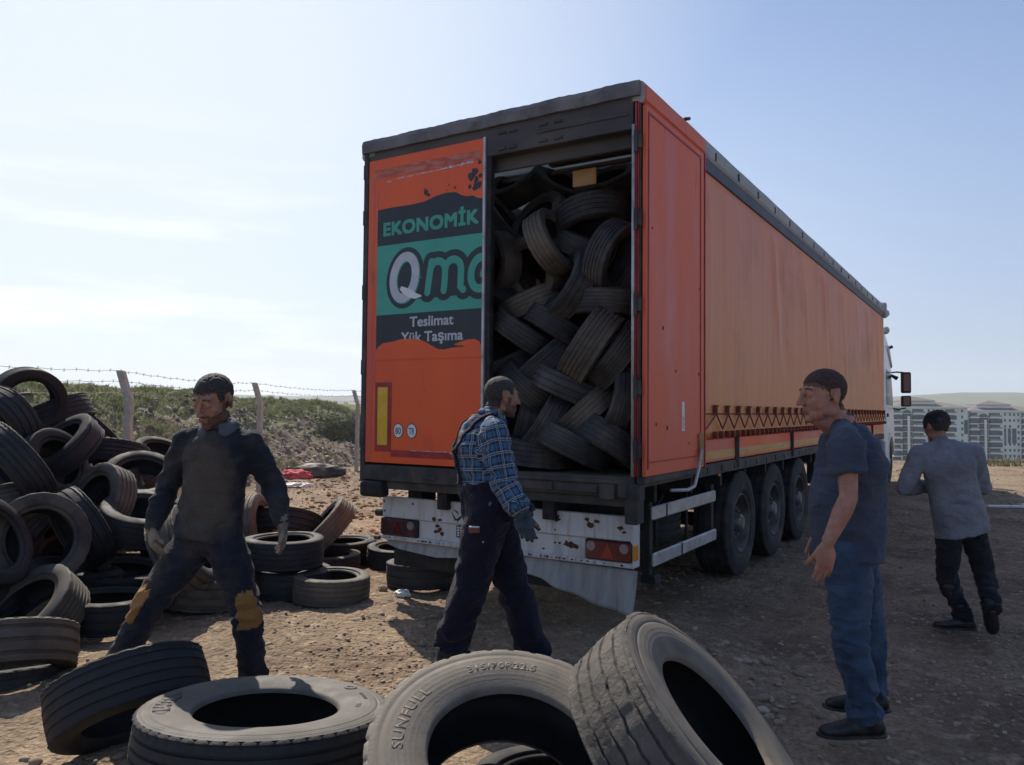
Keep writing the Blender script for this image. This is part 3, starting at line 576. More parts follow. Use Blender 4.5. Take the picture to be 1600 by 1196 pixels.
for q in range(26): dx = dx + .0035 * np.exp(-((YY - (1.5 + q * .47)) / .03) ** 2)
dx = dx * (1 - sstep(3.45, 3.64, ZZ))
dx = dx + .02 * np.sin((ZZ - 1.38) / 2.32 * pi) * (.6 + .5 * np.sin(YY * 1.35)) 
dx = dx + .012 * np.sin(YY * 2 * pi / .354) * np.exp(-((ZZ - 1.45) / .12) ** 2)
me_o = grid_mesh('curtain', RX + .012 + dx, YY, ZZ, m_curt); me_o.parent = T
so = me_o.modifiers.new('thick', 'SOLIDIFY'); so.thickness = .004
curt = me_o
m = MB(); m.box(RX + .004, RX + .03, 1.29, LZ, 3.665, 3.775); m.build('curtain_header', m_navy, T, bevel=.005)
# lacing: hooks, cord and buckles along the curtain hem
m_cord = mat('lacing_cord', (.16, .035, .02), (.22, .06, .03), scale=9, rough=.8)
per = .354; k = 0; pth = []; m = MB(); mh = MB(); mb_ = MB(); y = 1.62; X = RX + .052
pth.append((X, 1.33, 1.46))
while y < LZ - .1:
    pth += [(X, y, 1.585), (X, y + per / 2, 1.455)]
    mh = MB(); mh.box(X - .03, X + .008, y - .012, y + .012, 1.575, 1.647); mh.box(X - .02, X + .012, y - .03, y + .03, 1.645, 1.664); mh.build('hook', m_cord, curt)
    for yy in (y, y + per / 2):
        mb_ = MB(); mb_.box(X - .03, X + .006, yy - .014, yy + .014, 1.375, 1.435); mb_.box(X - .028, X + .012, yy - .03, yy + .03, 1.395, 1.412); mb_.build('buckle', m_cord, curt)
    y += per
m.tube(pth, .0075, 5); m.tube([(X - .008, 1.32, 1.588), (X - .008, LZ, 1.588)], .006, 5); m.build('lacing', m_cord, curt)
# right side boards, posts, tape, chassis edge
edges = [1.29] + [2.39 + 2.32 * i for i in range(5)] + [LZ]
for i in range(len(edges) - 1):
    a, c = edges[i] + (.035 if i else 0), edges[i + 1] - .035
    m = MB(); m.box(1.225, RX, a, c, 1.165, 1.368); o = m.build('side_board', m_or2 if i % 2 == 0 else m_or, T, bevel=.006)
    m = MB(); m.box(RX, RX + .003, a + .01, c - .01, 1.19, 1.262); m.build('reflective_tape', m_yelf, o)
    m = MB(); m.box(1.22, RX + .012, a, c, 1.375, 1.39); m.build('board_lip', m_or, o)
for e in edges[1:-1]:
    m = MB(); m.box(1.24, RX + .02, e - .033, e + .033, 1.10, 1.385); m.box(RX + .02, RX + .03, e - .02, e - .008, 1.08, 1.38); m.box(RX + .02, RX + .03, e + .008, e + .02, 1.08, 1.38); m.build('side_post', m_dark, T, bevel=.004)
m = MB(); m.box(1.19, RX + .008, 1.29, LZ, 1.055, 1.155)
for q in range(30): m.box(RX + .008, RX + .016, 1.5 + q * .4, 1.62 + q * .4, 1.075, 1.13)
m.build('chassis_edge', m_alu if False else m_dark, T, bevel=.004)
m = MB(); m.box(-1.28, -1.19, .1, LZ, .99, 1.06); m.build('chassis_edge', m_dark, T, bevel=.004)
# roof rails: pale tarpaulin edge with straps on the right
ys_ = np.linspace(.0, LZ, 90)
for sx_ in (1, -1):
    vs = []; fs = []; prof = [(0, 3.775), (.03, 3.775), (.045, 3.80), (.045, 3.86), (.03, 3.925), (-.03, 3.9373), (-.10, 3.915), (-.10, 3.80), (0, 3.79)]
    for y in ys_:
        w = .0015 * sin(y * 2.1) + .001 * sin(y * 7.7)
        for (px_, pz_) in prof: vs.append((sx_ * (RX + px_ + (w if pz_ > 3.79 else 0)), y, pz_ + (w * .5 if pz_ > 3.8 else 0)))
    n = len(prof)
    for i in range(len(ys_) - 1):
        for j in range(n): a = i * n + j; b_ = i * n + (j + 1) % n; fs.append((a, b_, b_ + n, a + n))
    fs += [tuple(range(n)), tuple(range(len(vs) - 1, len(vs) - n - 1, -1))]
    m = MB(); m.add(vs, fs); rl = m.build('roof_rail', m_rail, T, smooth=False)
    if sx_ == 1:
        m = MB()
        for q in range(18): y = .9 + q * .71; m.box(RX + .04, RX + .054, y, y + .022, 3.80, 3.87)
        m.build('rail_clip', m_dark, rl, bevel=.003)
m = MB(); m.box(RX + .035, RX + .056, .01, 1.32, 3.785, 3.90); m.box(RX + .02, RX + .05, .01, 1.32, 3.77, 3.785); m.build('rail_cover', m_or2, T, bevel=.006)
m = MB(); m.tube([(RX + .03, .86, 3.93), (RX + .05, .92, 3.95)], .014, 8); m.build('rail_hook', m_dark, T, smooth=True)
m = MB(); m.box(RX - .08, RX + .075, LZ - .12, LZ + .06, 3.66, 3.99); m.build('front_corner_bracket', m_rail, T, bevel=.02)
# rear frame: header, roof cap, posts, sill
m = MB(); m.box(-1.235, 1.235, .0, .10, 3.60, 3.83); m.box(-1.235, 1.235, .10, .13, 3.5, 3.9)
m.box(.35, 1.20, .12, .18, 3.515, 3.535)
hd = m.build('rear_header', m_darkhd, T, bevel=.006)
m = MB()
for x in (.10, .20, .47, .60): m.box(x, x + .07, -.012, .0, 3.755, 3.775); m.box(x, x + .07, -.012, .0, 3.63, 3.65)
m.box(.45, 1.2, -.01, .0, 3.70, 3.712); m.build('header_latch', m_dark, hd, bevel=.002)
m = MB(); ca = [(-1.29, -.035), (1.285, -.035)]
vs = []; fs = []; nn_ = 60
for i in range(nn_ + 1):
    x = -1.295 + 2.585 * i / nn_; w = .003 * sin(i * .6) + .002 * sin(i * 2.7)
    for (yy, zz) in ((-.03, 3.825), (-.035, 3.90), (-.02, 3.935), (.10, 3.945), (.10, 3.83)): vs.append((x, yy, zz + (w if zz > 3.85 else w * .7)))
for i in range(nn_):
    for j in range(5): a = i * 5 + j; b_ = i * 5 + (j + 1) % 5; fs.append((a, b_, b_ + 5, a + 5))
fs += [(0, 1, 2, 3, 4), tuple(range(len(vs) - 1, len(vs) - 6, -1))]
m.add(vs, fs); m.build('roof_cap', m_cap, T)
m = MB(); m.box(-1.288, -1.236, -.01, .12, .985, 3.83)
for z in (1.3, 1.9, 2.55, 3.2, 3.6): m.box(-1.291, -1.238, -.016, .05, z, z + .13)
m.build('rear_post', m_dark, T, bevel=.005)
m = MB(); m.box(1.228, 1.252, .0, .12, .90, 3.60); rp_ = m.build('rear_post', m_dark, T, bevel=.004)
m = MB(); m.box(1.252, 1.266, -.008, .10, 1.15, 3.78); m.box(1.272, 1.281, -.005, .10, 1.15, 3.78); m.build('door_edge_trim', m_rd, rp_)
m = MB(); m.box(1.266, 1.272, .01, .10, 1.1, 3.78); m.box(1.281, 1.29, .0, .10, .98, 3.8)
for z in (1.28, 1.72, 2.3, 2.9, 3.45):
    m.box(1.235, 1.30, -.028, .01, z, z + .10); m.tube([(1.268, -.03, z - .03), (1.268, -.03, z + .13)], .012, 8)
m.build('hinges', m_dark, rp_, bevel=.003)
m = MB(); m.tube([(1.245, -.022, 1.15), (1.245, -.022, 3.62)], .011, 8); m.build('locking_rod', m_alu, rp_, smooth=True)
m = MB(); m.box(-1.235, 1.24, -.015, .20, 1.00, 1.127); m.box(.06, 1.22, -.03, -.015, 1.09, 1.12); m.box(-1.235, 1.235, .02, .22, .93, 1.0)
m.box(.30, .62, -.03, -.016, 1.02, 1.085); m.box(.66, .98, -.028, -.016, 1.02, 1.08); m.box(-.6, -.45, -.03, -.016, 1.035, 1.06)
sill = m.build('rear_sill', m_dark, T, bevel=.006)
m = MB(); m.box(1.0, 1.12, -.04, -.016, .98, 1.09); m.tube([(1.18, -.03, 1.0), (1.18, -.03, 1.1)], .035, 12); m.box(1.19, 1.285, -.03, .1, .82, 1.10); m.build('corner_casting', m_dark, sill, bevel=.008)
for x in (-1.12,):
    m = MB(); m.box(x - .13, x + .12, -.06, .06, .86, .995); m.build('rubber_buffer', m_blkp, T, bevel=.03, seg=3)
# left door (closed)
m = MB(); m.box(-1.233, -.036, -.004, .026, 1.15, 3.755); door = m.build('rear_door', m_or, T, bevel=.003)
m = MB(); m.box(-.034, -.012, -.014, .04, 1.13, 3.76); m.build('edge_profile', m_alu, door, bevel=.003)
m = MB(); m.box(-.010, .035, .002, .06, 1.13, 3.62); m.build('gasket', m_blkp, door, bevel=.006)
def rect(mb, x0, x1, z0, z1, y=-.006, th=.0015): mb.box(x0, x1, y, y + th, z0, z1)
m = MB(); rect(m, -1.222, -1.165, 1.17, 3.63, -.0062); rect(m, -1.155, -1.125, 1.30, 3.50, -.0062); m.build('door_rib', m_or2, door, bevel=.001)
m = MB(); rect(m, -1.165, -.07, 3.585, 3.665, -.0064); m.build('peeled_band', m_pink, door)
# torn white remains of a sticker
def ragged(x0, x1, z, h, n, seed, slope=0):
    r = random.Random(seed); top = []; bot = []
    for i in range(n + 1):
        x = x0 + (x1 - x0) * i / n; zz = z + slope * (x - x0); top.append((x, zz + h * r.random() * r.random())); bot.append((x, zz - h * .5 * r.random() * r.random()))
    return top, bot
def strip(mb, top, bot, y):
    vs = [(a, y, c) for a, c in top] + [(a, y, c) for a, c in bot]; n = len(top); mb.add(vs, [(i, i + n, i + n + 1, i + 1) for i in range(n - 1)])
m = MB(); strip(m, *ragged(-1.03, -.97, 3.545, .02, 10, 3), -.0085); strip(m, *ragged(-.92, -.45, 3.557, .016, 60, 4, .02), -.0085); strip(m, *ragged(-.45, -.13, 3.567, .03, 30, 6, .03), -.0085); m.build('torn_sticker', m_lgrey, door)
m = MB(); strip(m, *ragged(-.74, -.12, 1.262, .014, 60, 9), -.0095); m.build('torn_sticker', m_lgrey, door)
m = MB(); strip(m, *ragged(-.33, -.10, 1.252, .035, 22, 12), -.0088); m.build('torn_yellow', m_yel, door)
m = MB(); rect(m, -1.125, -.945, 1.245, 1.83, -.0068); rect(m, -.945, -.05, 1.205, 1.262, -.0068); m.build('red_border', m_rd, door)
m = MB(); rect(m, -1.095, -.985, 1.30, 1.79, -.0095, .003); m.build('reflector_plate', m_yel, door, bevel=.001)
# decal: charcoal / teal / charcoal bands with a torn top and bottom
def poly(mb, pts, y): mb.add([(a, y, c) for a, c in pts], [tuple(range(len(pts)))])
xl, xr = -1.125, -.037
r = random.Random(21)
wav = [(xl, 2.10), (xl + .03, 2.135), (xl + .08, 2.165), (-.93, 2.175), (-.85, 2.19), (-.70, 2.19), (-.60, 2.165), (-.52, 2.125), (-.46, 2.095), (-.40, 2.09), (-.33, 2.10), (-.26, 2.105), (-.16, 2.105), (xr, 2.12)]
top = [(xl, 3.315), (-.95, 3.32), (-.75, 3.318), (-.62, 3.325), (-.50, 3.355), (-.40, 3.368), (-.30, 3.36), (-.25, 3.33), (-.19, 3.31), (-.13, 3.31), (-.09, 3.285), (xr, 3.275)]
m = MB(); poly(m, [(xl, 3.0)] + top + [(xr, 3.0)], -.0058)
dec = m.build('decal_band', m_char, door); m = MB()
poly(m, [(xl, 2.06), (xl, 2.405), (xr, 2.405), (xr, 2.06)], -.0058)
m.build('decal_band', m_char, door)
m = MB(); poly(m, [(xl, 2.405), (xl, 3.0), (xr, 3.0), (xr, 2.405)], -.0058); m.build('decal_band', m_teal, door)
m = MB()
vs = [(a, -.0098, c) for a, c in wav]; n = len(vs)
vs2 = [(a, -.0098, 2.02) for a, c in wav]
m.add(vs + vs2, [(i, i + n, i + n + 1, i + 1) for i in range(n - 1)]); m.add([(a, -.0103, c) for a, c in ((-.15, 2.09), (-.22, 2.117), (-.27, 2.118), (-.30, 2.128), (-.25, 2.142), (-.18, 2.16), (-.10, 2.165), (-.05, 2.14), (xr, 2.10))], [tuple(range(9))])
m.build('overpaint_patch', m_or, door)
# scuffed marks above the decal
m = MB(); r = random.Random(8)
def blot(x, z, s, q=9):
    pts = [(x + s * (.5 + .7 * r.random()) * cos(6.283 * k / q), z + s * 1.1 * (.5 + .7 * r.random()) * sin(6.283 * k / q)) for k in range(q)]; poly(m, pts, -.0061 - .0002 * r.random())
for (x, z, s) in ((-.60, 3.40, .03), (-.575, 3.375, .018), (-.37, 3.43, .009), (-.31, 3.40, .013), (-.39, 3.385, .009), (-.15, 3.47, .04), (-.12, 3.50, .035), (-.10, 3.43, .03), (-.07, 3.57, .018), (-.16, 3.385, .02), (-.11, 3.375, .03), (-.07, 3.385, .028), (-.06, 3.46, .02), (-.62, 3.425, .012)): blot(x, z, s)
m.build('scuff_marks', m_char, door)
# lettering
def text_mesh(txt, size, off=0.0, shear=0.0, space=1.0):
    cu = bpy.data.curves.new('txt', 'FONT'); cu.body = txt; cu.size = size; cu.offset = off; cu.shear = shear; cu.space_character = space; cu.resolution_u = 6; cu.align_x = 'LEFT'
    o = bpy.data.objects.new('txt', cu); COL.objects.link(o); dg = bpy.context.evaluated_depsgraph_get(); me = bpy.data.meshes.new_from_object(o.evaluated_get(dg)); bpy.data.objects.remove(o); bpy.data.curves.remove(cu); return me
def door_text(name, txt, x0, x1, z0, zh, y, mt, off=0., shear=0., slope=0., space=1.0, clip=None, par=None):
    me = text_mesh(txt, 1.0, off, shear, space); co = np.array([v.co[:] for v in me.vertices]); cx0, cx1 = co[:, 0].min(), co[:, 0].max()
    capH = .73
    for v in me.vertices:
        X_ = x0 + (v.co.x - cx0) / (cx1 - cx0) * (x1 - x0); v.co = Vector((X_, y, z0 + v.co.y / capH * zh + slope * (X_ - x0)))
    me.materials.clear(); me.materials.append(mt); return link(name, me, par or door)
def bold(name, txt, x0, x1, z0, zh, mt, t, **k):
    for i, (dx_, dz_) in enumerate(((0, 0), (-t, -t), (t, t), (-t, t), (t, -t), (t, 0), (-t, 0))): door_text(name, txt, x0 + dx_, x1 + dx_, z0 + dz_, zh, -.0066 - i * .0002, mt, **k)
    obs_ = [o for o in door.children if o.name.startswith(name)][-7:]; bm = bmesh.new()
    for o in obs_: bm.from_mesh(o.data)
    bm.to_mesh(obs_[0].data); bm.free()
    for o in obs_[1:]: bpy.data.objects.remove(o)
bold('lettering', 'EKONOM\u0130K', -1.052, -.078, 3.085, .112, m_teal, .0065, space=1.06)
bold('lettering_line', 'Teslimat', -.755, -.31, 2.292, .085, m_lgrey, .0028)
bold('lettering_row', 'Y\u00fck Ta\u015f\u0131ma', -.845, -.215, 2.165, .085, m_lgrey, .0028)
def stroke(mb, pts, w, y, mi=0, cap=True):
    """one flat ribbon with round ends, following pts"""
    P = [Vector((p[0], 0, p[1])) for p in pts]; W = w if isinstance(w, (list, tuple)) else [w] * len(P); Lp = []; Rp = []
    for i, p in enumerate(P):
        t = (P[min(i + 1, len(P) - 1)] - P[max(i - 1, 0)]).normalized(); n_ = Vector((-t.z, 0, t.x)) * W[i] / 2; Lp.append(p + n_); Rp.append(p - n_)
    vs = [(q.x, y, q.z) for q in Lp + Rp]; n = len(P); fs = [(i, i + n, i + n + 1, i + 1) for i in range(n - 1)]; mb.add(vs, fs, mi)
    if cap:
        for e, sg in ((0, -1), (n - 1, 1)):
            t = (P[min(e + 1, n - 1)] - P[max(e - 1, 0)]).normalized() * sg; u = Vector((-t.z, 0, t.x)); c = P[e]
            ring = [c + (u * cos(a) + t * sin(a)) * W[e] / 2 for a in np.linspace(0, pi, 9)]; mb.add([(q.x, y, q.z) for q in ring], [tuple(range(9))], mi)
def ell(cx, cz, rx, rz, a0=0, a1=2 * pi, n=33, sh=0.): return [(cx + rx * cos(a) + sh * rz * sin(a), cz + rz * sin(a)) for a in np.linspace(a0, a1, n)]
Qp = ell(-.815, 2.705, .118, .175, sh=.12)
mpath = [[(-.575, 2.565), (-.555, 2.70), (-.535, 2.815)], ell(-.470, 2.735, .075, .08, pi * .98, .05, 14) + [(-.398, 2.66), (-.408, 2.57)], ell(-.315, 2.735, .078, .08, pi * .98, .05, 14) + [(-.238, 2.66), (-.243, 2.59), (-.215, 2.565)]]
opath = ell(-.045, 2.685, .095, .125, pi * .4, pi * 1.62, 18, sh=.1)
m = MB(); yb = -.0066
stroke(m, Qp, .165, yb, cap=False); poly(m, ell(-.815, 2.705, .06, .11, sh=.12)[:-1], yb - .0001)
for i, pth_ in enumerate(mpath): stroke(m, pth_, .165, yb - .0002 * (i + 1))
stroke(m, [(-.66, 2.60), (-.52, 2.60), (-.3, 2.60)], .16, yb - .001); stroke(m, opath, .17, yb - .0012)
poly(m, [(-.55, 2.56), (-.54, 2.80), (-.12, 2.80), (-.1, 2.56)], yb - .0014)
def clipx(o, xmax):
    bm = bmesh.new(); bm.from_mesh(o.data); bmesh.ops.bisect_plane(bm, geom=bm.verts[:] + bm.edges[:] + bm.faces[:], plane_co=(xmax, 0, 0), plane_no=(1, 0, 0), clear_outer=True); bm.to_mesh(o.data); bm.free()
logo = m.build('logo_backing', m_char, door); clipx(logo, xr)
m = MB(); stroke(m, mpath[0], .062, -.0088)
for i, pth_ in enumerate(mpath[1:]): stroke(m, pth_, .062, -.009 - .0002 * i)
stroke(m, opath, .066, -.0095); o = m.build('logo_letters', m_teal, logo); clipx(o, xr)
m = MB(); stroke(m, Qp, .088, -.0088, cap=False); m.build('logo_ring', m_teal, logo)
m = MB(); stroke(m, ell(-.822, 2.710, .118, .175, sh=.12), .078, -.0092, cap=False); m.build('logo_letter', m_lgrey, logo)
m = MB(); stroke(m, [(-.86, 2.625), (-.82, 2.60), (-.76, 2.57), (-.70, 2.545), (-.635, 2.54)], [.03, .055, .07, .05, .01], -.0097, cap=False); m.build('logo_tail', m_lwhite, logo)
# round speed and country stickers
for (x, tx_) in ((-.866, '80'), (-.722, 'TR')):
    m = MB(); poly(m, ell(x, 1.425, .052, .062)[:-1], -.0068); a = m.build('round_sticker', m_char, door)
    m = MB(); poly(m, ell(x, 1.425, .046, .056)[:-1], -.0072); m.build('sticker_face', m_lwhite, a)
    door_text('sticker_text', tx_, x - .03, x + .03, 1.398, .055, -.0078, m_char, off=.012, par=a)
m = MB(); stroke(m, ell(-.545, 1.33, .045, .045), .006, -.0066, cap=False); stroke(m, [(-.57, 1.34), (-.52, 1.34)], .012, -.0067); stroke(m, [(-.565, 1.315), (-.525, 1.315)], .01, -.0067); m.build('faded_stamp', m_or2, door)
# right door swung round flat against the side
m = MB(); m.box(RX + .022, RX + .052, .02, 1.285, 1.15, 3.765); d2 = m.build('folded_rear_door', m_or2, T, bevel=.004)
m = MB(); m.box(RX + .052, RX + .058, .05, .065, 1.20, 3.72); m.box(RX + .052, RX + .058, 1.18, 1.195, 1.20, 3.72); m.box(RX + .052, RX + .058, .065, 1.18, 3.705, 3.72); m.box(RX + .052, RX + .058, .05, 1.2, 1.245, 1.252); m.build('door_seal', m_rd, d2)
m = MB(); m.box(RX + .02, RX + .06, 1.287, 1.305, 1.14, 3.77); m.build('edge_profile', m_rd, d2, bevel=.003)
m = MB(); m.box(RX + .052, RX + .0545, .745, .80, 1.455, 1.68); lab = m.build('paper_label', m_lwhite, d2)
me = text_mesh('TSE 061', 1.0, .0); co = np.array([v.co[:] for v in me.vertices]); w_ = co[:, 0].max()
for v_ in me.vertices: v_.co = Vector((RX + .0552, .757 + (.73 - v_.co.y) / .73 * .03 , 1.47 + v_.co.x / w_ * .10))
me.materials.append(m_char); link('label_text', me, lab)
m = MB()
r = random.Random(5)
for (y, z) in ((.2, 1.5), (.42, 1.47), (.33, 2.2), (1.15, 2.6), (1.13, 1.9), (.9, 1.35), (.12, 2.9), (.6, 1.9), (1.18, 3.45)): m.box(RX + .0525, RX + .0535, y, y + .012 + .02 * r.random(), z, z + .01 + .02 * r.random())
m.build('paint_chips', m_rust, d2)
m = MB(); m.prism([(1.17, 1.17), (1.20, 1.17), (1.215, 1.20), (1.215, 1.40), (1.19, 1.43), (1.13, 1.43), (1.12, 1.41), (1.135, 1.28)], RX + .052, RX + .072, 'x'); hd2 = m.build('door_catch', m_ply, d2, bevel=.004)
m = MB(); m.tube([(RX + .08, 1.13, 1.30), (RX + .085, 1.05, 1.15), (RX + .09, .93, 1.02), (RX + .08, .80, 1.0), (RX + .02, .6, 1.01)], .014, 8); m.build('catch_rod', m_alu, hd2, smooth=True)
m = MB(); m.box(RX - .01, RX + .05, .0, 1.3, 1.10, 1.148); m.build('door_sill', m_dark, T, bevel=.005)
# hanging plywood card and inner beam
m = MB(); m.box(.40, 1.18, .34, .40, 3.50, 3.52); m.box(.30, 1.2, .45, .52, 3.60, 3.63); m.build('inner_beam', m_darkhd, T, bevel=.004)
m = MB(); m.box(.60, .80, .30, .315, 3.345, 3.475); m.build('hanging_board', m_ply, T, bevel=.003)
# chassis beams, suspension, air tanks
m = MB()
for x in (-.5, .5): m.box(x - .05, x + .05, .12, LZ - .3, .78, 1.06)
for i in range(16): m.box(-1.2, 1.2, .5 + i * .82, .56 + i * .82, .92, 1.055)
m.box(-.5, .5, .34, .42, .62, .93)
m.build('chassis_frame', m_blkp, T, bevel=.004)
m = MB()
for (x, y) in ((-.95, .6), (.98, .62)): m.tube([(x, y, 1.0), (x, y, .45)], .02, 8)
m.box(-1.0, -.85, .3, .5, .70, .95); m.tube([(.3, .55, .72), (1.0, .55, .72)], .12, 14); m.tube([(-.9, 2.0, .8), (.9, 2.0, .8)], .10, 12)
m.tube([(1.12, .7, 1.0), (1.13, .72, .55)], .014, 6); m.tube([(1.15, 1.35, 1.0), (1.15, 1.36, .5)], .014, 6); m.tube([(.9, .4, .95), (1.1, .7, .8), (1.0, 1.2, .9)], .012, 6)
m.build('undercarriage', m_blkp, T, smooth=False)
m = MB(); m.tube([(-.92, .75, .80), (-.70, .42, 1.02)], .022, 8); m.box(-.98, -.84, .70, .82, .775, .80); m.build('support_strut', m_alu, T, smooth=False)
# rear bumper board with lamp clusters
By = .2
m = MB(); m.box(-1.19, 1.165, By - .02, By + .03, .665, .845); m.box(-1.185, 1.16, By, By + .03, .50, .664); m.box(-1.195, 1.17, By - .03, By + .02, .475, .512); m.box(1.15, 1.175, By - .03, By + .09, .475, .80)
bump_ = m.build('bumper_board', m_white, T, bevel=.006)
m = MB(); r = random.Random(2)
def chip(x, z, s, yy):
    s = s * .72
    q = 11; pts = [(x + s * (.45 + .75 * r.random()) * cos(6.283 * k / q), yy, z + s * .8 * (.45 + .75 * r.random()) * sin(6.283 * k / q)) for k in range(q)]; m.add(pts, [tuple(range(q))])
for (x, z, s, l) in ((.55, .78, .04, 0), (.83, .765, .045, 0), (.80, .80, .03, 0), (.88, .79, .035, 0), (1.07, .76, .04, 0), (1.10, .73, .025, 0), (.53, .70, .014, 0), (.56, .805, .02, 0), (.36, .62, .02, 1), (.52, .60, .022, 1), (.56, .60, .018, 1), (.62, .60, .045, 1), (.66, .592, .05, 1), (.70, .588, .035, 1), (-.60, .63, .035, 1), (-.58, .60, .045, 1), (-.55, .57, .035, 1), (-.62, .58, .04, 1), (-.30, .63, .025, 1), (-.27, .60, .02, 1), (-.33, .60, .03, 1), (-.62, .69, .04, 0), (-.56, .685, .03, 0), (-1.16, .72, .02, 0), (-1.17, .80, .02, 0), (-.85, .80, .02, 0), (1.12, .62, .02, 0), (.42, .545, .018, 1), (.1, .56, .02, 1), (1.13, .66, .02, 0), (-.45, .805, .015, 0)):
    chip(x, z, s, By - (.0212 if not l else .0012) - .0004 * r.random())
for q in range(60): x = -1.15 + 2.3 * r.random(); chip(x, .494, .006 + .012 * r.random(), By - .0314 - .0003 * r.random())
m.build('rust_patches', m_rust, bump_)
m = MB(); stroke(m, [(-.44, .76), (-.40, .70), (-.37, .705), (-.30, .765), (-.24, .805)], [.004, .02, .022, .012, .003], By - .0225, cap=False); stroke(m, [(-.42, .78), (-.385, .765), (-.37, .74)], [.004, .014, .004], By - .023, cap=False); stroke(m, [(-.38, .70), (-.375, .675)], [.01, .004], By - .0226, cap=False); m.build('painted_tick', m_dark, bump_)
m = MB(); m.box(-.40, -.29, By - .012, By - .002, .555, .655); pl = m.build('socket_plate', m_char, bump_, bevel=.004)
m = MB()
for i in range(3):
    for j in range(4): m.box(-.385 + i * .03, -.365 + i * .03, By - .016, By - .012, .568 + j * .021, .582 + j * .021)
m.build('socket_pins', m_lwhite, pl)
for sgn, x0, x1 in ((1, .80, 1.16), (-1, -1.185, -.80)):
    m = MB(); m.box(x0 - .01, x1 + .008, By - .035, By + .01, .515, .66); h = m.build('tail_light', m_blkp, bump_, bevel=.008)
    m = MB(); m.box(x0, x1, By - .045, By - .035, .522, .655); m.build('lens', m_lens if sgn == 1 else m_lensd, h, bevel=.004)
    cx_ = (x0 + x1) / 2
    m = MB(); m.prism([(cx_ - .055, .535), (cx_ + .055, .535), (cx_, .645)], By - .050, By - .0452); m.build('triangle_reflector', m_lens2 if sgn == 1 else m_lens, h)
    m = MB()
    for xx in ((x0 + .045, x1 - .05) if sgn == 1 else (x1 - .05,)): m.tube([(xx, By - .052, .615), (xx, By - .0452, .615)], .036, 18)
    m.build('lamp', m_clear, h)
m = MB(); m.box(1.163, 1.181, By - .03, By + .05, .53, .64); m.build('amber_marker', m_amber, bump_, bevel=.003)
m = MB(); m.tube([(-1.20, By, .70), (-1.26, By - .01, .70)], .035, 12); m.tube([(-1.19, By - .05, .487), (-1.24, By - .05, .487)], .02, 10); m.build('end_cap', m_dark, bump_, smooth=False)
m = MB()
for x in (-.7, .7): m.box(x - .04, x + .04, By + .03, By + .45, .6, .72); m.box(x - .04, x + .04, By + .38, By + .45, .6, 1.0)
m.build('bumper_bracket', m_blkp, bump_)
m = MB(); m.box(-1.1, .9, By + .04, By + .07, .25, .48); m.build('inner_flap', m_blkp, T)
# mud flap, torn and hanging
nx_, nzv = 26, 10; vs = []; fs = []
bl = lambda u: np.interp(u, [0, .15, .35, .55, .75, .92, 1], [.40, .36, .32, .255, .19, .155, .15])
for i in range(nx_ + 1):
    u = i / nx_
    for j in range(nzv + 1):
        v_ = j / nzv; z = (.478 - .02 * u) * (1 - v_) + bl(u) * v_; x = .02 + 1.17 * u + .02 * v_ * sin(u * 7)
        y = By + .01 - .07 * v_ ** 1.5 * (.3 + u) + .03 * sin(u * 9 + 1) * v_ + .02 * sin(u * 23) * v_
        vs.append((x, y, z))
for i in range(nx_):
    for j in range(nzv): a = i * (nzv + 1) + j; fs.append((a, a + 1, a + nzv + 2, a + nzv + 1))
m = MB(); m.add(vs, fs); o = m.build('mud_flap', m_flap, T, smooth=True); so = o.modifiers.new('thick', 'SOLIDIFY'); so.thickness = .005
m = MB(); m.add([(-1.16, By + .02, .478), (-.6, By + .02, .478), (.0, By + .02, .478), (.0, By - .01, .42), (-.6, By - .02, .37), (-1.0, By - .01, .40), (-1.14, By, .43)], [(0, 1, 5, 6), (1, 2, 3, 4), (1, 4, 5)]); o = m.build('mud_flap', m_flap, T); so = o.modifiers.new('thick', 'SOLIDIFY'); so.thickness = .005
# side guard
m = MB(); m.box(1.205, 1.235, .40, 1.90, .80, .90); m.box(1.205, 1.235, .42, 1.92, .455, .555); sg = m.build('side_guard', m_alu, T, bevel=.01)
for b_ in ((.66, .68, .80, .90), (1.0, 1.02, .455, .555)): m = MB(); m.box(1.236, 1.24, *b_); m.build('rail_joint', m_blkp, sg)
m = MB(); m.box(1.14, 1.204, 1.86, 1.93, .44, .95); m.box(.5, 1.139, 1.87, 1.91, .82, .88); m.build('guard_post', m_blkp, sg, bevel=.004); m = MB(); m.box(1.15, 1.205, .40, .46, .38, .93); m.prism([(1.14, .34), (1.26, .34), (1.25, .40), (1.15, .40)], .38, .50); 
m.box(.5, 1.15, .41, .45, .82, .88)
m.build('guard_post', m_blkp, sg, bevel=.004)
m = MB(); m.box(1.22, 1.24, 1.975, 2.02, 1.02, 1.05); m.build('side_marker', m_amber, T, bevel=.004)
# landing gear and tool box further forward
m = MB(); m.box(.95, 1.2, 7.2, 8.4, .55, .98); m.build('tool_box', m_blkp, T, bevel=.02)
for x in (-.75, .75):
    m = MB(); m.box(x - .06, x + .06, 10.4, 10.52, .12, 1.0); m.box(x - .13, x + .13, 10.3, 10.6, .03, .06); m.box(x - .05, x + .05, 10.41, 10.51, .06, .15); m.build('landing_leg', m_dark, T, bevel=.006)
m_rim = mat('wheel_rim', (.055, .052, .05), (.12, .112, .10), scale=9, rough=.6, metal=.2, c3=(.04, .035, .03), s3=6, pos3=(.5, .7))
m_hub = mat('wheel_hub', (.13, .12, .11), (.24, .22, .20), scale=20, rough=.5, metal=.4)
m_tyt = mat('lorry_tyre', (.018, .018, .018), (.032, .031, .03), scale=8, rough=.85, c3=(.10, .085, .07), s3=3.5, pos3=(.5, .8), bump=.15, bscale=80)
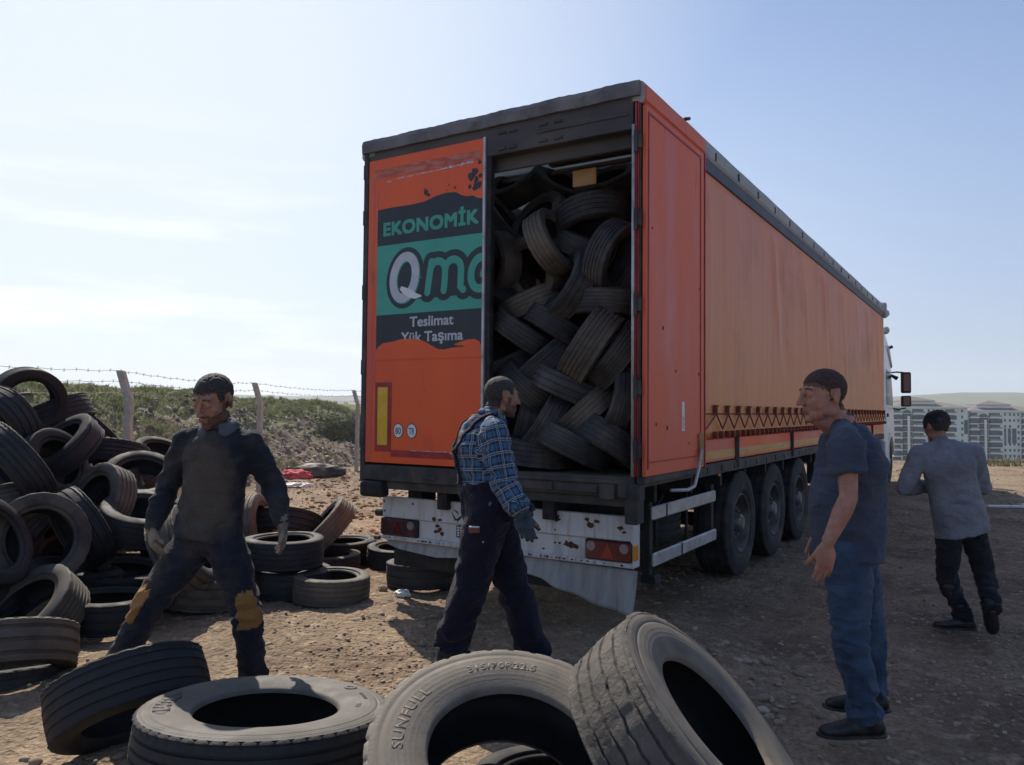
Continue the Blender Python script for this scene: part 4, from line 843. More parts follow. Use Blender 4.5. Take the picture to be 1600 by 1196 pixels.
def road_wheel(parent, x, y, R=.52, W=.36, sgn=1, name='wheel'):
    w = empty(name, (x, y, R - .012)); w.parent = parent
    H = R - .29; q = []
    hw = W / 2
    prof = [(-hw * .8, .285), (-hw * .95, .33), (-hw, .29 + H * .5), (-hw * .97, R - .07), (-hw * .86, R - .012)]
    tr = []
    for g in (-.62, -.22, .22, .62): tr += [(g * hw - .011, R), (g * hw - .007, R - .014), (g * hw + .007, R - .014), (g * hw + .011, R)]
    prof = prof + [(-hw * .8, R - .002)] + tr + [(hw * .8, R - .002), (hw * .86, R - .012), (hw * .97, R - .07), (hw, .29 + H * .5), (hw * .95, .33), (hw * .8, .285)]
    m = MB(); m.lathe(prof, 56, axis='x'); m.build('tyre', m_tyt, w, smooth=False).data.polygons.foreach_set('use_smooth', [True] * 0 or [False] * (56 * (len(prof) - 1)))
    m = MB(); s = sgn
    rp = [(s * hw * .82, .292), (s * hw * .90, .285), (s * hw * .86, .272), (s * hw * .35, .262), (s * hw * .25, .21), (s * hw * .45, .17), (s * hw * .45, .11), (s * hw * .45, .0)]
    m.lathe(rp, 40, axis='x'); rim = m.build('rim', m_rim, w, smooth=True)
    m = MB()
    for k in range(10):
        a = 2 * pi * k / 10; c = (s * hw * .30, .235 * cos(a), .235 * sin(a)); m.tube([(s * hw * .28, c[1], c[2]), (s * hw * .36, c[1], c[2])], .024, 10)
    m.build('hand_holes', m_blkp, rim)
    m = MB(); m.lathe([(s * hw * .45, .095), (s * hw * .85, .085), (s * hw * .98, .06), (s * hw * .98, .0)], 24, axis='x')
    for k in range(10): a = 2 * pi * k / 10 + .2; m.tube([(s * hw * .44, .142 * cos(a), .142 * sin(a)), (s * hw * .60, .142 * cos(a), .142 * sin(a))], .016, 6)
    m.build('hub', m_hub, w, smooth=False)
    return w
for y in (2.765, 4.091, 5.419):
    for s in (1, -1): road_wheel(T, s * 1.06, y, .52, .37, s)
    m = MB(); m.tube([(-1.0, y, .51), (1.0, y, .51)], .07, 12); m.build('axle', m_blkp, T)
    m = MB()
    for s in (1, -1): m.tube([(s * .62, y + .1, .60), (s * .62, y + .1, .92)], .14, 14)
    m.build('air_spring', m_blkp, T)
m = MB(); m.box(.87, 1.25, 2.1, 6.1, 1.052, 1.056) ; m.build('mudguard', m_blkp, T)
w = road_wheel(T, .35, 1.25, .48, .30, 1, 'spare_wheel'); w.rotation_euler = (0, radians(90), 0); w.location = (.62, 1.28, .66)

# ------------------------------------------------------------------ lorry cab
cabp = TM @ Vector((0, 14.8, 0))
cab = empty('lorry_cab', cabp, -YAW, 'white lorry cab seen past the front end of the orange trailer', 'lorry cab')
m_cabw = mat('cab_white_paint', (.66, .67, .68), (.74, .75, .76), scale=2, rough=.3, spec=.6, c3=(.5, .48, .45), s3=4, pos3=(.6, .8))
m_glass = mat('cab_window_glass', (.012, .014, .017), (.02, .022, .026), scale=2, rough=.25, spec=.25)
m = MB()
# outline in (y,z), extruded across; y measured from cab origin
out = [(-.82, .95), (.0, .95), (.0, 1.12), (.72, 1.12), (.90, .95), (1.12, .55), (1.17, .75), (1.16, 1.30), (1.02, 1.75), (.62, 2.55), (.30, 2.98), (-.05, 3.25), (-.60, 3.42), (-.82, 3.42)]
m.prism(out, -1.235, 1.235, 'x'); body = m.build('cab_body', m_cabw, cab, bevel=.05, seg=3)
m = MB(); wn = [(-.42, 1.80), (.84, 1.78), (.86, 1.86), (.50, 2.52), (-.40, 2.60)]
m.prism(wn, 1.236, 1.242, 'x'); m.build('side_window', m_glass, cab, bevel=.002); m = MB(); m.prism(wn, -1.242, -1.236, 'x'); m.build('side_window', m_glass, cab, bevel=.002)
m = MB(); m.add([(-1.1, 1.10, 1.56), (1.1, 1.10, 1.56), (1.05, .60, 2.62), (-1.05, .60, 2.62)], [(0, 1, 2, 3)]); o = m.build('windscreen', m_glass, cab); so = o.modifiers.new('t', 'SOLIDIFY'); so.thickness = .03; so.offset = 1
m = MB(); m.prism([(-.45, 1.02), (.0, 1.02), (.0, 1.15), (.74, 1.15), (.80, 1.3), (.86, 1.74), (.55, 2.60), (-.45, 2.66)], 1.228, 1.2365, 'x'); dr = m.build('door', m_cabw, cab, bevel=.002)
m = MB(); m.box(1.237, 1.262, -.34, -.18, 1.52, 1.60); m.build('handle', m_blkp, dr, bevel=.005)
m = MB(); m.prism([(-.70, .35), (-.02, .35), (-.02, .92), (-.1, 1.0), (-.70, 1.0)], .95, 1.25, 'x'); m.build('step_panel', m_cabw, cab, bevel=.02)
arc = [(.30 + .64 * cos(a), .5 + .64 * sin(a)) for a in np.linspace(.25, pi - .1, 14)]; arc2 = [(.30 + .56 * cos(a), .5 + .56 * sin(a)) for a in np.linspace(pi - .1, .25, 14)]
m = MB(); m.prism(arc + arc2, .9, 1.26, 'x'); m.build('wheel_arch', m_cabw, cab, bevel=.006); m = MB(); m.prism(arc + arc2, -1.26, -.9, 'x'); m.build('wheel_arch', m_cabw, cab, bevel=.006)
for s in (1, -1):
    road_wheel(cab, s * 1.08, .30, .50, .31, s)
    road_wheel(cab, s * 1.0, -2.6, .50, .5, s)
m = MB(); m.box(-.45, .45, -3.4, .8, .6, .9); m.tube([(1.0, -1.9, .62), (1.0, -.9, .62)], .28, 18); m.build('chassis', m_blkp, cab)
for s in (1, -1):
    m = MB(); m.tube([(s * 1.2, .62, 2.56), (s * 1.33, .74, 2.58), (s * 1.52, .82, 2.56)], .018, 8); m.tube([(s * 1.2, .98, 1.72), (s * 1.36, .86, 1.70), (s * 1.52, .84, 1.73)], .016, 8); arm = m.build('mirror_arm', m_blkp, cab, smooth=True)
    m = MB(); m.box(s * 1.52 - .11, s * 1.52 + .11, .78, .88, 2.08, 2.58); m.build('mirror', m_blkp, arm, bevel=.035, seg=3)
    m = MB(); m.box(s * 1.52 - .11, s * 1.52 + .11, .78, .88, 1.76, 2.02); m.build('mirror', m_blkp, arm, bevel=.035, seg=3)
    m = MB(); m.box(s * 1.52 - .085, s * 1.52 + .085, .772, .779, 2.13, 2.53); m.box(s * 1.52 - .085, s * 1.52 + .085, .772, .779, 1.79, 1.99); m.build('mirror_glass', mat('mirror_glass', (.25, .27, .3), rough=.05, metal=.9), arm)
    m = MB(); m.tube([(s * 1.22, .62, 2.50), (s * 1.36, .60, 2.42)], [.03, .05], 10); m.build('kerb_mirror', m_blkp, arm, smooth=True)
m = MB(); m.prism([(-.2, 3.05), (.55, 2.66), (.62, 2.72), (.0, 3.16)], -1.1, 1.26, 'x'); m.build('sun_visor', m_alu, cab, bevel=.01)
m = MB(); m.tube([(1.24, .05, 3.10), (1.31, .10, 3.14)], .035, 10); m.build('marker_lamp', m_blkp, cab)
m = MB(); m.tube([(1.10, -.55, 3.40), (1.16, -.55, 3.62), (1.20, -.55, 3.86)], .018, 8)
for z in (3.46, 3.84): m.lathe([(-.05, .0), (-.05, .05), (.0, .085), (.03, .09), (.03, .0)], 16, c=(1.24, -.55, z), axis='y')
m.build('roof_lamps', m_alu, cab, smooth=False)
# ------------------------------------------------------------------ tyres
def tyre_mat(name, base, dust, lo, hi, sipe=60, zig=.35, depth=.006, sipe_w=.16, rgh=.82, dscale=3.0):
    m = mat(name, base, tuple(a * 1.7 for a in base), scale=9, rough=rgh - .14, rough2=rgh, spec=.5, c3=dust, s3=dscale, pos3=(lo, hi), rnd=.25)
    N, L, b = NG(m); uv = N.new('ShaderNodeUVMap'); uv.uv_map = 'uv'; sp = N.new('ShaderNodeSeparateXYZ'); L.new(uv.outputs[0], sp.inputs[0])
    def M(op, a, c=None):
        n = N.new('ShaderNodeMath'); n.operation = op
        for i, q in enumerate((a, c)):
            if q is None: continue
            if isinstance(q, (int, float)): n.inputs[i].default_value = q
            else: L.new(q, n.inputs[i])
        return n.outputs[0]
    nb = N.new('ShaderNodeTexNoise'); nb.inputs['Scale'].default_value = 90; nb.inputs['Detail'].default_value = 4; tcn = N.new('ShaderNodeTexCoord'); L.new(tcn.outputs['Object'], nb.inputs['Vector'])
    h = M('MULTIPLY', nb.outputs[0], .25)
    if not sipe:
        rg = M('MULTIPLY', M('ABSOLUTE', M('SINE', M('MULTIPLY', sp.outputs[1], 34.0))), .12); zn = M('MULTIPLY', M('GREATER_THAN', sp.outputs[1], .25), rg); h = M('ADD', h, zn)
        rad = M('MULTIPLY', M('LESS_THAN', M('FRACT', M('MULTIPLY', sp.outputs[0], 150.0)), .3), M('GREATER_THAN', M('ABSOLUTE', M('SUBTRACT', sp.outputs[1], .5)), .42)); h = M('SUBTRACT', h, M('MULTIPLY', rad, .5))
    if sipe:
        a = M('MULTIPLY', sp.outputs[0], float(sipe)); zz = M('ABSOLUTE', M('SUBTRACT', sp.outputs[1], .5)); a = M('ADD', a, M('MULTIPLY', zz, zig * sipe * .25)); fr = M('FRACT', a)
        g = M('LESS_THAN', fr, sipe_w); h = M('SUBTRACT', h, g)
    bp = N.new('ShaderNodeBump'); bp.inputs['Strength'].default_value = .9; bp.inputs['Distance'].default_value = depth; L.new(h, bp.inputs['Height']); L.new(bp.outputs[0], b.inputs['Normal'])
    return m
K1 = (.016, .0175, .021); D1 = (.060, .052, .043)
mt_tread = [tyre_mat('tread_rubber_fine', K1, D1, .50, .85, 90, .5, .008, .2), tyre_mat('tread_rubber_block', (.017, .018, .022), (.065, .055, .045), .5, .85, 64, .9, .012, .22),
            tyre_mat('tread_rubber_smooth', (.018, .019, .023), (.08, .07, .056), .5, .85, 44, 0, .002, .1)]
mt_dusty = tyre_mat('tread_rubber_dusty', (.038, .033, .028), (.18, .145, .11), .36, .72, 70, .5, .006, .2)
mt_side = tyre_mat('sidewall_rubber', (.012, .012, .013), (.060, .053, .045), .50, .85, 0, depth=.004)
mt_sided = tyre_mat('sidewall_rubber_dusty', (.035, .030, .026), (.15, .125, .10), .38, .74, 0, depth=.004)
mt_in = tyre_mat('inner_rubber', (.010, .010, .011), (.05, .045, .04), .5, .85, 0, depth=.001)
mt_big = tyre_mat('tread_rubber_weathered', (.085, .078, .068), (.20, .18, .15), .36, .68, 0, depth=.004, dscale=5)
mt_bigs = tyre_mat('sidewall_rubber_weathered', (.11, .094, .076), (.22, .185, .145), .34, .66, 0, depth=.004, dscale=7)
mt_bigs2 = tyre_mat('sidewall_rubber_greyed', (.085, .077, .068), (.155, .14, .12), .34, .66, 0, depth=.004, dscale=7)
mt_torn = tyre_mat('tread_rubber_torn', (.075, .068, .06), (.18, .16, .135), .36, .68, 26, .6, .014, .22, .85, 6)
N, L, b = NG(mt_torn); nz2 = N.new('ShaderNodeTexNoise'); nz2.inputs['Scale'].default_value = 26; nz2.inputs['Detail'].default_value = 8; nz2.inputs['Roughness'].default_value = .7; tcn = N.new('ShaderNodeTexCoord'); L.new(tcn.outputs['Object'], nz2.inputs['Vector'])
bp2 = N.new('ShaderNodeBump'); bp2.inputs['Strength'].default_value = 1; bp2.inputs['Distance'].default_value = .03; L.new(nz2.outputs[0], bp2.inputs['Height']); L.new(b.inputs['Normal'].links[0].from_socket, bp2.inputs['Normal']); L.new(bp2.outputs[0], b.inputs['Normal'])
mt_blk = tyre_mat('sidewall_dark_panel', (.035, .033, .031), (.06, .055, .05), .4, .8, 0, depth=.001)

def lathe_uv(name, prof, n, mats, rfun=None, smooth=True):
    vs = []; k = len(prof)
    for i in range(n):
        a = 2 * pi * i / n
        for j, (z, r) in enumerate(prof):
            if rfun: z, r = rfun(a, i, j, z, r)
            vs.append((r * cos(a), r * sin(a), z))
    L_ = [0]
    for j in range(1, k): L_.append(L_[-1] + sqrt((prof[j][0] - prof[j - 1][0]) ** 2 + (prof[j][1] - prof[j - 1][1]) ** 2))
    fs = []; uvs = []
    for i in range(n):
        for j in range(k - 1):
            a, b_, c, d = i * k + j, ((i + 1) % n) * k + j, ((i + 1) % n) * k + j + 1, i * k + j + 1; fs.append((a, b_, c, d)); v0, v1 = L_[j] / L_[-1], L_[j + 1] / L_[-1]
            uvs += [(i / n, v0), ((i + 1) / n, v0), ((i + 1) / n, v1), (i / n, v1)]
    me = bpy.data.meshes.new(name); me.from_pydata(vs, [], fs); u = me.uv_layers.new(name='uv'); u.data.foreach_set('uv', np.array(uvs, dtype=np.float32).ravel())
    me.materials.append(mats)
    if smooth:
        me.polygons.foreach_set('use_smooth', [True] * len(fs))
    return me
def tyre_proto(R, W, rim, grooves, gd, mtr, msd, n=64, lug=0, oval=.012, sink=0., seed=0, gw=.008, worn=False, rings=()):
    """returns list of (part name, mesh)"""
    hw = W / 2; H = R - rim; rr = random.Random(seed); ph = rr.random() * 6
    def defo(a, i, j, z, r):
        return z + .004 * sin(2 * a + ph) + sink * sin(a + ph) * .3, r * (1 + oval * cos(2 * (a - ph)) + .003 * sin(5 * a + ph))
    sh = R - .055 * H / .11 * .35
    side = [(hw * .74, rim), (hw * .84, rim + .004), (hw * .88, rim + .014), (hw * .90, rim + .03), (hw * .95, rim + H * .22), (hw * .985, rim + H * .36), (hw * .992, rim + H * .40), (hw * 1.0, rim + H * .5), (hw * 1.0, rim + H * .58), (hw * .985, rim + H * .68)]
    for q in rings: side.append((hw * .975 + .0, rim + H * q)); side.append((hw * .975 - .003, rim + H * (q + .012))); side.append((hw * .97 , rim + H * (q + .03)))
    side += [(hw * .955, R - H * .15), (hw * .925, R - H * .085)]
    top = [(hw * .925, R - H * .085), (hw * .90, R - H * .045), (hw * .86, R - H * .018)]
    tread = list(top); xs_ = np.linspace(hw * .80, -hw * .80, grooves * 2 + 1) if grooves else [0]
    crown = lambda z: R - .012 * (z / hw) ** 2 * (H / .15)
    gz = np.linspace(hw * .56, -hw * .56, grooves) if grooves > 1 else ([0] if grooves else [])
    tread.append((hw * .80, crown(hw * .8)))
    for g in gz: tread += [(g + gw, crown(g)), (g + gw * .6, crown(g) - gd), (g - gw * .6, crown(g) - gd), (g - gw, crown(g))]
    tread.append((-hw * .80, crown(hw * .8))); tread += [(-z, r) for z, r in reversed(top)]
    def tr(a, i, j, z, r):
        if worn and abs(z) < hw * .79: z += .006 * mnoise.noise(Vector((cos(a) * 14, sin(a) * 14, z * 20))) + .003 * mnoise.noise(Vector((cos(a) * 60, sin(a) * 60, z * 20)))
        if lug and (i % lug == 0) and abs(z) > hw * .79: r -= H * .035; z *= .985
        if worn and R - .03 < r: r += .003 + .005 * mnoise.noise(Vector((cos(a) * 9, sin(a) * 9, z * 30)))+ .003 * mnoise.noise(Vector((cos(a) * 40, sin(a) * 40, z * 90)))
        return defo(a, i, j, z, r)
    inner = [(hw * .74, rim), (hw * .76, rim + .02), (hw * .90, rim + H * .5), (hw * .78, R - .04), (hw * .5, R - .028), (0, R - .026), (-hw * .5, R - .028), (-hw * .78, R - .04), (-hw * .90, rim + H * .5), (-hw * .76, rim + .02), (-hw * .74, rim)]
    ms = [lathe_uv('tread', tread, n, mtr, tr), lathe_uv('sidewall', side, n, msd, defo), lathe_uv('sidewall', [(-z, r) for z, r in reversed(side)], n, msd, defo), lathe_uv('inner_liner', inner, n, mt_in, defo)]
    # sharp tread grooves
    try:
        bm = bmesh.new(); bm.from_mesh(ms[0])
        for e in bm.edges:
            if len(e.link_faces) == 2 and e.calc_face_angle(0) > radians(38): e.smooth = False
        bm.to_mesh(ms[0]); bm.free()
    except Exception: pass
    return list(zip(('tread', 'sidewall', 'sidewall', 'inner_liner'), ms)), defo, side
PROT = {}
def P_(k, *a, **kw): PROT[k] = tyre_proto(*a, **kw)
P_('a', .315, .205, .200, 4, .007, mt_tread[0], mt_side, 72, seed=1)
P_('b', .335, .225, .215, 3, .008, mt_tread[1], mt_side, 72, lug=3, seed=2)
P_('c', .305, .195, .195, 4, .005, mt_tread[2], mt_side, 64, seed=3, oval=.02)
P_('d', .345, .245, .220, 4, .008, mt_tread[1], mt_side, 72, lug=2, seed=4)
P_('e', .325, .215, .205, 2, .010, mt_tread[0], mt_side, 72, lug=4, seed=5, oval=.02)
P_('da', .320, .215, .205, 4, .007, mt_dusty, mt_sided, 72, lug=3, seed=6)
P_('db', .345, .250, .220, 5, .008, mt_dusty, mt_sided, 72, lug=3, seed=7)
P_('lug', .36, .26, .22, 3, .016, mt_dusty, mt_side, 96, lug=3, seed=8, gw=.012)
P_('van', .352, .25, .215, 4, .007, mt_tread[0], mt_side, 96, lug=3, seed=9)
P_('trA', .507, .300, .286, 5, .010, mt_tread[0], mt_bigs2, 216, lug=4, seed=10, oval=.004, rings=(.72, .80))
P_('trB', .507, .310, .286, 4, .010, mt_big, mt_bigs, 216, lug=6, seed=13, oval=.006, rings=(.74,))
P_('trC', .475, .315, .268, 4, .013, mt_torn, mt_bigs, 216, lug=0, seed=12, oval=.015, gw=.007, worn=True, rings=(.7,))
mt_load = [tyre_mat('tread_rubber_dusty_lightened', (.026, .026, .028), (.13, .115, .095), .44, .76, 70, .5, .009, .2), tyre_mat('sidewall_rubber_dusty_lightened', (.028, .028, .030), (.14, .125, .105), .44, .76, 0, depth=.004)]  # dusty rubber, lightened to stand in for light and glare on the load
for k_, a_ in (('a', (.315, .205, .200, 4, .007)), ('b', (.335, .225, .215, 5, .008)), ('c', (.305, .195, .195, 4, .006)), ('d', (.345, .245, .220, 4, .008)), ('e', (.325, .215, .205, 3, .010))): P_('L' + k_, *a_, mt_load[0], mt_load[1], 72, lug=3, seed=ord(k_), oval=.025)
rt = random.Random(77)
def place_tyre(kind, c, axis, label, group, spin=None, s=1.0):
    ax = Vector(axis).normalized(); q = ax.to_track_quat('Z', 'Y')
    t = empty('tyre', c, 0, label, 'tyre', group); t.scale = (s, s, s); t.rotation_mode = 'QUATERNION'; t.rotation_quaternion = q @ Matrix.Rotation(rt.random() * 6.283 if spin is None else spin, 3, 'Z').to_quaternion()
    for nm, me in PROT[kind][0]: link(nm, me, t)
    return t
UP = (0, 0, 1)
def vax(px, py, Y, rx, ry, tc_):
    """axis given as right / up components across the line of sight plus part toward the viewer"""
    d = (at(px, py, Y) - Vector((0, 0, CAM_H))).normalized(); r = d.cross(Vector((0, 0, 1))).normalized(); u = r.cross(d)
    return r * rx + u * ry - d * tc_

# --- four big lorry tyres in the foreground and what they lean on
GF = 'big tyres in the foreground'
t1 = place_tyre('van', at(203, 1090, 3.75), (-.42, .42, .80), 'tyre tipped against the white-lettered lorry tyre at the lower left', GF, .4)
t2 = place_tyre('trA', at(418, 1099, 3.30) - Vector((.03, .10, 1)).normalized() * .145, (.03, .10, 1), 'big lorry tyre lying flat with a broad pale sidewall, in front of the bearded man', GF, 0.0)
t3 = place_tyre('trB', at(800, 1168, 2.72) - Vector((.08, -.40, .92)).normalized() * .15, (.08, -.40, .92), 'big lorry tyre with raised size lettering tilted towards the camera, bottom centre', GF, 0.0)
t4 = place_tyre('trC', at(1082, 1166, 2.84), (.66, -.24, .71), 'big lorry tyre with torn worn tread leaning at bottom right', GF, 1.0)
place_tyre('a', (.165, 3.05, .115), (.05, 0, 1), 'small tyre seen through the hole of the tilted lorry tyre', GF)
place_tyre('trA', (.55, 1.95, .15), (0, .03, 1), 'lorry tyre on the ground under the leaning one, below the view', GF)
def bend_text(tyre, kind, txt, ang, size, rad, off, mt, space=1.0, lift=.003, name='raised_lettering', width=None):
    """writing moulded on the +Z sidewall; ang = centre angle (clockwise reading, tops outward)"""
    me = text_mesh(txt, size, off, 0, space); co = np.array([v.co[:] for v in me.vertices]); w = co[:, 0].max(); sc_ = (width / w) if width else 1.0
    bm = bmesh.new(); bm.from_mesh(me); ret = bmesh.ops.extrude_face_region(bm, geom=bm.faces[:]); ev = [g for g in ret['geom'] if isinstance(g, bmesh.types.BMVert)]; evs = set(ev)
    side = PROT[kind][2]; rs_ = [p[1] for p in side]; zs_ = [p[0] for p in side]; defo = PROT[kind][1]
    for v in bm.verts:
        r = rad + v.co.y; a = ang - (v.co.x * sc_ - w * sc_ / 2) / rad; z = float(np.interp(r, rs_, zs_)); z2, r2 = defo(a, 0, 0, z, r)
        v.co = Vector((r2 * cos(a), r2 * sin(a), z2 + (lift if v in evs else -.002)))
    bmesh.ops.recalc_face_normals(bm, faces=bm.faces); bm.to_mesh(me); bm.free(); me.materials.clear(); me.materials.append(mt); return link(name, me, tyre)
def local_angle(tyre, wp):
    bpy.context.view_layer.update(); p = tyre.matrix_world.inverted() @ Vector(wp); return math.atan2(p.y, p.x)
mt_let = tyre_mat('lettering_rubber', (.12, .11, .10), (.24, .22, .19), .4, .7, 0, depth=.001)
mt_letd = tyre_mat('lettering_rubber_dark', (.075, .07, .062), (.14, .125, .105), .4, .7, 0, depth=.001)
aL = local_angle(t2, t2.location + Vector((-.5, -.10, 0)))
def arc_panel(tyre, kind, a0, a1, r0, r1, mt, lift=.0012, name='lettering_panel'):
    side = PROT[kind][2]; rs_ = [p[1] for p in side]; zs_ = [p[0] for p in side]; defo = PROT[kind][1]; vs = []; fs = []; n = 30; k = 7
    for i in range(n + 1):
        u = i / n; a = a0 + (a1 - a0) * u; tap = min(1, 5 * min(u, 1 - u) + .25)
        for j in range(k + 1):
            r = (r0 + r1) / 2 + (r1 - r0) * (j / k - .5) * tap; z = float(np.interp(r, rs_, zs_)); z2, r2 = defo(a, 0, 0, z, r); vs.append((r2 * cos(a), r2 * sin(a), z2 + lift))
    for i in range(n):
        for j in range(k): q = i * (k + 1) + j; fs.append((q, q + 1, q + k + 2, q + k + 1))
    m = MB(); m.add(vs, fs); return m.build(name, mt, tyre, smooth=True)
arc_panel(t2, 'trA', aL + .36, aL - .42, .372, .436, mt_blk)
bend_text(t2, 'trA', 'LASSA', aL - .02, .07, .378, .008, mt_bigs2, 1.0, .004, width=.20)
aR = local_angle(t2, t2.location + Vector((.42, .34, 0))); bend_text(t2, 'trA', 'O', aR + .12, .07, .385, .004, mt_letd, 1, .003); bend_text(t2, 'trA', 'TUBELESS', aR - .25, .022, .395, 0, mt_letd, 1.1, .002)
bend_text(t2, 'trA', '22.5', aR - .62, .03, .36, 0, mt_letd, 1.1, .002)
aS = local_angle(t3, t3.location + Vector((-.5, -.02, 0))); bend_text(t3, 'trB', 'SUNFULL', aS - .30, .055, .372, .0005, mt_bigs, 1.1, .0011, width=.29)
aT = local_angle(t3, t3.location + Vector((-.06, .5, 0.22))); bend_text(t3, 'trB', '315/70R22.5', aT, .042, .378, .001, mt_bigs, 1.1, .0013, width=.26)

# --- loose tyres lying between the men
GM = 'loose tyres on the ground'
MID = [('da', 518, 922, 6.15, (.02, .0, 1), 'tyre lying flat alone, nearest on the dirt between the two left-hand men'),
 ('b', 661, 897, 6.75, (-.03, .02, 1), 'tyre lying flat under the left end of the white bumper board'),
 ('a', 622, 872, 7.35, (.05, -.02, 1), 'tyre lying flat just behind the one under the bumper board'),
 ('d', 537, 862, 7.75, (.0, .0, 1), 'sunlit flat tyre behind the leaning one, left of the bumper'),
 ('c', 515, 880, 7.0, (.0, -.0, 1), 'smaller flat tyre half hidden behind the lone nearest tyre'),
 ('da', 512, 824, 7.9, 'v', (-.70, .62, .12), 'tyre leaning at forty-five degrees between the flat ones'),
 ('b', 452, 822, 8.0, 'v', (.12, .75, -.2), 'dark tyre tilted behind the leaning one, right of the bearded man\'s glove'),
 ('d', 443, 861, 6.84, (.0, .0, 1), 'dark tyre stacked flat on another, right of the bearded man\'s hand'),
 ('b', 456, 907, 6.84, (.02, -.02, 1), 'dark flat tyre under the stacked one, open top showing'),
 ('db', 398, 828, 7.8, 'v', (.9, .2, .35), 'grey tyre standing behind the bearded man\'s hip'),
 ('a', 414, 778, 9.2, (.05, .05, 1), 'dark tyre lying behind the bearded man\'s elbow'),
 ('c', 418, 806, 8.6, (-.05, .05, 1), 'dark tyre lying between his forearm and the tilted tyre'),
 ('lug', 318, 928, 5.9, 'v', (.1, .9, .35), 'chunky lugged tyre between the bearded man\'s legs'),
 ('lug', 290, 862, 6.2, 'v', (.75, .45, .3), 'dusty lugged tyre behind the bearded man\'s thigh, sunlit on its edge'),
 ('b', 172, 962, 5.95, (.03, .02, 1), 'flat open tyre in the shade left of the bearded man\'s shin'),
 ('d', 190, 925, 6.5, (.1, -.1, 1), 'tyre sunk in shadow behind the flat open one'),
 ('e', 380, 870, 6.9, 'v', (-.2, .85, .1), 'tyre behind the bearded man\'s seat, half tipped')]
for e in MID:
    kind, px, py, Y, *r = e
    R_, W_ = {'a': (.315, .205), 'b': (.335, .225), 'c': (.305, .195), 'd': (.345, .245), 'e': (.325, .215), 'da': (.32, .215), 'db': (.345, .25), 'lug': (.36, .26), 'van': (.38, .26)}[kind]
    if r[0] == 'v': ax = vax(px, py, Y, *r[1]); lab = r[2]
    else: ax = Vector(r[0]); lab = r[1]
    ax.normalize(); flat = abs(ax.z) > .97 and 'stacked' not in lab
    c = gnd(px, py, W_ * .45) if flat and py > 840 else at(px, py, Y); low = R_ * sqrt(max(0, 1 - ax.z ** 2)) + W_ / 2 * abs(ax.z); g = float(ground_h(c.x, c.y))
    if c.z - low < g - .01 or (abs(ax.z) > .97 and lab.find('stacked') < 0): c.z = g + low - .012
    place_tyre(kind, c, ax, lab, GM)

# --- the heap at the left
GP = 'tyres heaped at the left'
PILE = [('a', 44, 627, 7.3, (.25, -.18, .93), 'tyre standing upright on top of the heap, sky through its hole'),
 ('b', 5, 662, 6.9, (-.70, -.42, .45), 'tyre at the left edge just below the upright one, hole turned left'),
 ('d', 86, 652, 7.7, (-.35, .80, -.15), 'dark tyre lying behind the upright one near the top'),
 ('b', 134, 668, 8.1, (.62, .65, -.1), 'tyre tread rising behind the heap at its right shoulder'),
 ('e', 103, 698, 7.1, (-.62, .66, .35), 'tyre with sunlit rim and deep side tread below the top, hole turned up left'),
 ('van', 22, 727, 6.3, (.72, .52, -.15), 'large dark tyre showing its broad tread at the left, halfway up'),
 ('a', 82, 728, 6.8, (.62, .35, .62), 'tyre with dark hole just right of the broad dark tread'),
 ('d', 176, 716, 8.0, (.10, .95, -.25), 'ribbed tyre lying tilted at the right shoulder of the heap'),
 ('c', 166, 762, 7.25, (-.3, .85, .1), 'ribbed tyre behind the standing pale one'),
 ('da', 158, 784, 6.75, (-.72, .30, .52), 'brownish tyre standing with its hole turned left in mid-heap'),
 ('e', 221, 752, 7.2, (.05, .72, .62), 'tyre with a big dark opening facing up right of mid-heap'),
 ('c', 252, 716, 8.6, (.3, .8, .45), 'smaller tyre at the far right of the heap beside the man\'s sleeve'),
 ('db', 58, 846, 5.85, (.22, .12, .95), 'big tyre facing the camera low in the heap, sunlit patch on its rim'),
 ('b', 126, 826, 6.3, (.80, .45, -.2), 'checker-treaded tyre with sunlit top, right of the big facing one'),
 ('d', 226, 812, 6.6, (.10, .75, .35), 'tyre with a thin bright rim left of the bearded man\'s forearm'),
 ('da', 6, 792, 6.3, (-.2, .75, -.2), 'small brown lit tyre edge at the left border'),
 ('e', -22, 852, 5.4, (.72, .30, .58), 'dark tyre with one bright bead line at the left border'),
 ('db', 52, 960, 5.4, (-.55, .62, .50), 'pale grooved tyre at the foot of the heap, hole turned up left'),
 ('lug', 18, 1018, 4.75, (.06, 1, -.20), 'lug-edged tyre lying at the left border in front of the heap'),
 ('b', 0, 1078, 4.75, (.0, 1, .05), 'tyre under the lug-edged one at the left border'),
 ('a', 190, 862, 6.7, (.4, .3, .8), 'tyre in deep shade at the right foot of the heap'),
 ('b', 118, 905, 6.3, (.2, .9, .2), 'tyre in deep shade behind the pale grooved one'),
 ('d', -40, 930, 5.6, (-.3, .8, .4), 'tyre cut by the left border behind the pale grooved one')]
for kind, px, py, Y, a, lab in PILE:
    place_tyre(kind, at(px, py, Y), vax(px, py, Y, *a), lab, GP)
# tyres buried inside the heap that carry the outer ones
rt2 = random.Random(9); n = 0
lab = 'dark worn tyre buried inside the heap at the left'
for lay, (z, cnt, rad) in enumerate(((.14, 13, 1.45), (.38, 11, 1.2), (.62, 9, 1.0), (.88, 7, .8), (1.12, 5, .6), (1.32, 3, .35))):
    for k in range(cnt):
        a = 2 * pi * k / cnt + lay * .7 + rt2.random() * .4; q = rad * (.35 + .65 * (k % 2)) 
        p = Vector((-4.75 + cos(a) * q * 1.15, 7.85 + sin(a) * q * .8, z)); s = .9 - lay * .05
        place_tyre(rt2.choice('abcde'), p, (rt2.gauss(0, .35), rt2.gauss(0, .35), s), lab, 'tyres buried inside the left heap')

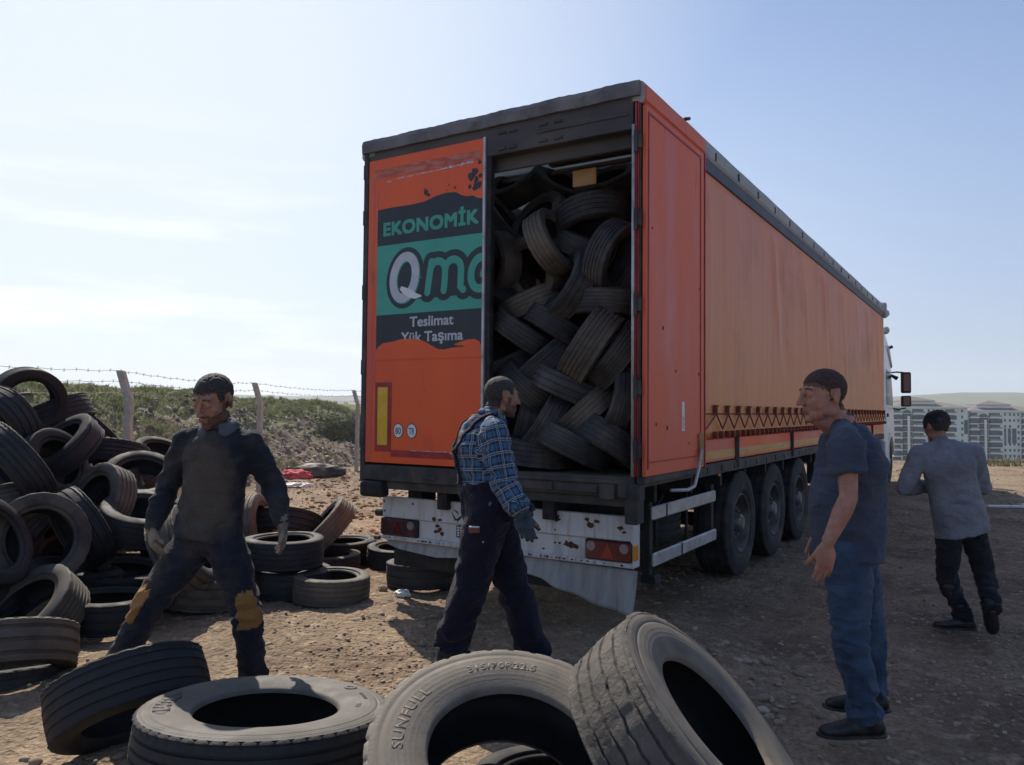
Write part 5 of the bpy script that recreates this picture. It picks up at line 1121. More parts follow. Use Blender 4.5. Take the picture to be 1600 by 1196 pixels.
# --- the load in the trailer
GL = 'tyres loaded in the trailer'
def load(kind, px, py, yd, ang, toward, label, R=.32):
    """ang = direction of the visible tread band in the picture; yd = depth inside the trailer"""
    o = TM.inverted() @ Vector((0, 0, CAM_H)); q = TM.inverted() @ at(px, py, 5.0); d = (q - o); t = (yd - o.y) / d.y; w = TM @ (o + d * t)
    a = radians(ang + 90); ax = vax(px, py, w.y, cos(a) * sqrt(1 - toward ** 2), sin(a) * sqrt(1 - toward ** 2), toward)
    place_tyre('L' + kind if len(kind) == 1 else kind, w, ax, label, GL, s=.88 if kind != 'db' else .95)
LOAD = [('d', 846, 352, .75, 48, .42, 'dark arched tyre at the upper left of the load'),
 ('d', 925, 342, .62, 8, -.42, 'broad dark tyre arching over the top right of the load'),
 ('da', 862, 380, .36, -58, .34, 'tyre with a dusty streak slanting down right below the arched one'),
 ('c', 914, 388, .62, -22, .05, 'short ribbed tyre wedged under the broad arching one'),
 ('b', 957, 402, .40, 68, -.42, 'tall dark tyre on edge against the right post, upper part'),
 ('da', 772, 412, .45, 88, .60, 'tyre on edge against the left door, hole half seen'),
 ('da', 838, 422, .46, 100, .70, 'tyre with its open hole turned right, upper middle'),
 ('e', 890, 447, .36, 62, .25, 'ribbed tyre standing slantwise in the upper middle'),
 ('b', 950, 473, .48, -3, -.05, 'ribbed tyre lying level against the right post'),
 ('da', 832, 474, .50, 24, -.12, 'brownish tyre sloping up right left of centre'),
 ('a', 815, 520, .38, -32, .08, 'dark tyre sloping down right at left centre'),
 ('c', 868, 511, .45, -30, -.05, 'dark tyre sloping down right in the very centre'),
 ('db', 924, 541, .32, 56, -.10, 'muddy brown tyre, the palest one of the load'),
 ('b', 960, 556, .42, 52, .10, 'black tyre just right of the muddy brown one'),
 ('a', 848, 566, .40, 40, .05, 'ribbed tyre sloping up right below centre'),
 ('e', 888, 604, .36, -24, .06, 'ribbed tyre sloping down right under the muddy brown one'),
 ('c', 795, 564, .50, 25, .15, 'dark tyre against the left door, behind the checked-shirt man\'s head'),
 ('b', 828, 606, .42, -40, .15, 'dark tyre just right of the checked-shirt man\'s face'),
 ('a', 856, 655, .36, 58, .05, 'ribbed tyre standing slantwise lower centre'),
 ('da', 914, 642, .40, 42, .06, 'tyre with a dusty patch at lower right centre'),
 ('c', 962, 626, .36, 76, .25, 'tyre on edge by the right post, lower part'),
 ('b', 898, 696, .34, -24, .04, 'tyre sloping down right on the trailer floor'),
 ('d', 950, 688, .42, -30, -.10, 'tyre on the floor in the lower right corner of the load'),
 ('e', 820, 655, .48, 78, .15, 'dark tyre behind the checked-shirt man\'s collar'),
 ('d', 838, 706, .42, -6, .10, 'big dark tyre lying on the trailer floor, lower left'),
 ('a', 780, 348, .72, -50, .2, 'tyre in the dark by the left door near the top'),
 ('b', 800, 470, .75, 70, .3, 'tyre deep behind the brownish one'),
 ('c', 905, 570, .72, -60, .2, 'tyre in the gap behind the muddy brown one'),
 ('a', 782, 505, .75, 40, .3, 'tyre deep beside the left door, mid height'),
 ('d', 975, 440, .80, 60, .3, 'tyre deep behind the level one at the right post'),
 ('b', 880, 660, .75, 10, .2, 'tyre deep in the lower centre gap'),
 ('e', 975, 520, .85, 80, .2, 'tyre deep behind the black one at right'),
 ('c', 975, 662, .80, 20, .3, 'tyre deep in the lower right gap'),
 ('a', 790, 620, .8, -20, .2, 'tyre deep behind the checked-shirt man\'s head'),
 ('d', 810, 290, 1.15, 30, .3, 'tyre high at the back left under the roof'),
 ('b', 880, 296, 1.2, -20, .3, 'tyre high at the back under the roof, centre'),
 ('e', 950, 290, 1.25, 20, .25, 'tyre high at the back right under the roof'),
 ('c', 835, 262, 1.6, 0, .2, 'topmost tyre far back under the roof at left'),
 ('a', 930, 262, 1.7, 30, .2, 'topmost tyre far back under the roof at right')]
for (k, px, py, yd, ang, tw, lab) in LOAD: load(k, px, py, yd, ang, tw, lab)
for lay in range(9):
    for k in range(5):
        p = TM @ Vector((-.84 + k * .42, 1.35 + rt2.random() * .35, 1.32 + lay * .26))
        place_tyre(rt2.choice('abcde'), p, (rt2.gauss(0, .6), rt2.gauss(0, .6), .6), 'dark tyre packed deep inside the trailer behind the front rows', 'tyres packed deep in the trailer')
for k, (x, z) in enumerate([(-.25, 1.4), (-.3, 1.9), (-.2, 2.4), (-.3, 2.9)]):
    place_tyre('b', TM @ Vector((x - .1, .5, z)), (.4, .6, .5), 'dark tyre packed behind the closed left door', 'tyres packed behind the closed door')
# ------------------------------------------------------------------ people
def frame(z, hint):
    z = Vector(z).normalized(); x = Vector(hint) - z * Vector(hint).dot(z)
    if x.length < 1e-5: x = z.orthogonal()
    x.normalize(); return x, z.cross(x), z
class Prims:
    def __init__(s): s.v = []; s.f = []
    def _add(s, vs, fs): n = len(s.v); s.v += [tuple(v) for v in vs]; s.f += [tuple(i + n for i in f) for f in fs]
    def loft(s, secs, n=20):
        """secs: (centre, ax*rx, ay*ry)"""
        vs = []; fs = []
        for c, a, b in secs:
            c, a, b = Vector(c), Vector(a), Vector(b)
            for k in range(n): t = 2 * pi * k / n; vs.append(c + a * cos(t) + b * sin(t))
        for i in range(len(secs) - 1):
            for k in range(n): p = i * n + k; q = i * n + (k + 1) % n; fs.append((p, q, q + n, p + n))
        fs.append(tuple(range(n - 1, -1, -1))); fs.append(tuple(range(len(vs) - n, len(vs)))); s._add(vs, fs); return s
    def cap(s, p0, r0, p1, r1, n=14, flat=1.0, hint=(0, 0, 1)):
        p0, p1 = Vector(p0), Vector(p1); d = p1 - p0
        if d.length < 1e-6: d = Vector((0, 0, 1e-4))
        x, y, z = frame(d, hint); secs = []
        for t in np.linspace(-pi / 2 + .02, 0, 5): secs.append((p0 + z * r0 * sin(t), x * r0 * cos(t), y * r0 * cos(t) * flat))
        for t in np.linspace(0, pi / 2 - .02, 5): secs.append((p1 + z * r1 * sin(t), x * r1 * cos(t), y * r1 * cos(t) * flat))
        return s.loft(secs, n)
    def limb(s, pts, rs, n=16):
        """rounded tube through points"""
        pts = [Vector(p) for p in pts]
        for i in range(len(pts) - 1): s.cap(pts[i], rs[i], pts[i + 1], rs[i + 1], n)
        return s
    def ell(s, c, r, M=None, n=16):
        c = Vector(c); M = M or Matrix.Identity(3); secs = []
        for t in np.linspace(-pi / 2 + .03, pi / 2 - .03, 11): secs.append((c + M @ Vector((0, 0, r[2] * sin(t))), M @ Vector((r[0] * cos(t), 0, 0)), M @ Vector((0, r[1] * cos(t), 0))))
        return s.loft(secs, n)
    def mesh(s, name, voxel, smooth=4, fac=.5):
        me = bpy.data.meshes.new(name); me.from_pydata(s.v, [], s.f); o = bpy.data.objects.new(name, me); COL.objects.link(o)
        r = o.modifiers.new('r', 'REMESH'); r.mode = 'VOXEL'; r.voxel_size = voxel; r.use_smooth_shade = True
        q = o.modifiers.new('s', 'SMOOTH'); q.iterations = smooth; q.factor = fac
        dg = bpy.context.evaluated_depsgraph_get(); out = bpy.data.meshes.new_from_object(o.evaluated_get(dg)); bpy.data.objects.remove(o); bpy.data.meshes.remove(me)
        out.polygons.foreach_set('use_smooth', np.ones(len(out.polygons), bool)); out.name = name; return out
def get(me):
    n = len(me.vertices); a = np.empty(n * 3, np.float32); me.vertices.foreach_get('co', a); b = np.empty(n * 3, np.float32); me.vertices.foreach_get('normal', b); return a.reshape(-1, 3), b.reshape(-1, 3)
def put(me, co): me.vertices.foreach_set('co', co.astype(np.float32).ravel()); me.update()
def wrinkle(me, amp, freq=(9, 9, 22), seed=0, zones=None, rot=None):
    co, no = get(me); M = rot or Matrix.Identity(3); out = co.copy()
    for i in range(len(co)):
        p = Vector(co[i]); q = M @ p; w = 1.0
        if zones:
            w = .35
            for (c, r, a) in zones: w += a * math.exp(-((p - c).length / r) ** 2)
        nx = mnoise.noise(Vector((q.x * 3, q.y * 3, q.z * 3 + seed))) * .6
        d = (1 - abs(mnoise.noise(Vector((q.x * freq[0] + nx + seed, q.y * freq[1], q.z * freq[2] + nx * 3)))) * 3.0) * 1.6
        d = d * .6 + mnoise.noise(Vector((q.x * freq[0] * 2.1, q.y * freq[1] * 2.1 + seed, q.z * freq[2] * 1.7))) * .4
        out[i] = co[i] + no[i] * (amp * w * (d - .30))
    put(me, out); return me
def shell(me, mask, thick, name, mt, parent, noise_amp=0., nf=60, lift=0.0):
    co, no = get(me); mk = mask(co); bm = bmesh.new(); bm.from_mesh(me); bm.verts.ensure_lookup_table()
    bmesh.ops.delete(bm, geom=[v for v in bm.verts if not mk[v.index]], context='VERTS')
    for v in bm.verts:
        a = lift
        if noise_amp: a += noise_amp * mnoise.noise(v.co * nf) + noise_amp * .5 * mnoise.noise(v.co * nf * 2.7)
        v.co += v.normal * a
    if noise_amp and thick > .003:
        for v in bm.verts: v.co -= v.normal * (thick * .8 if v.is_boundary else 0)
    m2 = bpy.data.meshes.new(name); bm.to_mesh(m2); bm.free(); m2.materials.clear(); m2.materials.append(mt); m2.polygons.foreach_set('use_smooth', np.ones(len(m2.polygons), bool))
    o = link(name, m2, parent); so = o.modifiers.new('t', 'SOLIDIFY'); so.thickness = thick; so.offset = 1; return o
def hand(P, w, d, n, t, curl=.35, sc_=1.0, fat=1.0, thumb=.6, spread=.06):
    """w wrist, d direction to the fingertips, n palm normal, t thumb side"""
    d = Vector(d).normalized(); n = Vector(n); n = (n - d * n.dot(d)).normalized(); s = d.cross(n); t = s if s.dot(Vector(t)) > 0 else -s; w = Vector(w)
    M = Matrix((t, n, d)).transposed()
    P.ell(w + d * .050 * sc_, (.043 * sc_ * fat, .0165 * sc_ * fat, .056 * sc_), M); P.cap(w - d * .02, .027 * sc_, w + d * .03 * sc_, .026 * sc_, flat=.75, hint=t)
    for k, (off, ln) in enumerate(((.032, .070), (.0105, .079), (-.0115, .074), (-.032, .058))):
        b = w + d * (.088 - .006 * abs(k - 1.2)) * sc_ + t * off * sc_; dd = (d + t * (1.5 - k) * spread).normalized(); r = .0088 * sc_ * fat; c = curl * (1 + .12 * k)
        prev = b - dd * .02 * sc_; P.cap(prev, r * 1.1, b, r * 1.08, 10)
        for j, fr in enumerate((.44, .32, .24)):
            dd = (dd * cos(c * (.7 + .3 * j)) + n * sin(c * (.7 + .3 * j))).normalized(); e = b + dd * ln * fr * sc_; P.cap(b, r, e, r * .92, 10); b = e; r *= .92
    b = w + d * .022 * sc_ + t * .026 * sc_; dd = (d * .84 + t * .46 + n * .28).normalized(); P.cap(b - dd * .01, .015 * sc_ * fat, b + dd * .038 * sc_, .0115 * sc_ * fat, 10); b = b + dd * .038 * sc_
    for fr in (.032, .026): dd = (dd + d * .35 * thumb + n * .45 * thumb).normalized(); e = b + dd * fr * sc_; P.cap(b, .0108 * sc_ * fat, e, .009 * sc_ * fat, 10); b = e
def head_frame(c, fwd, up):
    f = Vector(fwd).normalized(); r = f.cross(Vector(up)).normalized(); u = r.cross(f); return Vector(c), Matrix((r, f, u)).transposed()
def head(P, c, M, k=1.0, nose=1.0, fatj=1.0):
    W = lambda x, y, z: c + M @ Vector((x, y, z)) * k
    E = lambda p, r, q=None: P.ell(W(*p), [a * k for a in r], M @ (q or Matrix.Identity(3)), 18)
    E((0, -.012, .035), (.076, .096, .083)); E((0, .004, .012), (.073, .085, .075)); E((0, .028, -.03), (.060 * fatj, .066, .068)); E((0, .038, -.072), (.047 * fatj, .052, .040)); E((0, .074, -.098), (.022, .02, .018))
    for s in (-1, 1):
        E((s * .043, .062, -.018), (.021, .02, .02)); E((s * .052 * fatj, .012, -.068), (.016, .032, .022)); P.cap(W(s * .012, .088, .031), .010 * k, W(s * .042, .076, .031), .009 * k)
        q = Matrix.Rotation(-.25 * s, 3, 'Z'); E((s * .079, -.012, -.008), (.0065, .019, .031), q); E((s * .082, -.020, .006), (.006, .012, .020), q)
        E((s * .011, .107 * 1.0, -.030), (.0085, .010, .0075)); E((s * .031, .081, .008), (.0165, .010, .0105))
        P.cap(W(s * .020, .089, .017), .0045 * k, W(s * .038, .083, .016), .004 * k); P.cap(W(s * .020, .088, .001), .004 * k, W(s * .037, .082, .000), .004 * k)
    P.cap(W(0, .090, .022), .008 * k, W(0, .106 + .010 * nose, -.016), .0095 * k); P.cap(W(0, .106 + .010 * nose, -.016), .010 * k, W(0, .108 + .011 * nose, -.028), .0115 * k)
    P.cap(W(-.019, .089, -.060), .0058 * k, W(.019, .089, -.060), .0058 * k); P.cap(W(-.006, .096, -.059), .0062 * k, W(.006, .096, -.059), .0062 * k); P.cap(W(-.015, .090, -.070), .0068 * k, W(.015, .090, -.070), .0068 * k)
    return W
def eyes(par, c, M, k=1.0):
    for s in (-1, 1):
        m = MB(); p = c + M @ Vector((s * .030, .0752, .009)) * k; bm = bmesh.new(); bmesh.ops.create_uvsphere(bm, u_segments=14, v_segments=10, radius=.0115 * k)
        me = bpy.data.meshes.new('eye'); bm.to_mesh(me); bm.free(); me.materials.append(m_eye); me.polygons.foreach_set('use_smooth', [True] * len(me.polygons)); o = link('eye', me, par); o.location = p
        q = p + (M @ Vector((0, 1, -.25))).normalized() * .0095 * k; bm = bmesh.new(); bmesh.ops.create_uvsphere(bm, u_segments=10, v_segments=8, radius=.0048 * k); me = bpy.data.meshes.new('iris'); bm.to_mesh(me); bm.free(); me.materials.append(m_iris); i = link('iris', me, o); i.location = q - p
def localM(c, M, k=1.0):
    Mi = np.array(M.inverted()); cc = np.array(c); return lambda co: ((co - cc) @ Mi.T) / k
def skin_mat(name, c, c2): 
    m = mat(name, c, c2, scale=28, rough=.55, spec=.4, bump=.12, bscale=160, bdist=.002); b = NG(m)[2]; b.inputs['Subsurface Weight'].default_value = .12; b.inputs['Subsurface Radius'].default_value = (.02, .008, .004); b.inputs['Subsurface Scale'].default_value = .3; return m
m_skinA = skin_mat('skin_tanned', (.30, .155, .10), (.37, .20, .135)); m_skinC = skin_mat('skin_ruddy', (.34, .155, .105), (.42, .205, .145)); m_skinB = skin_mat('skin_brown', (.26, .13, .085), (.32, .165, .11))
m_eye = mat('eye_white', (.6, .57, .54), rough=.25); m_iris = mat('iris_brown', (.03, .015, .01), rough=.2)
m_hair = mat('hair_dark_grey', (.022, .019, .018), (.065, .058, .054), scale=150, rough=.75, bump=1.0, bscale=260, bdist=.006, pos=(.45, .6), c3=(.11, .088, .075), s3=60, pos3=(.58, .78))
m_hairC = mat('hair_dark_brown', (.030, .016, .013), (.070, .040, .030), scale=150, rough=.85, bump=.8, bscale=260, bdist=.004)
m_beard = mat('beard_stubble', (.075, .044, .034), (.16, .088, .062), scale=220, rough=.9, bump=.6, bscale=300, bdist=.003, pos=(.4, .6))
m_beardd = mat('eyebrow_hair', (.05, .03, .025), (.09, .055, .045), scale=220, rough=.9)
m_fade = mat('cropped_hair', (.085, .052, .042), (.15, .085, .062), scale=260, rough=.9, pos=(.4, .6))
m_lip = mat('lip', (.22, .10, .08), rough=.5)
def cloth(name, c, c2, scale=6, dirt=None, s3=3, pos3=(.5, .75), weave=.25, **k):
    m = mat(name, c, c2, scale=scale, rough=.92, spec=.2, c3=dirt, s3=s3, pos3=pos3, bump=weave, bscale=420, bdist=.0015, sheen=.08, **k); creases(m); return m
def creases(m, st=.55, sc=8.0):
    # small soft creases in the cloth
    N, L, b = NG(m); tcn = N.new('ShaderNodeTexCoord'); mp_ = N.new('ShaderNodeMapping'); mp_.inputs['Scale'].default_value = (1, 1, 1.9); mp_.inputs['Rotation'].default_value = (.4, .3, .2); L.new(tcn.outputs['Object'], mp_.inputs[0])
    w = N.new('ShaderNodeTexNoise'); w.inputs['Scale'].default_value = sc; w.inputs['Detail'].default_value = 3; w.inputs['Distortion'].default_value = 1.4; L.new(mp_.outputs[0], w.inputs['Vector'])
    bp = N.new('ShaderNodeBump'); bp.inputs['Strength'].default_value = st; bp.inputs['Distance'].default_value = .035; L.new(w.outputs[0], bp.inputs['Height'])
    if b.inputs['Normal'].links: L.new(b.inputs['Normal'].links[0].from_socket, bp.inputs['Normal'])
    L.new(bp.outputs[0], b.inputs['Normal'])
m_navyshirt = cloth('navy_sweatshirt', (.014, .017, .026), (.022, .026, .036), dirt=(.07, .062, .052), s3=3.5, pos3=(.48, .70))
m_dustyfront_unused = cloth('dusty_front', (.050, .045, .041), (.075, .066, .056), scale=7, dirt=(.024, .023, .026), s3=6, pos3=(.5, .72))
m_collar = cloth('grey_collar', (.075, .083, .10), (.115, .12, .14))
m_worknavy = cloth('navy_work_trousers', (.014, .016, .026), (.022, .024, .036), dirt=(.07, .055, .042), s3=4, pos3=(.48, .72))
m_ochre = cloth('ochre_knee_panel', (.26, .13, .04), (.34, .18, .065), dirt=(.12, .075, .04), s3=9, pos3=(.5, .8))
m_glove = cloth('dirty_work_glove', (.20, .155, .11), (.29, .235, .175), scale=18, dirt=(.10, .075, .055), s3=16, pos3=(.48, .7))
m_gloveb = cloth('blue_grey_glove', (.045, .065, .085), (.07, .095, .12), scale=18, dirt=(.03, .03, .035), s3=16, pos3=(.45, .7))
m_bib = cloth('navy_dungarees', (.009, .009, .020), (.014, .013, .028), dirt=(.03, .027, .034), s3=5, pos3=(.55, .8))
m_tee = cloth('slate_tshirt', (.045, .058, .088), (.060, .074, .105), dirt=(.085, .085, .098), s3=4, pos3=(.55, .8))
m_jean = cloth('blue_jeans', (.035, .060, .105), (.052, .082, .135), scale=9, dirt=(.07, .105, .16), s3=4, pos3=(.5, .75))
m_greytop = cloth('grey_sweater', (.17, .185, .215), (.22, .235, .265), dirt=(.12, .12, .13), s3=4, pos3=(.45, .75))
m_blackt = cloth('black_trousers', (.013, .014, .018), (.022, .023, .028), dirt=(.04, .037, .035), s3=5, pos3=(.5, .8))
m_shoe = mat('shoe_black', (.010, .010, .011), (.022, .02, .019), scale=20, rough=.5, c3=(.07, .055, .042), s3=12, pos3=(.52, .75), bump=.15, bscale=90)
m_sole = mat('shoe_sole', (.02, .019, .018), (.05, .043, .036), scale=30, rough=.8)
m_plaid = mat('plaid_flannel', (.02, .03, .06), rough=.92, spec=.25)
N, L, b = NG(m_plaid); b.inputs['Sheen Weight'].default_value = .15
uv = N.new('ShaderNodeUVMap'); uv.uv_map = 'uv'; sp = N.new('ShaderNodeSeparateXYZ'); L.new(uv.outputs[0], sp.inputs[0])
def _M(op, a, c=None, d=None):
    n = N.new('ShaderNodeMath'); n.operation = op
    for i, q in enumerate((a, c, d)):
        if q is None: continue
        if isinstance(q, (int, float)): n.inputs[i].default_value = q
        else: L.new(q, n.inputs[i])
    return n.outputs[0]
def _stripe(src, lo, hi, per): f = _M('FRACT', _M('DIVIDE', src, per)); return _M('MULTIPLY', _M('GREATER_THAN', f, lo), _M('LESS_THAN', f, hi))
per = .072
a1 = _stripe(sp.outputs[0], .05, .47, per); a2 = _stripe(sp.outputs[1], .05, .47, per)
lw = [_stripe(sp.outputs[i], lo, hi, per) for i in (0, 1) for lo, hi in ((.64, .72), (.80, .86))]; wsum = lw[0]
for q in lw[1:]: wsum = _M('MAXIMUM', wsum, q)
bsum = _M('MULTIPLY', _M('ADD', a1, a2), .5)
r = N.new('ShaderNodeValToRGB'); r.color_ramp.elements[0].color = (.012, .018, .040, 1); r.color_ramp.elements[1].color = (.05, .125, .235, 1); e_ = r.color_ramp.elements.new(.5); e_.color = (.022, .060, .125, 1); L.new(bsum, r.inputs[0])
creases(m_plaid)
mx = N.new('ShaderNodeMix'); mx.data_type = 'RGBA'; mx.inputs[7].default_value = (.30, .33, .38, 1); L.new(_M('MULTIPLY', wsum, .75), mx.inputs[0]); L.new(r.outputs[0], mx.inputs[6]); L.new(mx.outputs[2], b.inputs['Base Color'])

def blend(a, b_, t): return Vector(a).lerp(Vector(b_), t)
class Person:
    """joints are world points; builds body, clothes, shoes"""
    def __init__(s, J, F_pel, F_chest, label, k=1.0, girth=1.0, belly=0., base=None, groupless=None):
        s.J = {a: Vector(b_) for a, b_ in J.items()}; s.k = k; s.g = girth; s.belly = belly
        s.Fp = Vector(F_pel).normalized(); s.Fc = Vector(F_chest).normalized()
        b0 = base or Vector((s.J['pel'].x, s.J['pel'].y, 0)); s.root = empty('person', b0, 0, label, 'person'); s.off = -Vector(b0)
    def L(s, me):
        co, _ = get(me); put(me, co + np.array(s.off)); return me
    def torso_secs(s, grow=0., z0=None, hem=0.):
        J = s.J; pel, ch, nk = J['pel'], J['chest'], J['neck']; k = s.k; secs = []; up = (ch - pel).normalized()
        data = [(-.09, .150, .105, 0), (-.02, .165, .118, 0), (.25, .158, .112, .3), (.5, .150, .108, .6), (.75, .165, .118, .35), (1.0, .182, .125, .05), (1.22, .150, .108, 0), (1.42, .085, .080, 0)]
        for t, rx, ry, bl in data:
            if t <= 0: c = pel + up * t * 1.0
            elif t <= 1: c = blend(pel, ch, t)
            else: c = blend(ch, nk, (t - 1) / .5)
            f = blend(s.Fp, s.Fc, min(1, max(0, t))).normalized(); d = up if t <= 1 else (nk - ch).normalized(); r = f.cross(d).normalized(); f = d.cross(r)
            c = c + f * (bl * s.belly * .5); g = s.g if t < 1.2 else 1
            secs.append((c, r * (rx * k * g + grow), f * (ry * k * g + grow + bl * s.belly)))
        return secs
    def body_prims(s):
        P = Prims(); J = s.J; k = s.k; P.loft(s.torso_secs(-.022)); nk = J['neck']
        P.cap(nk - (nk - J['chest']).normalized() * .04, .062 * k, J['headc'] + (nk - J['headc']) * .35, .056 * k)
        for q in 'LR':
            P.cap(J['neck'] + (J['sh' + q] - J['neck']) * .12, .045 * k, J['sh' + q], .058 * k); P.limb([J['sh' + q], blend(J['sh' + q], J['el' + q], .4), J['el' + q]], [.055 * k, .048 * k, .038 * k])
            P.limb([J['el' + q], blend(J['el' + q], J['wr' + q], .3), J['wr' + q]], [.040 * k, .043 * k, .027 * k])
            P.limb([J['hp' + q], blend(J['hp' + q], J['kn' + q], .35), J['kn' + q]], [.074 * k, .072 * k, .052 * k]); P.limb([J['kn' + q], blend(J['kn' + q], J['an' + q], .35), J['an' + q]], [.053 * k, .050 * k, .030 * k])
        return P
    def top(s, name, mt, voxel, grow=.018, sleeve='long', hem=.06, amp=.007, seed=1, loose=0., collar=True, freq=(8, 8, 20), slr=None):
        J = s.J; k = s.k; P = Prims(); secs = s.torso_secs(grow); up = (J['chest'] - J['pel']).normalized()
        c0, a0, b0 = secs[1]; secs = secs[1:]; secs = [(c0 - up * hem, a0 * (1.02 + loose), b0 * (1.02 + loose))] + [(c, a * (1 + loose * (i < 3)), b_ * (1 + loose * (i < 3))) for i, (c, a, b_) in enumerate(secs)]
        P.loft(secs, 28); nk = J['neck']
        P.cap(nk - (nk - J['chest']).normalized() * .06, .085 * k, nk - (nk - J['chest']).normalized() * .0, .068 * k)
        for q in 'LR':
            S, E_, Wr = J['sh' + q], J['el' + q], J['wr' + q]
            P.cap(nk + (S - nk) * .14 - Vector((0, 0, .005)), .050 * k, S, .062 * k + grow * .5); P.cap(J['chest'] + (S - J['chest']) * .5, .09 * k, S - Vector((0, 0, .03)), .065 * k)
            g = grow
            if sleeve == 'long':
                P.limb([S, blend(S, E_, .5), E_], [.060 * k + g, .052 * k + g, .043 * k + g]); P.limb([E_, blend(E_, Wr, .4), blend(E_, Wr, .93)], [.044 * k + g, .045 * k + g, (slr or .033) * k + g * .6])
            elif sleeve == 'rolled': P.limb([S, blend(S, E_, .5), E_], [.060 * k + g, .054 * k + g, .048 * k + g]); P.limb([E_, blend(E_, Wr, .45), blend(E_, Wr, .72)], [.048 * k + g, .048 * k + g, .046 * k + g])
            else:
                e = blend(S, E_, .62); x, y, z = frame(E_ - S, s.Fc); P.loft([(S, x * (.062 * k + g), y * (.062 * k + g)), (blend(S, E_, .3), x * (.062 * k + g), y * (.060 * k + g)), (e, x * (.062 * k + g), y * (.058 * k + g))])
        me = P.mesh(name, voxel, 5); zones = [(J['el' + q], .10, .9) for q in 'LR'] + [(J['sh' + q] - Vector((0, 0, .08)), .10, .8) for q in 'LR'] + [(J['pel'], .16, .9), (blend(J['pel'], J['chest'], .4), .14, .6)]
        wrinkle(me, amp, freq, seed, zones); return me
    def trousers(s, name, mt, voxel, grow=.02, waist=.0, amp=.008, seed=2, ankle=.062, knee=.07, thigh=.098, freq=(9, 9, 16), end=.95):
        J = s.J; k = s.k; P = Prims(); secs = s.torso_secs(grow * .7)[:3]; up = (J['chest'] - J['pel']).normalized(); c, a, b_ = secs[2]
        top = blend(J['pel'], J['chest'], .12 + waist); P.loft([secs[0], secs[1], (top, a * 1.0, b_ * 1.0)], 28)
        for q in 'LR':
            H, K, A = J['hp' + q], J['kn' + q], J['an' + q]; e = blend(K, A, end); fx = s.Fp
            P.limb([H, blend(H, K, .35), K], [(thigh) * k, (thigh - .004) * k, knee * k], 20); P.cap(J['pel'] - up * .05, .10 * k, H, .10 * k)
            x, y, z = frame(A - K, fx); P.cap(K, knee * k, blend(K, A, .35), knee * k * .98, 20); P.loft([(blend(K, A, .1), x * knee * k, y * knee * k), (blend(K, A, .5), x * (knee + ankle) / 2 * k, y * (knee + ankle) / 2 * k), (e, x * ankle * 1.08 * k, y * ankle * k)], 20)
        me = P.mesh(name, voxel, 5)
        zones = [(J['kn' + q], .11, .8) for q in 'LR'] + [(blend(J['kn' + q], J['an' + q], .85), .10, 1.3) for q in 'LR'] + [(blend(J['hpL'], J['hpR'], .5), .13, .8)]
        wrinkle(me, amp, freq, seed, zones); return me
    def shoe(s, q, name, mt, direction, voxel=.006, size=1.0, up=(0, 0, 1), boot=0.):
        A = s.J['an' + q]; f = Vector(direction).normalized(); r, _, u = None, None, Vector(up).normalized(); f = (f - u * f.dot(u)).normalized(); r = f.cross(u); M = Matrix((r, f, u)).transposed(); z = size
        b0 = A - u * .075 * z; W = lambda x, y, zz: b0 + M @ Vector((x, y, zz)) * z
        P = Prims(); P.loft([(W(0, -.07, .035), M @ Vector((.025, 0, 0)), M @ Vector((0, 0, .025))), (W(0, -.055, .045), M @ Vector((.036, 0, 0)), M @ Vector((0, 0, .045))), (W(0, 0, .05), M @ Vector((.040, 0, 0)), M @ Vector((0, 0, .05))), (W(0, .07, .042), M @ Vector((.044, 0, 0)), M @ Vector((0, 0, .040))), (W(0, .13, .033), M @ Vector((.046, 0, 0)), M @ Vector((0, 0, .031))), (W(0, .18, .028), M @ Vector((.038, 0, 0)), M @ Vector((0, 0, .025))), (W(0, .20, .026), M @ Vector((.02, 0, 0)), M @ Vector((0, 0, .016)))], 18)
        P.cap(W(0, -.015, .05), .044 * z, A + (s.J['kn' + q] - A).normalized() * (.03 + boot), (.046 + .02 * (boot > .1)) * z)
        o = link(name, s.L(P.mesh(name, voxel, 3)), s.root); o.data.materials.append(mt)
        P = Prims(); P.loft([(W(0, -.078, .008), M @ Vector((.02, 0, 0)), M @ Vector((0, 0, .010))), (W(0, -.06, .008), M @ Vector((.038, 0, 0)), M @ Vector((0, 0, .013))), (W(0, .05, .008), M @ Vector((.044, 0, 0)), M @ Vector((0, 0, .012))), (W(0, .13, .008), M @ Vector((.050, 0, 0)), M @ Vector((0, 0, .012))), (W(0, .19, .011), M @ Vector((.040, 0, 0)), M @ Vector((0, 0, .011))), (W(0, .212, .014), M @ Vector((.018, 0, 0)), M @ Vector((0, 0, .008)))], 18)
        me = bpy.data.meshes.new('sole'); me.from_pydata(P.v, [], P.f); s.L(me); so = link('sole', me, o); me.materials.append(m_sole); me.polygons.foreach_set('use_smooth', [True] * len(me.polygons)); return o

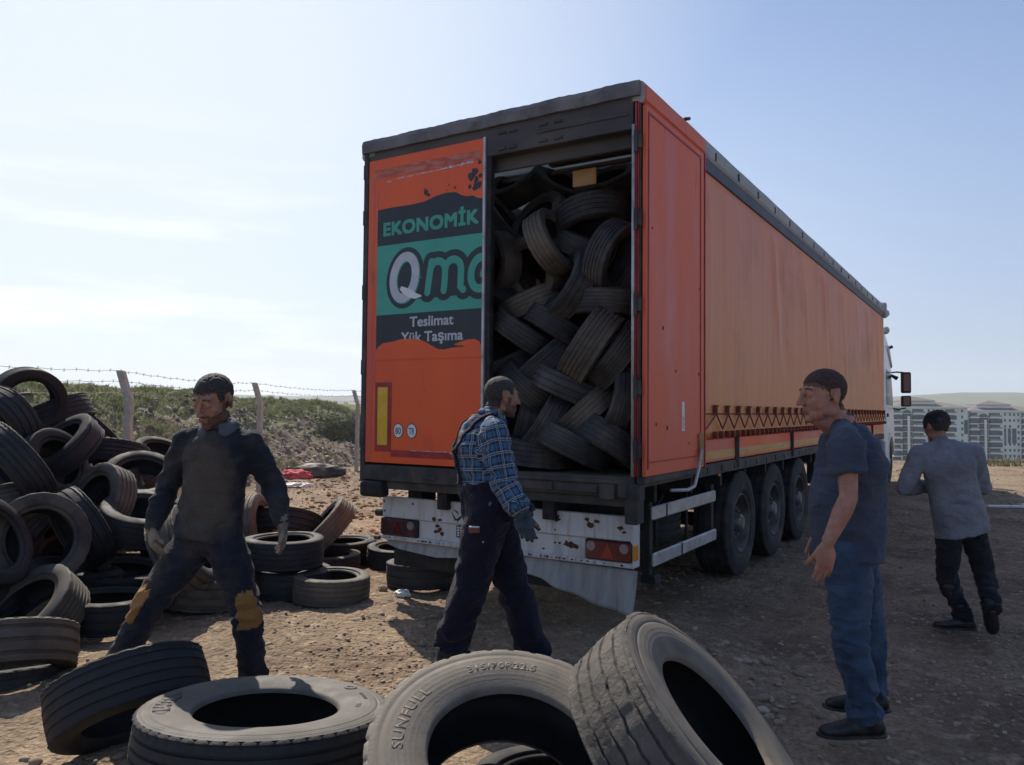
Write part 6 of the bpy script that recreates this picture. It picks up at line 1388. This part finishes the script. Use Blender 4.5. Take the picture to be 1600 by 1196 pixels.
# ---- A: bearded man in dirty navy work clothes, stance wide, facing the camera
D = 4.2
def pj(D, **kw): return {a: at(v[0], v[1], D + (v[2] if len(v) > 2 else 0)) for a, v in kw.items()}
JA = pj(D, pel=(326, 826, 0), chest=(341, 714, 0), neck=(343, 668, .01), headc=(334, 626, -.03), shL=(391, 693, .02), shR=(292, 691, .02), elL=(427, 760, .05), elR=(260, 763, .04), wrL=(441, 818, -.02), wrR=(238, 826, -.04),
        hpL=(355, 856, 0), hpR=(297, 856, 0), knL=(384, 952, -.08), knR=(232, 950, -.10), anL=(399, 1072, .0), anR=(168, 1068, -.02), toeL=(398, 1090, -.16), toeR=(150, 1085, -.16))
pA = Person(JA, (.0, -1, 0), (-.05, -1, 0), 'bearded man in dirty navy work clothes and gloves, legs wide apart among the tyres', k=.92, girth=.96)
hc, hM = head_frame(JA['headc'], (-.27, -.90, -.36), (-.05, -.25, 1)); HK = 1.16
P = pA.body_prims(); head(P, hc, hM, HK); 
dA = {'L': (at(444, 870, D - .06) - JA['wrL']), 'R': (at(240, 872, D - .10) - JA['wrR'])}
hand(P, JA['wrL'], dA['L'], (-.75, -.5, 0), (-.2, -1, 0), .28, .95); hand(P, JA['wrR'], dA['R'], (.6, .4, 0), (.3, -1, 0), .5, .95)
bodyA = pA.L(P.mesh('body', .0042, 4)); bodyA.materials.append(m_skinA); oA = link('body', bodyA, pA.root)
LA = localM(hc + pA.off, hM, HK)
def hn(co): return .005 * np.sin(co[:, 0] * 310 + co[:, 2] * 240) * np.sin(co[:, 1] * 280 + 1) + .003 * np.sin(co[:, 1] * 700 + co[:, 0] * 500)
def hair_mask(Lf, front=.066, temple=.02, back=-.055, ear=.07):
    def f(co):
        p = Lf(co); x, y, z = p[:, 0], p[:, 1], p[:, 2]; near = (np.abs(x) < .12) & (np.abs(y) < .14) & (np.abs(z) < .16)
        hl = np.where(y > .045, front - .0 * x, np.where(y > -.005, temple, np.where(y > -.03, .024, back))); hl = hl + hn(co) 
        e = (np.abs(x) > ear) & (y > -.036) & (y < .012) & (z < .035)
        return near & (z > hl) & ~e
    return f
def patch_mask(Lf, fn):
    def f(co): p = Lf(co); near = (np.abs(p[:, 0]) < .12) & (np.abs(p[:, 1]) < .15) & (np.abs(p[:, 2]) < .16); return near & fn(p[:, 0], p[:, 1], p[:, 2])
    return f
shell(bodyA, hair_mask(LA, .048, -.004, -.062), .0006, 'hair_fade', m_fade, pA.root); shell(bodyA, hair_mask(LA, .060, .012, -.05), .0055, 'hair', m_hair, pA.root, .003, 60, .0)
beardf = lambda x, y, z: (((z < -.048 + .30 * np.clip(np.abs(x) - .03, 0, .1)) & (y > -.01) & (z > -.125)) | ((np.abs(x) > .055) & (z < -.0) & (y > -.008) & (y < .03) & (z > -.1)) | ((z < -.042) & (z > -.055) & (np.abs(x) < .028) & (y > .07))) & ~((np.abs(x) < .02) & (z > -.077) & (z < -.054) & (y > .08))
shell(bodyA, patch_mask(LA, beardf), .0025, 'beard', m_beard, pA.root, .001, 150)
browf = lambda x, y, z: (np.abs(z - .034 + .30 * np.clip(np.abs(x) - .030, 0, 1)) < .0045) & (np.abs(x) > .012) & (np.abs(x) < .047) & (y > .055)
shell(bodyA, patch_mask(LA, browf), .0015, 'eyebrows', m_beardd, pA.root, .0005, 150)
lipf = lambda x, y, z: (np.abs(x) < .022) & (z > -.075) & (z < -.056) & (y > .086)
shell(bodyA, patch_mask(LA, lipf), .0008, 'lips', m_lip, pA.root)
eyes(pA.root, hc + pA.off, hM, HK)
sw = pA.L(pA.top('sweatshirt', None, .0085, .022, 'long', .03, .012, 3, .05, freq=(7, 7, 15))); sw.materials.append(m_navyshirt); swo = link('sweatshirt', sw, pA.root)
# grimy front panel of the sweatshirt
cA = np.array(blend(JA['pel'], JA['chest'], .62) + pA.off); 
def frontmask(co):
    x = (co[:, 0] - cA[0]); z = co[:, 2] - cA[2]; co_n = x / (.155 + .02 * np.sin(z * 31)); zz = (z + .02) / .26; return (co[:, 1] < cA[1] - .05) & (co_n ** 2 + np.abs(zz) ** 3 < 1) & (np.abs(x) < .16)
N, L, b = NG(m_navyshirt); src = b.inputs['Base Color'].links[0].from_socket; tcn = N.new('ShaderNodeTexCoord'); mp_ = N.new('ShaderNodeMapping'); mp_.vector_type = 'POINT'
sc3 = (1 / .15, 1 / .5, 1 / .27); mp_.inputs['Scale'].default_value = sc3; mp_.inputs['Location'].default_value = (-cA[0] * sc3[0], -(cA[1] - .22) * sc3[1], -(cA[2] - .01) * sc3[2]); L.new(tcn.outputs['Object'], mp_.inputs[0])
ln = N.new('ShaderNodeVectorMath'); ln.operation = 'LENGTH'; L.new(mp_.outputs[0], ln.inputs[0]); nn = N.new('ShaderNodeTexNoise'); nn.inputs['Scale'].default_value = 11; nn.inputs['Detail'].default_value = 6; L.new(tcn.outputs['Object'], nn.inputs['Vector'])
ma = N.new('ShaderNodeMath'); ma.operation = 'MULTIPLY_ADD'; ma.inputs[1].default_value = -1.3; L.new(nn.outputs[0], ma.inputs[0]); L.new(ln.outputs['Value'], ma.inputs[2])
mr = N.new('ShaderNodeMapRange'); mr.inputs[1].default_value = .62; mr.inputs[2].default_value = .05; mr.inputs[3].default_value = 0; mr.inputs[4].default_value = .9; L.new(ma.outputs[0], mr.inputs[0])
mx = N.new('ShaderNodeMix'); mx.data_type = 'RGBA'; mx.inputs[7].default_value = (.088, .074, .060, 1); L.new(mr.outputs[0], mx.inputs[0]); L.new(src, mx.inputs[6]); L.new(mx.outputs[2], b.inputs['Base Color'])
tr_ = pA.L(pA.trousers('work_trousers', None, .0085, .024, .10, .016, 5, .072, .084, .114)); tr_.materials.append(m_worknavy); tro = link('work_trousers', tr_, pA.root)
for q, sx in (('L', .35), ('R', -.75)):
    K = np.array(JA['kn' + q] + pA.off); A_ = np.array(JA['an' + q] + pA.off); up_ = (K - A_) / np.linalg.norm(K - A_)
    def km(co, K=K, up_=up_, sx=sx):
        d = co - K; t = d @ up_; ang = np.arctan2(d[:, 0] - up_[0] * t, -(d[:, 1] - up_[1] * t)); r_ = np.linalg.norm(d - np.outer(t, up_), axis=1); return (t > -.085) & (t < .115 + .01 * np.sin(ang * 9)) & (np.abs(ang - sx * 1.5) < .95) & (r_ < .13)
    shell(tr_, km, .004, 'knee_panel', m_ochre, tro, .002, 25, .001)
# collar, neck placket
def collar(person, mt, name, h=.045, r0=.072, flare=.028, gap=.5, fz=-1.0):
    J = person.J; nk = J['neck']; up = (J['headc'] - nk).normalized() * .35 + Vector((0, 0, .65)); up.normalize(); f = person.Fc; r = f.cross(up).normalized(); f = up.cross(r); m = MB(); n = 36; vs = []; fs = []
    for i in range(n + 1):
        t = gap * .5 + (2 * pi - gap) * i / n; d = f * cos(t) + r * sin(t); fr = max(0, cos(t))
        c = nk - up * (.005 + .020 * fr) + f * .005
        for (rr, hh) in ((r0 * 1.0, -.012), (r0 * .93, h * .9), (r0 * .98 + .006, h * .96), (r0 + flare, h * .15 - .030 * fr), (r0 + flare - .004, h * .15 - .034 * fr), (r0 * .99, h * .8)): vs.append(c + d * rr + up * hh + person.off)
    k = 6
    for i in range(n):
        for j in range(k - 1): a = i * k + j; fs.append((a, a + 1, a + k + 1, a + k))
    m.add(vs, fs); o = m.build(name, mt, person.root, smooth=True); so = o.modifiers.new('t', 'SOLIDIFY'); so.thickness = .003; return o
collar(pA, m_collar, 'collar', .050, .076, .036, .75)
for q, nn_, tt, cu in (('L', (-.75, -.5, 0), (-.2, -1, 0), .28), ('R', (.6, .4, 0), (.3, -1, 0), .5)):
    P = Prims(); hand(P, JA['wr' + q], dA[q], nn_, tt, cu, 1.0, 1.22, .6, .10); w_ = JA['wr' + q]; e_ = JA['el' + q]; P.cap(w_ + (e_ - w_) * .22, .042, w_, .036); g = pA.L(P.mesh('glove', .0045, 3)); wrinkle(g, .0025, (40, 40, 60), 4); g.materials.append(m_glove); link('glove', g, pA.root)
pA.shoe('L', 'work_boot', m_shoe, (.05, -1, 0), boot=.06, size=1.05); pA.shoe('R', 'work_boot', m_shoe, (-.45, -1, 0), boot=.06, size=1.05)

# ---- B: man in a checked shirt and dungarees walking right, seen from his right and behind
D = 4.45
JB = pj(D, pel=(765, 790, .0), chest=(752, 694, .02), neck=(768, 650, .04), headc=(784, 621, .05), shR=(772, 677, -.14), shL=(742, 676, .20), elR=(787, 752, -.20), elL=(770, 745, .28), wrR=(815, 803, -.26), wrL=(810, 775, .32),
        hpR=(762, 806, -.09), hpL=(768, 806, .09), knR=(735, 915, -.08), knL=(802, 918, .10), anR=(702, 1016, -.06), anL=(838, 1030, .12), toeR=(722, 1060, -.06), toeL=(872, 1052, .13))
FB = Vector((.93, .30, 0))
pB = Person(JB, FB, (.88, .40, 0), 'man in blue checked shirt and dark dungarees walking past the bumper board', k=1.0, girth=1.04)
hc, hM = head_frame(JB['headc'], (.86, .50, -.05), (0, 0, 1)); HK = .98
P = pB.body_prims(); head(P, hc, hM, HK); dB = at(829, 853, D - .28) - JB['wrR']
hand(P, JB['wrR'], dB, (.2, .9, -.1), (.9, -.1, 0), .5, .95); hand(P, JB['wrL'], (.5, .1, -1), (-.3, -.9, 0), (.9, 0, .2), .5, .95)
bodyB = pB.L(P.mesh('body', .006, 3)); bodyB.materials.append(m_skinB); link('body', bodyB, pB.root); LB = localM(hc + pB.off, hM, HK)
shell(bodyB, hair_mask(LB, .052, .004, -.078), .0006, 'hair_fade', m_fade, pB.root); shell(bodyB, hair_mask(LB, .062, .018, -.062), .0045, 'hair', m_hair, pB.root, .002, 60); shell(bodyB, patch_mask(LB, browf), .0015, 'eyebrows', m_beardd, pB.root)
shell(bodyB, patch_mask(LB, lambda x, y, z: beardf(x, y, z)), .001, 'beard', m_beard, pB.root, .0005, 150); eyes(pB.root, hc + pB.off, hM, HK)
me = pB.top('checked_shirt', None, .0085, .022, 'rolled', -.06, .020, 7, .03, freq=(9, 9, 15))
# cloth pattern coordinates: round the torso and along the sleeves
segs = [('t', JB['pel'], JB['neck'], .16)] + [('s', JB['sh' + q], JB['el' + q], .075) for q in 'LR'] + [('s', JB['el' + q], JB['wr' + q], .07) for q in 'LR']
co, _ = get(me); uvl = me.uv_layers.new(name='uv'); nl = len(me.loops); lv = np.empty(nl, int); me.loops.foreach_get('vertex_index', lv); ps = np.array([p.loop_start for p in me.polygons]); pt_ = np.array([p.loop_total for p in me.polygons]); fidx = np.repeat(np.arange(len(ps)), pt_)
cen = np.add.reduceat(co[lv], ps, axis=0) / pt_[:, None]; best = np.full(len(cen), 1e9); which = np.zeros(len(cen), int)
for i, (ty, a, b_, r) in enumerate(segs):
    a_, c_ = np.array(a), np.array(b_); ab = c_ - a_; t = np.clip(((cen - a_) @ ab) / (ab @ ab), 0, 1); d = np.linalg.norm(cen - (a_ + t[:, None] * ab), axis=1) - r; k = d < best; best[k] = d[k]; which[k] = i
UV = np.zeros((nl, 2), np.float32); lc = co[lv]
for i, (ty, a, b_, r) in enumerate(segs):
    x, y, z = frame(b_ - a, -FB if ty == 't' else Vector((0, 1, 0))); k = which[fidx] == i; q = lc[k] - np.array(a); qx, qy, qz = q @ np.array(x), q @ np.array(y), q @ np.array(z); UV[k, 0] = np.arctan2(qy, qx) * (r + .02); UV[k, 1] = qz
# wrap guard
fu = UV[:, 0]; f_min = np.minimum.reduceat(fu, ps); jump = (fu - f_min[fidx]) > .25; UV[jump, 0] -= 0
uvl.data.foreach_set('uv', UV.ravel()); pB.L(me); me.materials.append(m_plaid); sho = link('checked_shirt', me, pB.root)
# rolled cuff
P = Prims(); x, y, z = frame(JB['wrR'] - JB['elR'], (0, 0, 1)); c = blend(JB['elR'], JB['wrR'], .70); P.loft([(c - z * .03, x * .064, y * .064), (c, x * .070, y * .070), (c + z * .03, x * .066, y * .066), (c + z * .035, x * .05, y * .05)]); q = P.mesh('cuff', .006, 3); wrinkle(q, .006, (20, 20, 30), 3); u_ = q.uv_layers.new(name='uv'); cc, _ = get(q); lv2 = np.empty(len(q.loops), int); q.loops.foreach_get('vertex_index', lv2); u_.data.foreach_set('uv', (cc[lv2][:, [0, 2]] * 1.0).astype(np.float32).ravel()); pB.L(q); q.materials.append(m_plaid); link('cuff', q, sho)
cl = collar(pB, m_plaid, 'collar', .04, .068, .026, .4); u_ = cl.data.uv_layers.new(name='uv'); lv2 = np.empty(len(cl.data.loops), int); cl.data.loops.foreach_get('vertex_index', lv2); cc, _ = get(cl.data); u_.data.foreach_set('uv', cc[lv2][:, [0, 2]].astype(np.float32).ravel())
tb = pB.L(pB.trousers('dungarees', None, .0085, .052, .28, .018, 9, .088, .100, .122, (8, 8, 12), .98)); tb.materials.append(m_bib); tbo = link('dungarees', tb, pB.root)
# shoulder straps crossing on the back
def strap(pts, w, name, mt, par, person, src):
    from mathutils.bvhtree import BVHTree
    bvh = BVHTree.FromPolygons([v.co[:] for v in src.vertices], [p.vertices[:] for p in src.polygons]); vs = []; fs = []; P_l = []
    for i in range(len(pts) - 1):
        for t in np.linspace(0, 1, 10, endpoint=False): P_l.append(blend(pts[i], pts[i + 1], t))
    hits = []
    for p in P_l:
        h = bvh.find_nearest(p + person.off); hits.append((h[0], h[1]))
    for i, (p, n_) in enumerate(hits):
        t = (hits[min(i + 1, len(hits) - 1)][0] - hits[max(i - 1, 0)][0]).normalized(); s_ = t.cross(n_).normalized() * w / 2; vs += [p + n_ * .004 - s_, p + n_ * .006, p + n_ * .004 + s_]
    for i in range(len(hits) - 1): a = i * 3; fs += [(a, a + 1, a + 4, a + 3), (a + 1, a + 2, a + 5, a + 4)]
    m = MB(); m.add(vs, fs); o = m.build(name, mt, par, smooth=True); so = o.modifiers.new('t', 'SOLIDIFY'); so.thickness = .005; so.offset = 1; return o
bk = blend(JB['pel'], JB['chest'], .35) - FB * .2 - Vector((0, 0, 0)); mid = blend(JB['pel'], JB['chest'], .75) - FB * .25
for q, o_ in (('R', 'L'), ('L', 'R')):
    s_ = JB['sh' + q] * .55 + JB['neck'] * .45 + Vector((0, 0, .05)); strap([blend(JB['pel'], JB['chest'], .25) - FB * .22 + (JB['hp' + o_] - JB['pel']) * .5, mid, blend(mid, s_, .6) - FB * .03, s_, s_ + FB * .10 - Vector((0, 0, .06))], .034, 'strap', m_bib, tbo, pB, me)
P = Prims(); hand(P, JB['wrR'], dB, (.1, .95, -.1), (.9, -.1, 0), .38, 1.02, 1.25, .9, .02); w_ = JB['wrR']; e_ = JB['elR']; P.cap(w_ + (e_ - w_) * .06, .040, w_, .040); g = pB.L(P.mesh('glove', .0045, 3)); wrinkle(g, .003, (40, 40, 60), 4); g.materials.append(m_gloveb); link('glove', g, pB.root)
P = Prims(); hand(P, JB['wrL'], (.5, .1, -1), (-.3, -.9, 0), (.9, 0, .2), .5, 1.02, 1.3); w_ = JB['wrL']; P.cap(w_ + (JB['elL'] - w_) * .1, .040, w_, .038); g = pB.L(P.mesh('glove', .006, 3)); g.materials.append(m_gloveb); link('glove', g, pB.root)
pB.shoe('R', 'shoe', m_shoe, (.93, .2, -.25)); pB.shoe('L', 'shoe', m_shoe, (.93, .3, .1))
p = at(741, 829, D - .21) + pB.off; m = MB(); m.box(-.03, .03, -.01, .01, -.014, .014); o = m.build('pocket_tool', mat('tool_handle', (.16, .05, .03), rough=.5), tbo, bevel=.004); o.location = p; m = MB(); m.box(-.028, .028, -.011, .011, .014, .022); o2 = m.build('pale_edge', m_lgrey, tbo, bevel=.002); o2.location = p
p = at(755, 842, D - .20) + pB.off; m = MB(); m.box(-.003, .003, -.004, .004, -.022, .02); o = m.build('pen', m_lgrey, tbo); o.location = p

# ---- C: stout man in slate T-shirt and jeans at the right, in profile
D = 3.80
JC = pj(D, pel=(1325, 848, .0), chest=(1331, 722, .02), neck=(1312, 661, .02), headc=(1286, 619, .0), shL=(1322, 690, -.19), shR=(1318, 688, .21), elL=(1326, 778, -.26), elR=(1318, 775, .30), wrL=(1293, 850, -.28), wrR=(1280, 835, .30),
        hpL=(1325, 868, -.09), hpR=(1335, 868, .10), knL=(1328, 1000, -.12), knR=(1356, 990, .10), anL=(1355, 1123, -.08), anR=(1362, 1085, .14), toeL=(1290, 1150, -.10), toeR=(1318, 1112, .12))
FC = Vector((-.98, -.12, 0))
pC = Person(JC, FC, (-.97, -.2, 0), 'stout man in slate T-shirt and blue jeans standing in profile at the right', k=1.0, girth=1.0, belly=.062)
hc, hM = head_frame(JC['headc'], (-1, -.22, -.05), (-.04, 0, 1)); HK = 1.10
P = pC.body_prims(); head(P, hc, hM, HK, nose=1.15, fatj=1.15); W_ = lambda x, y, z: hc + hM @ Vector((x, y, z)) * HK
P.cap(W_(0, .03, -.10), .035, JC['neck'] - FC * -.02 - Vector((0, 0, .02)), .06); P.ell(JC['neck'] + Vector((0, 0, .0)), (.07, .075, .06))
dC = at(1286, 905, D - .29) - JC['wrL']
hand(P, JC['wrL'], dC, (-.15, .95, 0), (-1, 0, .0), .20, 1.06, 1.05, 1.6, .01); hand(P, JC['wrR'], (-.2, 0, -1), (0, -.9, 0), (-1, 0, 0), .4, 1.0)
bodyC = pC.L(P.mesh('body', .0045, 3)); bodyC.materials.append(m_skinC); link('body', bodyC, pC.root); LC = localM(hc + pC.off, hM, HK)
def hmC(co, dz=0.0):
    p = LC(co); x, y, z = p[:, 0], p[:, 1], p[:, 2]; near = (np.abs(x) < .12) & (np.abs(y) < .14) & (np.abs(z) < .16)
    hl = np.interp(y, [-.12, -.045, -.03, .010, .020, .045, .07, .10], [-.05, -.055, .02, -.018, .028, .042, .054, .060]) + hn(co) + dz; e = (np.abs(x) > .069) & (y > -.038) & (y < .008) & (z < .03); side = (np.abs(x) > .04) & (y < .03) & (y > -.0) & (z > .0)
    return near & ((z > hl) | (side & (z > -.005) & (y < .016))) & ~e
shell(bodyC, lambda co: hmC(co, -.013), .0006, 'hair_fade', m_fade, pC.root); shell(bodyC, hmC, .0035, 'hair', m_hairC, pC.root, .0015, 60); shell(bodyC, patch_mask(LC, browf), .0015, 'eyebrows', m_beardd, pC.root); shell(bodyC, patch_mask(LC, lipf), .0008, 'lips', m_lip, pC.root); eyes(pC.root, hc + pC.off, hM, HK)
tm = pC.L(pC.top('tshirt', None, .008, .020, 'short', .055, .013, 11, .07, freq=(5, 5, 11))); tm.materials.append(m_tee); tmo = link('tshirt', tm, pC.root)
jm = pC.L(pC.trousers('jeans', None, .008, .010, .22, .018, 13, .068, .078, .108, (9, 9, 15), .99)); jm.materials.append(m_jean); jo = link('jeans', jm, pC.root)
m = MB(); c0 = at(1347, 862, D - .19) + pC.off
pk = 0 and strap([at(1362, 856, D - .15), at(1340, 858, D - .22), at(1325, 862, D - .25)], .012, 'pocket_edge', m_worknavy, jo, pC, jm)
0 and strap([at(1336, 875, D - .22), at(1339, 900, D - .22), at(1344, 940, D - .2), at(1350, 1000, D - .2), at(1356, 1060, D - .2), at(1360, 1110, D - .16)], .006, 'side_seam', m_worknavy, jo, pC, jm)
pC.shoe('L', 'shoe', m_shoe, (-1, -.05, 0), size=1.12, voxel=.005); pC.shoe('R', 'shoe', m_shoe, (-1, .1, 0), size=1.1)

# ---- D: man in dusty grey sweater and black cap walking away at the far right
D = 5.85
JD = pj(D, pel=(1500, 812, .0), chest=(1482, 728, -.02), neck=(1470, 692, .0), headc=(1464, 668, .03), shL=(1437, 711, .0), shR=(1520, 708, .0), elL=(1413, 762, .02), elR=(1535, 760, .04), wrL=(1446, 760, .22), wrR=(1500, 764, .25),
        hpL=(1483, 828, 0), hpR=(1519, 828, 0), knL=(1480, 905, .04), knR=(1541, 905, .02), anL=(1507, 968, -.02), anR=(1550, 952, -.18), toeL=(1480, 980, -.02), toeR=(1565, 985, -.12))
pD = Person(JD, (-.12, 1, 0), (-.10, 1, 0), 'man in dusty grey sweater and black cap walking away at the far right', k=.92, girth=1.04)
hc, hM = head_frame(JD['headc'], (-.15, .95, -.30), (0, .3, 1)); HK = .98
P = pD.body_prims(); head(P, hc, hM, HK); hand(P, JD['wrL'], (1, .3, 0), (0, -1, 0), (0, 0, 1), .6, .9); hand(P, JD['wrR'], (-1, .3, 0), (0, -1, 0), (0, 0, 1), .6, .9)
bodyD = pD.L(P.mesh('body', .007, 3)); bodyD.materials.append(m_skinB); link('body', bodyD, pD.root); LD = localM(hc + pD.off, hM, HK)
shell(bodyD, hair_mask(LD, .05, .01, -.045), .005, 'hair', m_hair, pD.root, .002, 60)
P = Prims(); W2 = lambda x, y, z: hc + hM @ Vector((x, y, z)) * HK
P.loft([(W2(0, -.006, .005), hM @ Vector((.083, 0, 0)), hM @ Vector((0, .102, .0))), (W2(0, -.008, .05), hM @ Vector((.086, 0, 0)), hM @ Vector((0, .104, 0))), (W2(0, -.01, .09), hM @ Vector((.078, 0, 0)), hM @ Vector((0, .092, 0))), (W2(0, -.01, .118), hM @ Vector((.05, 0, 0)), hM @ Vector((0, .06, 0))), (W2(0, -.01, .128), hM @ Vector((.015, 0, 0)), hM @ Vector((0, .02, 0)))], 24)
cp = pD.L(P.mesh('cap', .006, 4)); wrinkle(cp, .004, (20, 20, 20), 3); cp.materials.append(m_blackt); link('cap', cp, pD.root)
sm = pD.L(pD.top('sweater', None, .009, .021, 'long', .085, .012, 17, .10, freq=(10, 10, 6), slr=.045)); sm.materials.append(m_greytop); smo = link('sweater', sm, pD.root)
u_ = (JD['chest'] - JD['pel']).normalized(); zz = float((JD['pel'] + pD.off).z)
bt = pD.L(pD.trousers('trousers', None, .009, .004, -.08, .016, 19, .060, .076, .098, end=1.05)); bt.materials.append(m_blackt); link('trousers', bt, pD.root)
pD.shoe('L', 'rubber_boot', m_shoe, (-.95, .25, 0), boot=.22, size=1.02); pD.shoe('R', 'rubber_boot', m_shoe, (.28, .30, -1), size=1.0, up=(-.1, -.85, -.1), boot=.12)
# ------------------------------------------------------------------ hazy air over the valley
m = MB(); m.box(-5500, 7000, -330, 8800, -140, 420); hz_ = m.build('haze', bpy.data.materials.new('haze_air')); hm = hz_.data.materials[0]; hm.use_nodes = True
t_ = hm.node_tree; t_.nodes.clear(); o_ = t_.nodes.new('ShaderNodeOutputMaterial'); v_ = t_.nodes.new('ShaderNodeVolumePrincipled'); v_.inputs['Density'].default_value = .00016; v_.inputs['Color'].default_value = (.86, .92, 1, 1); v_.inputs['Anisotropy'].default_value = .3
t_.links.new(v_.outputs[0], o_.inputs['Volume']); tag(hz_, kind='stuff', label='thin pale haze in the air over the valley')
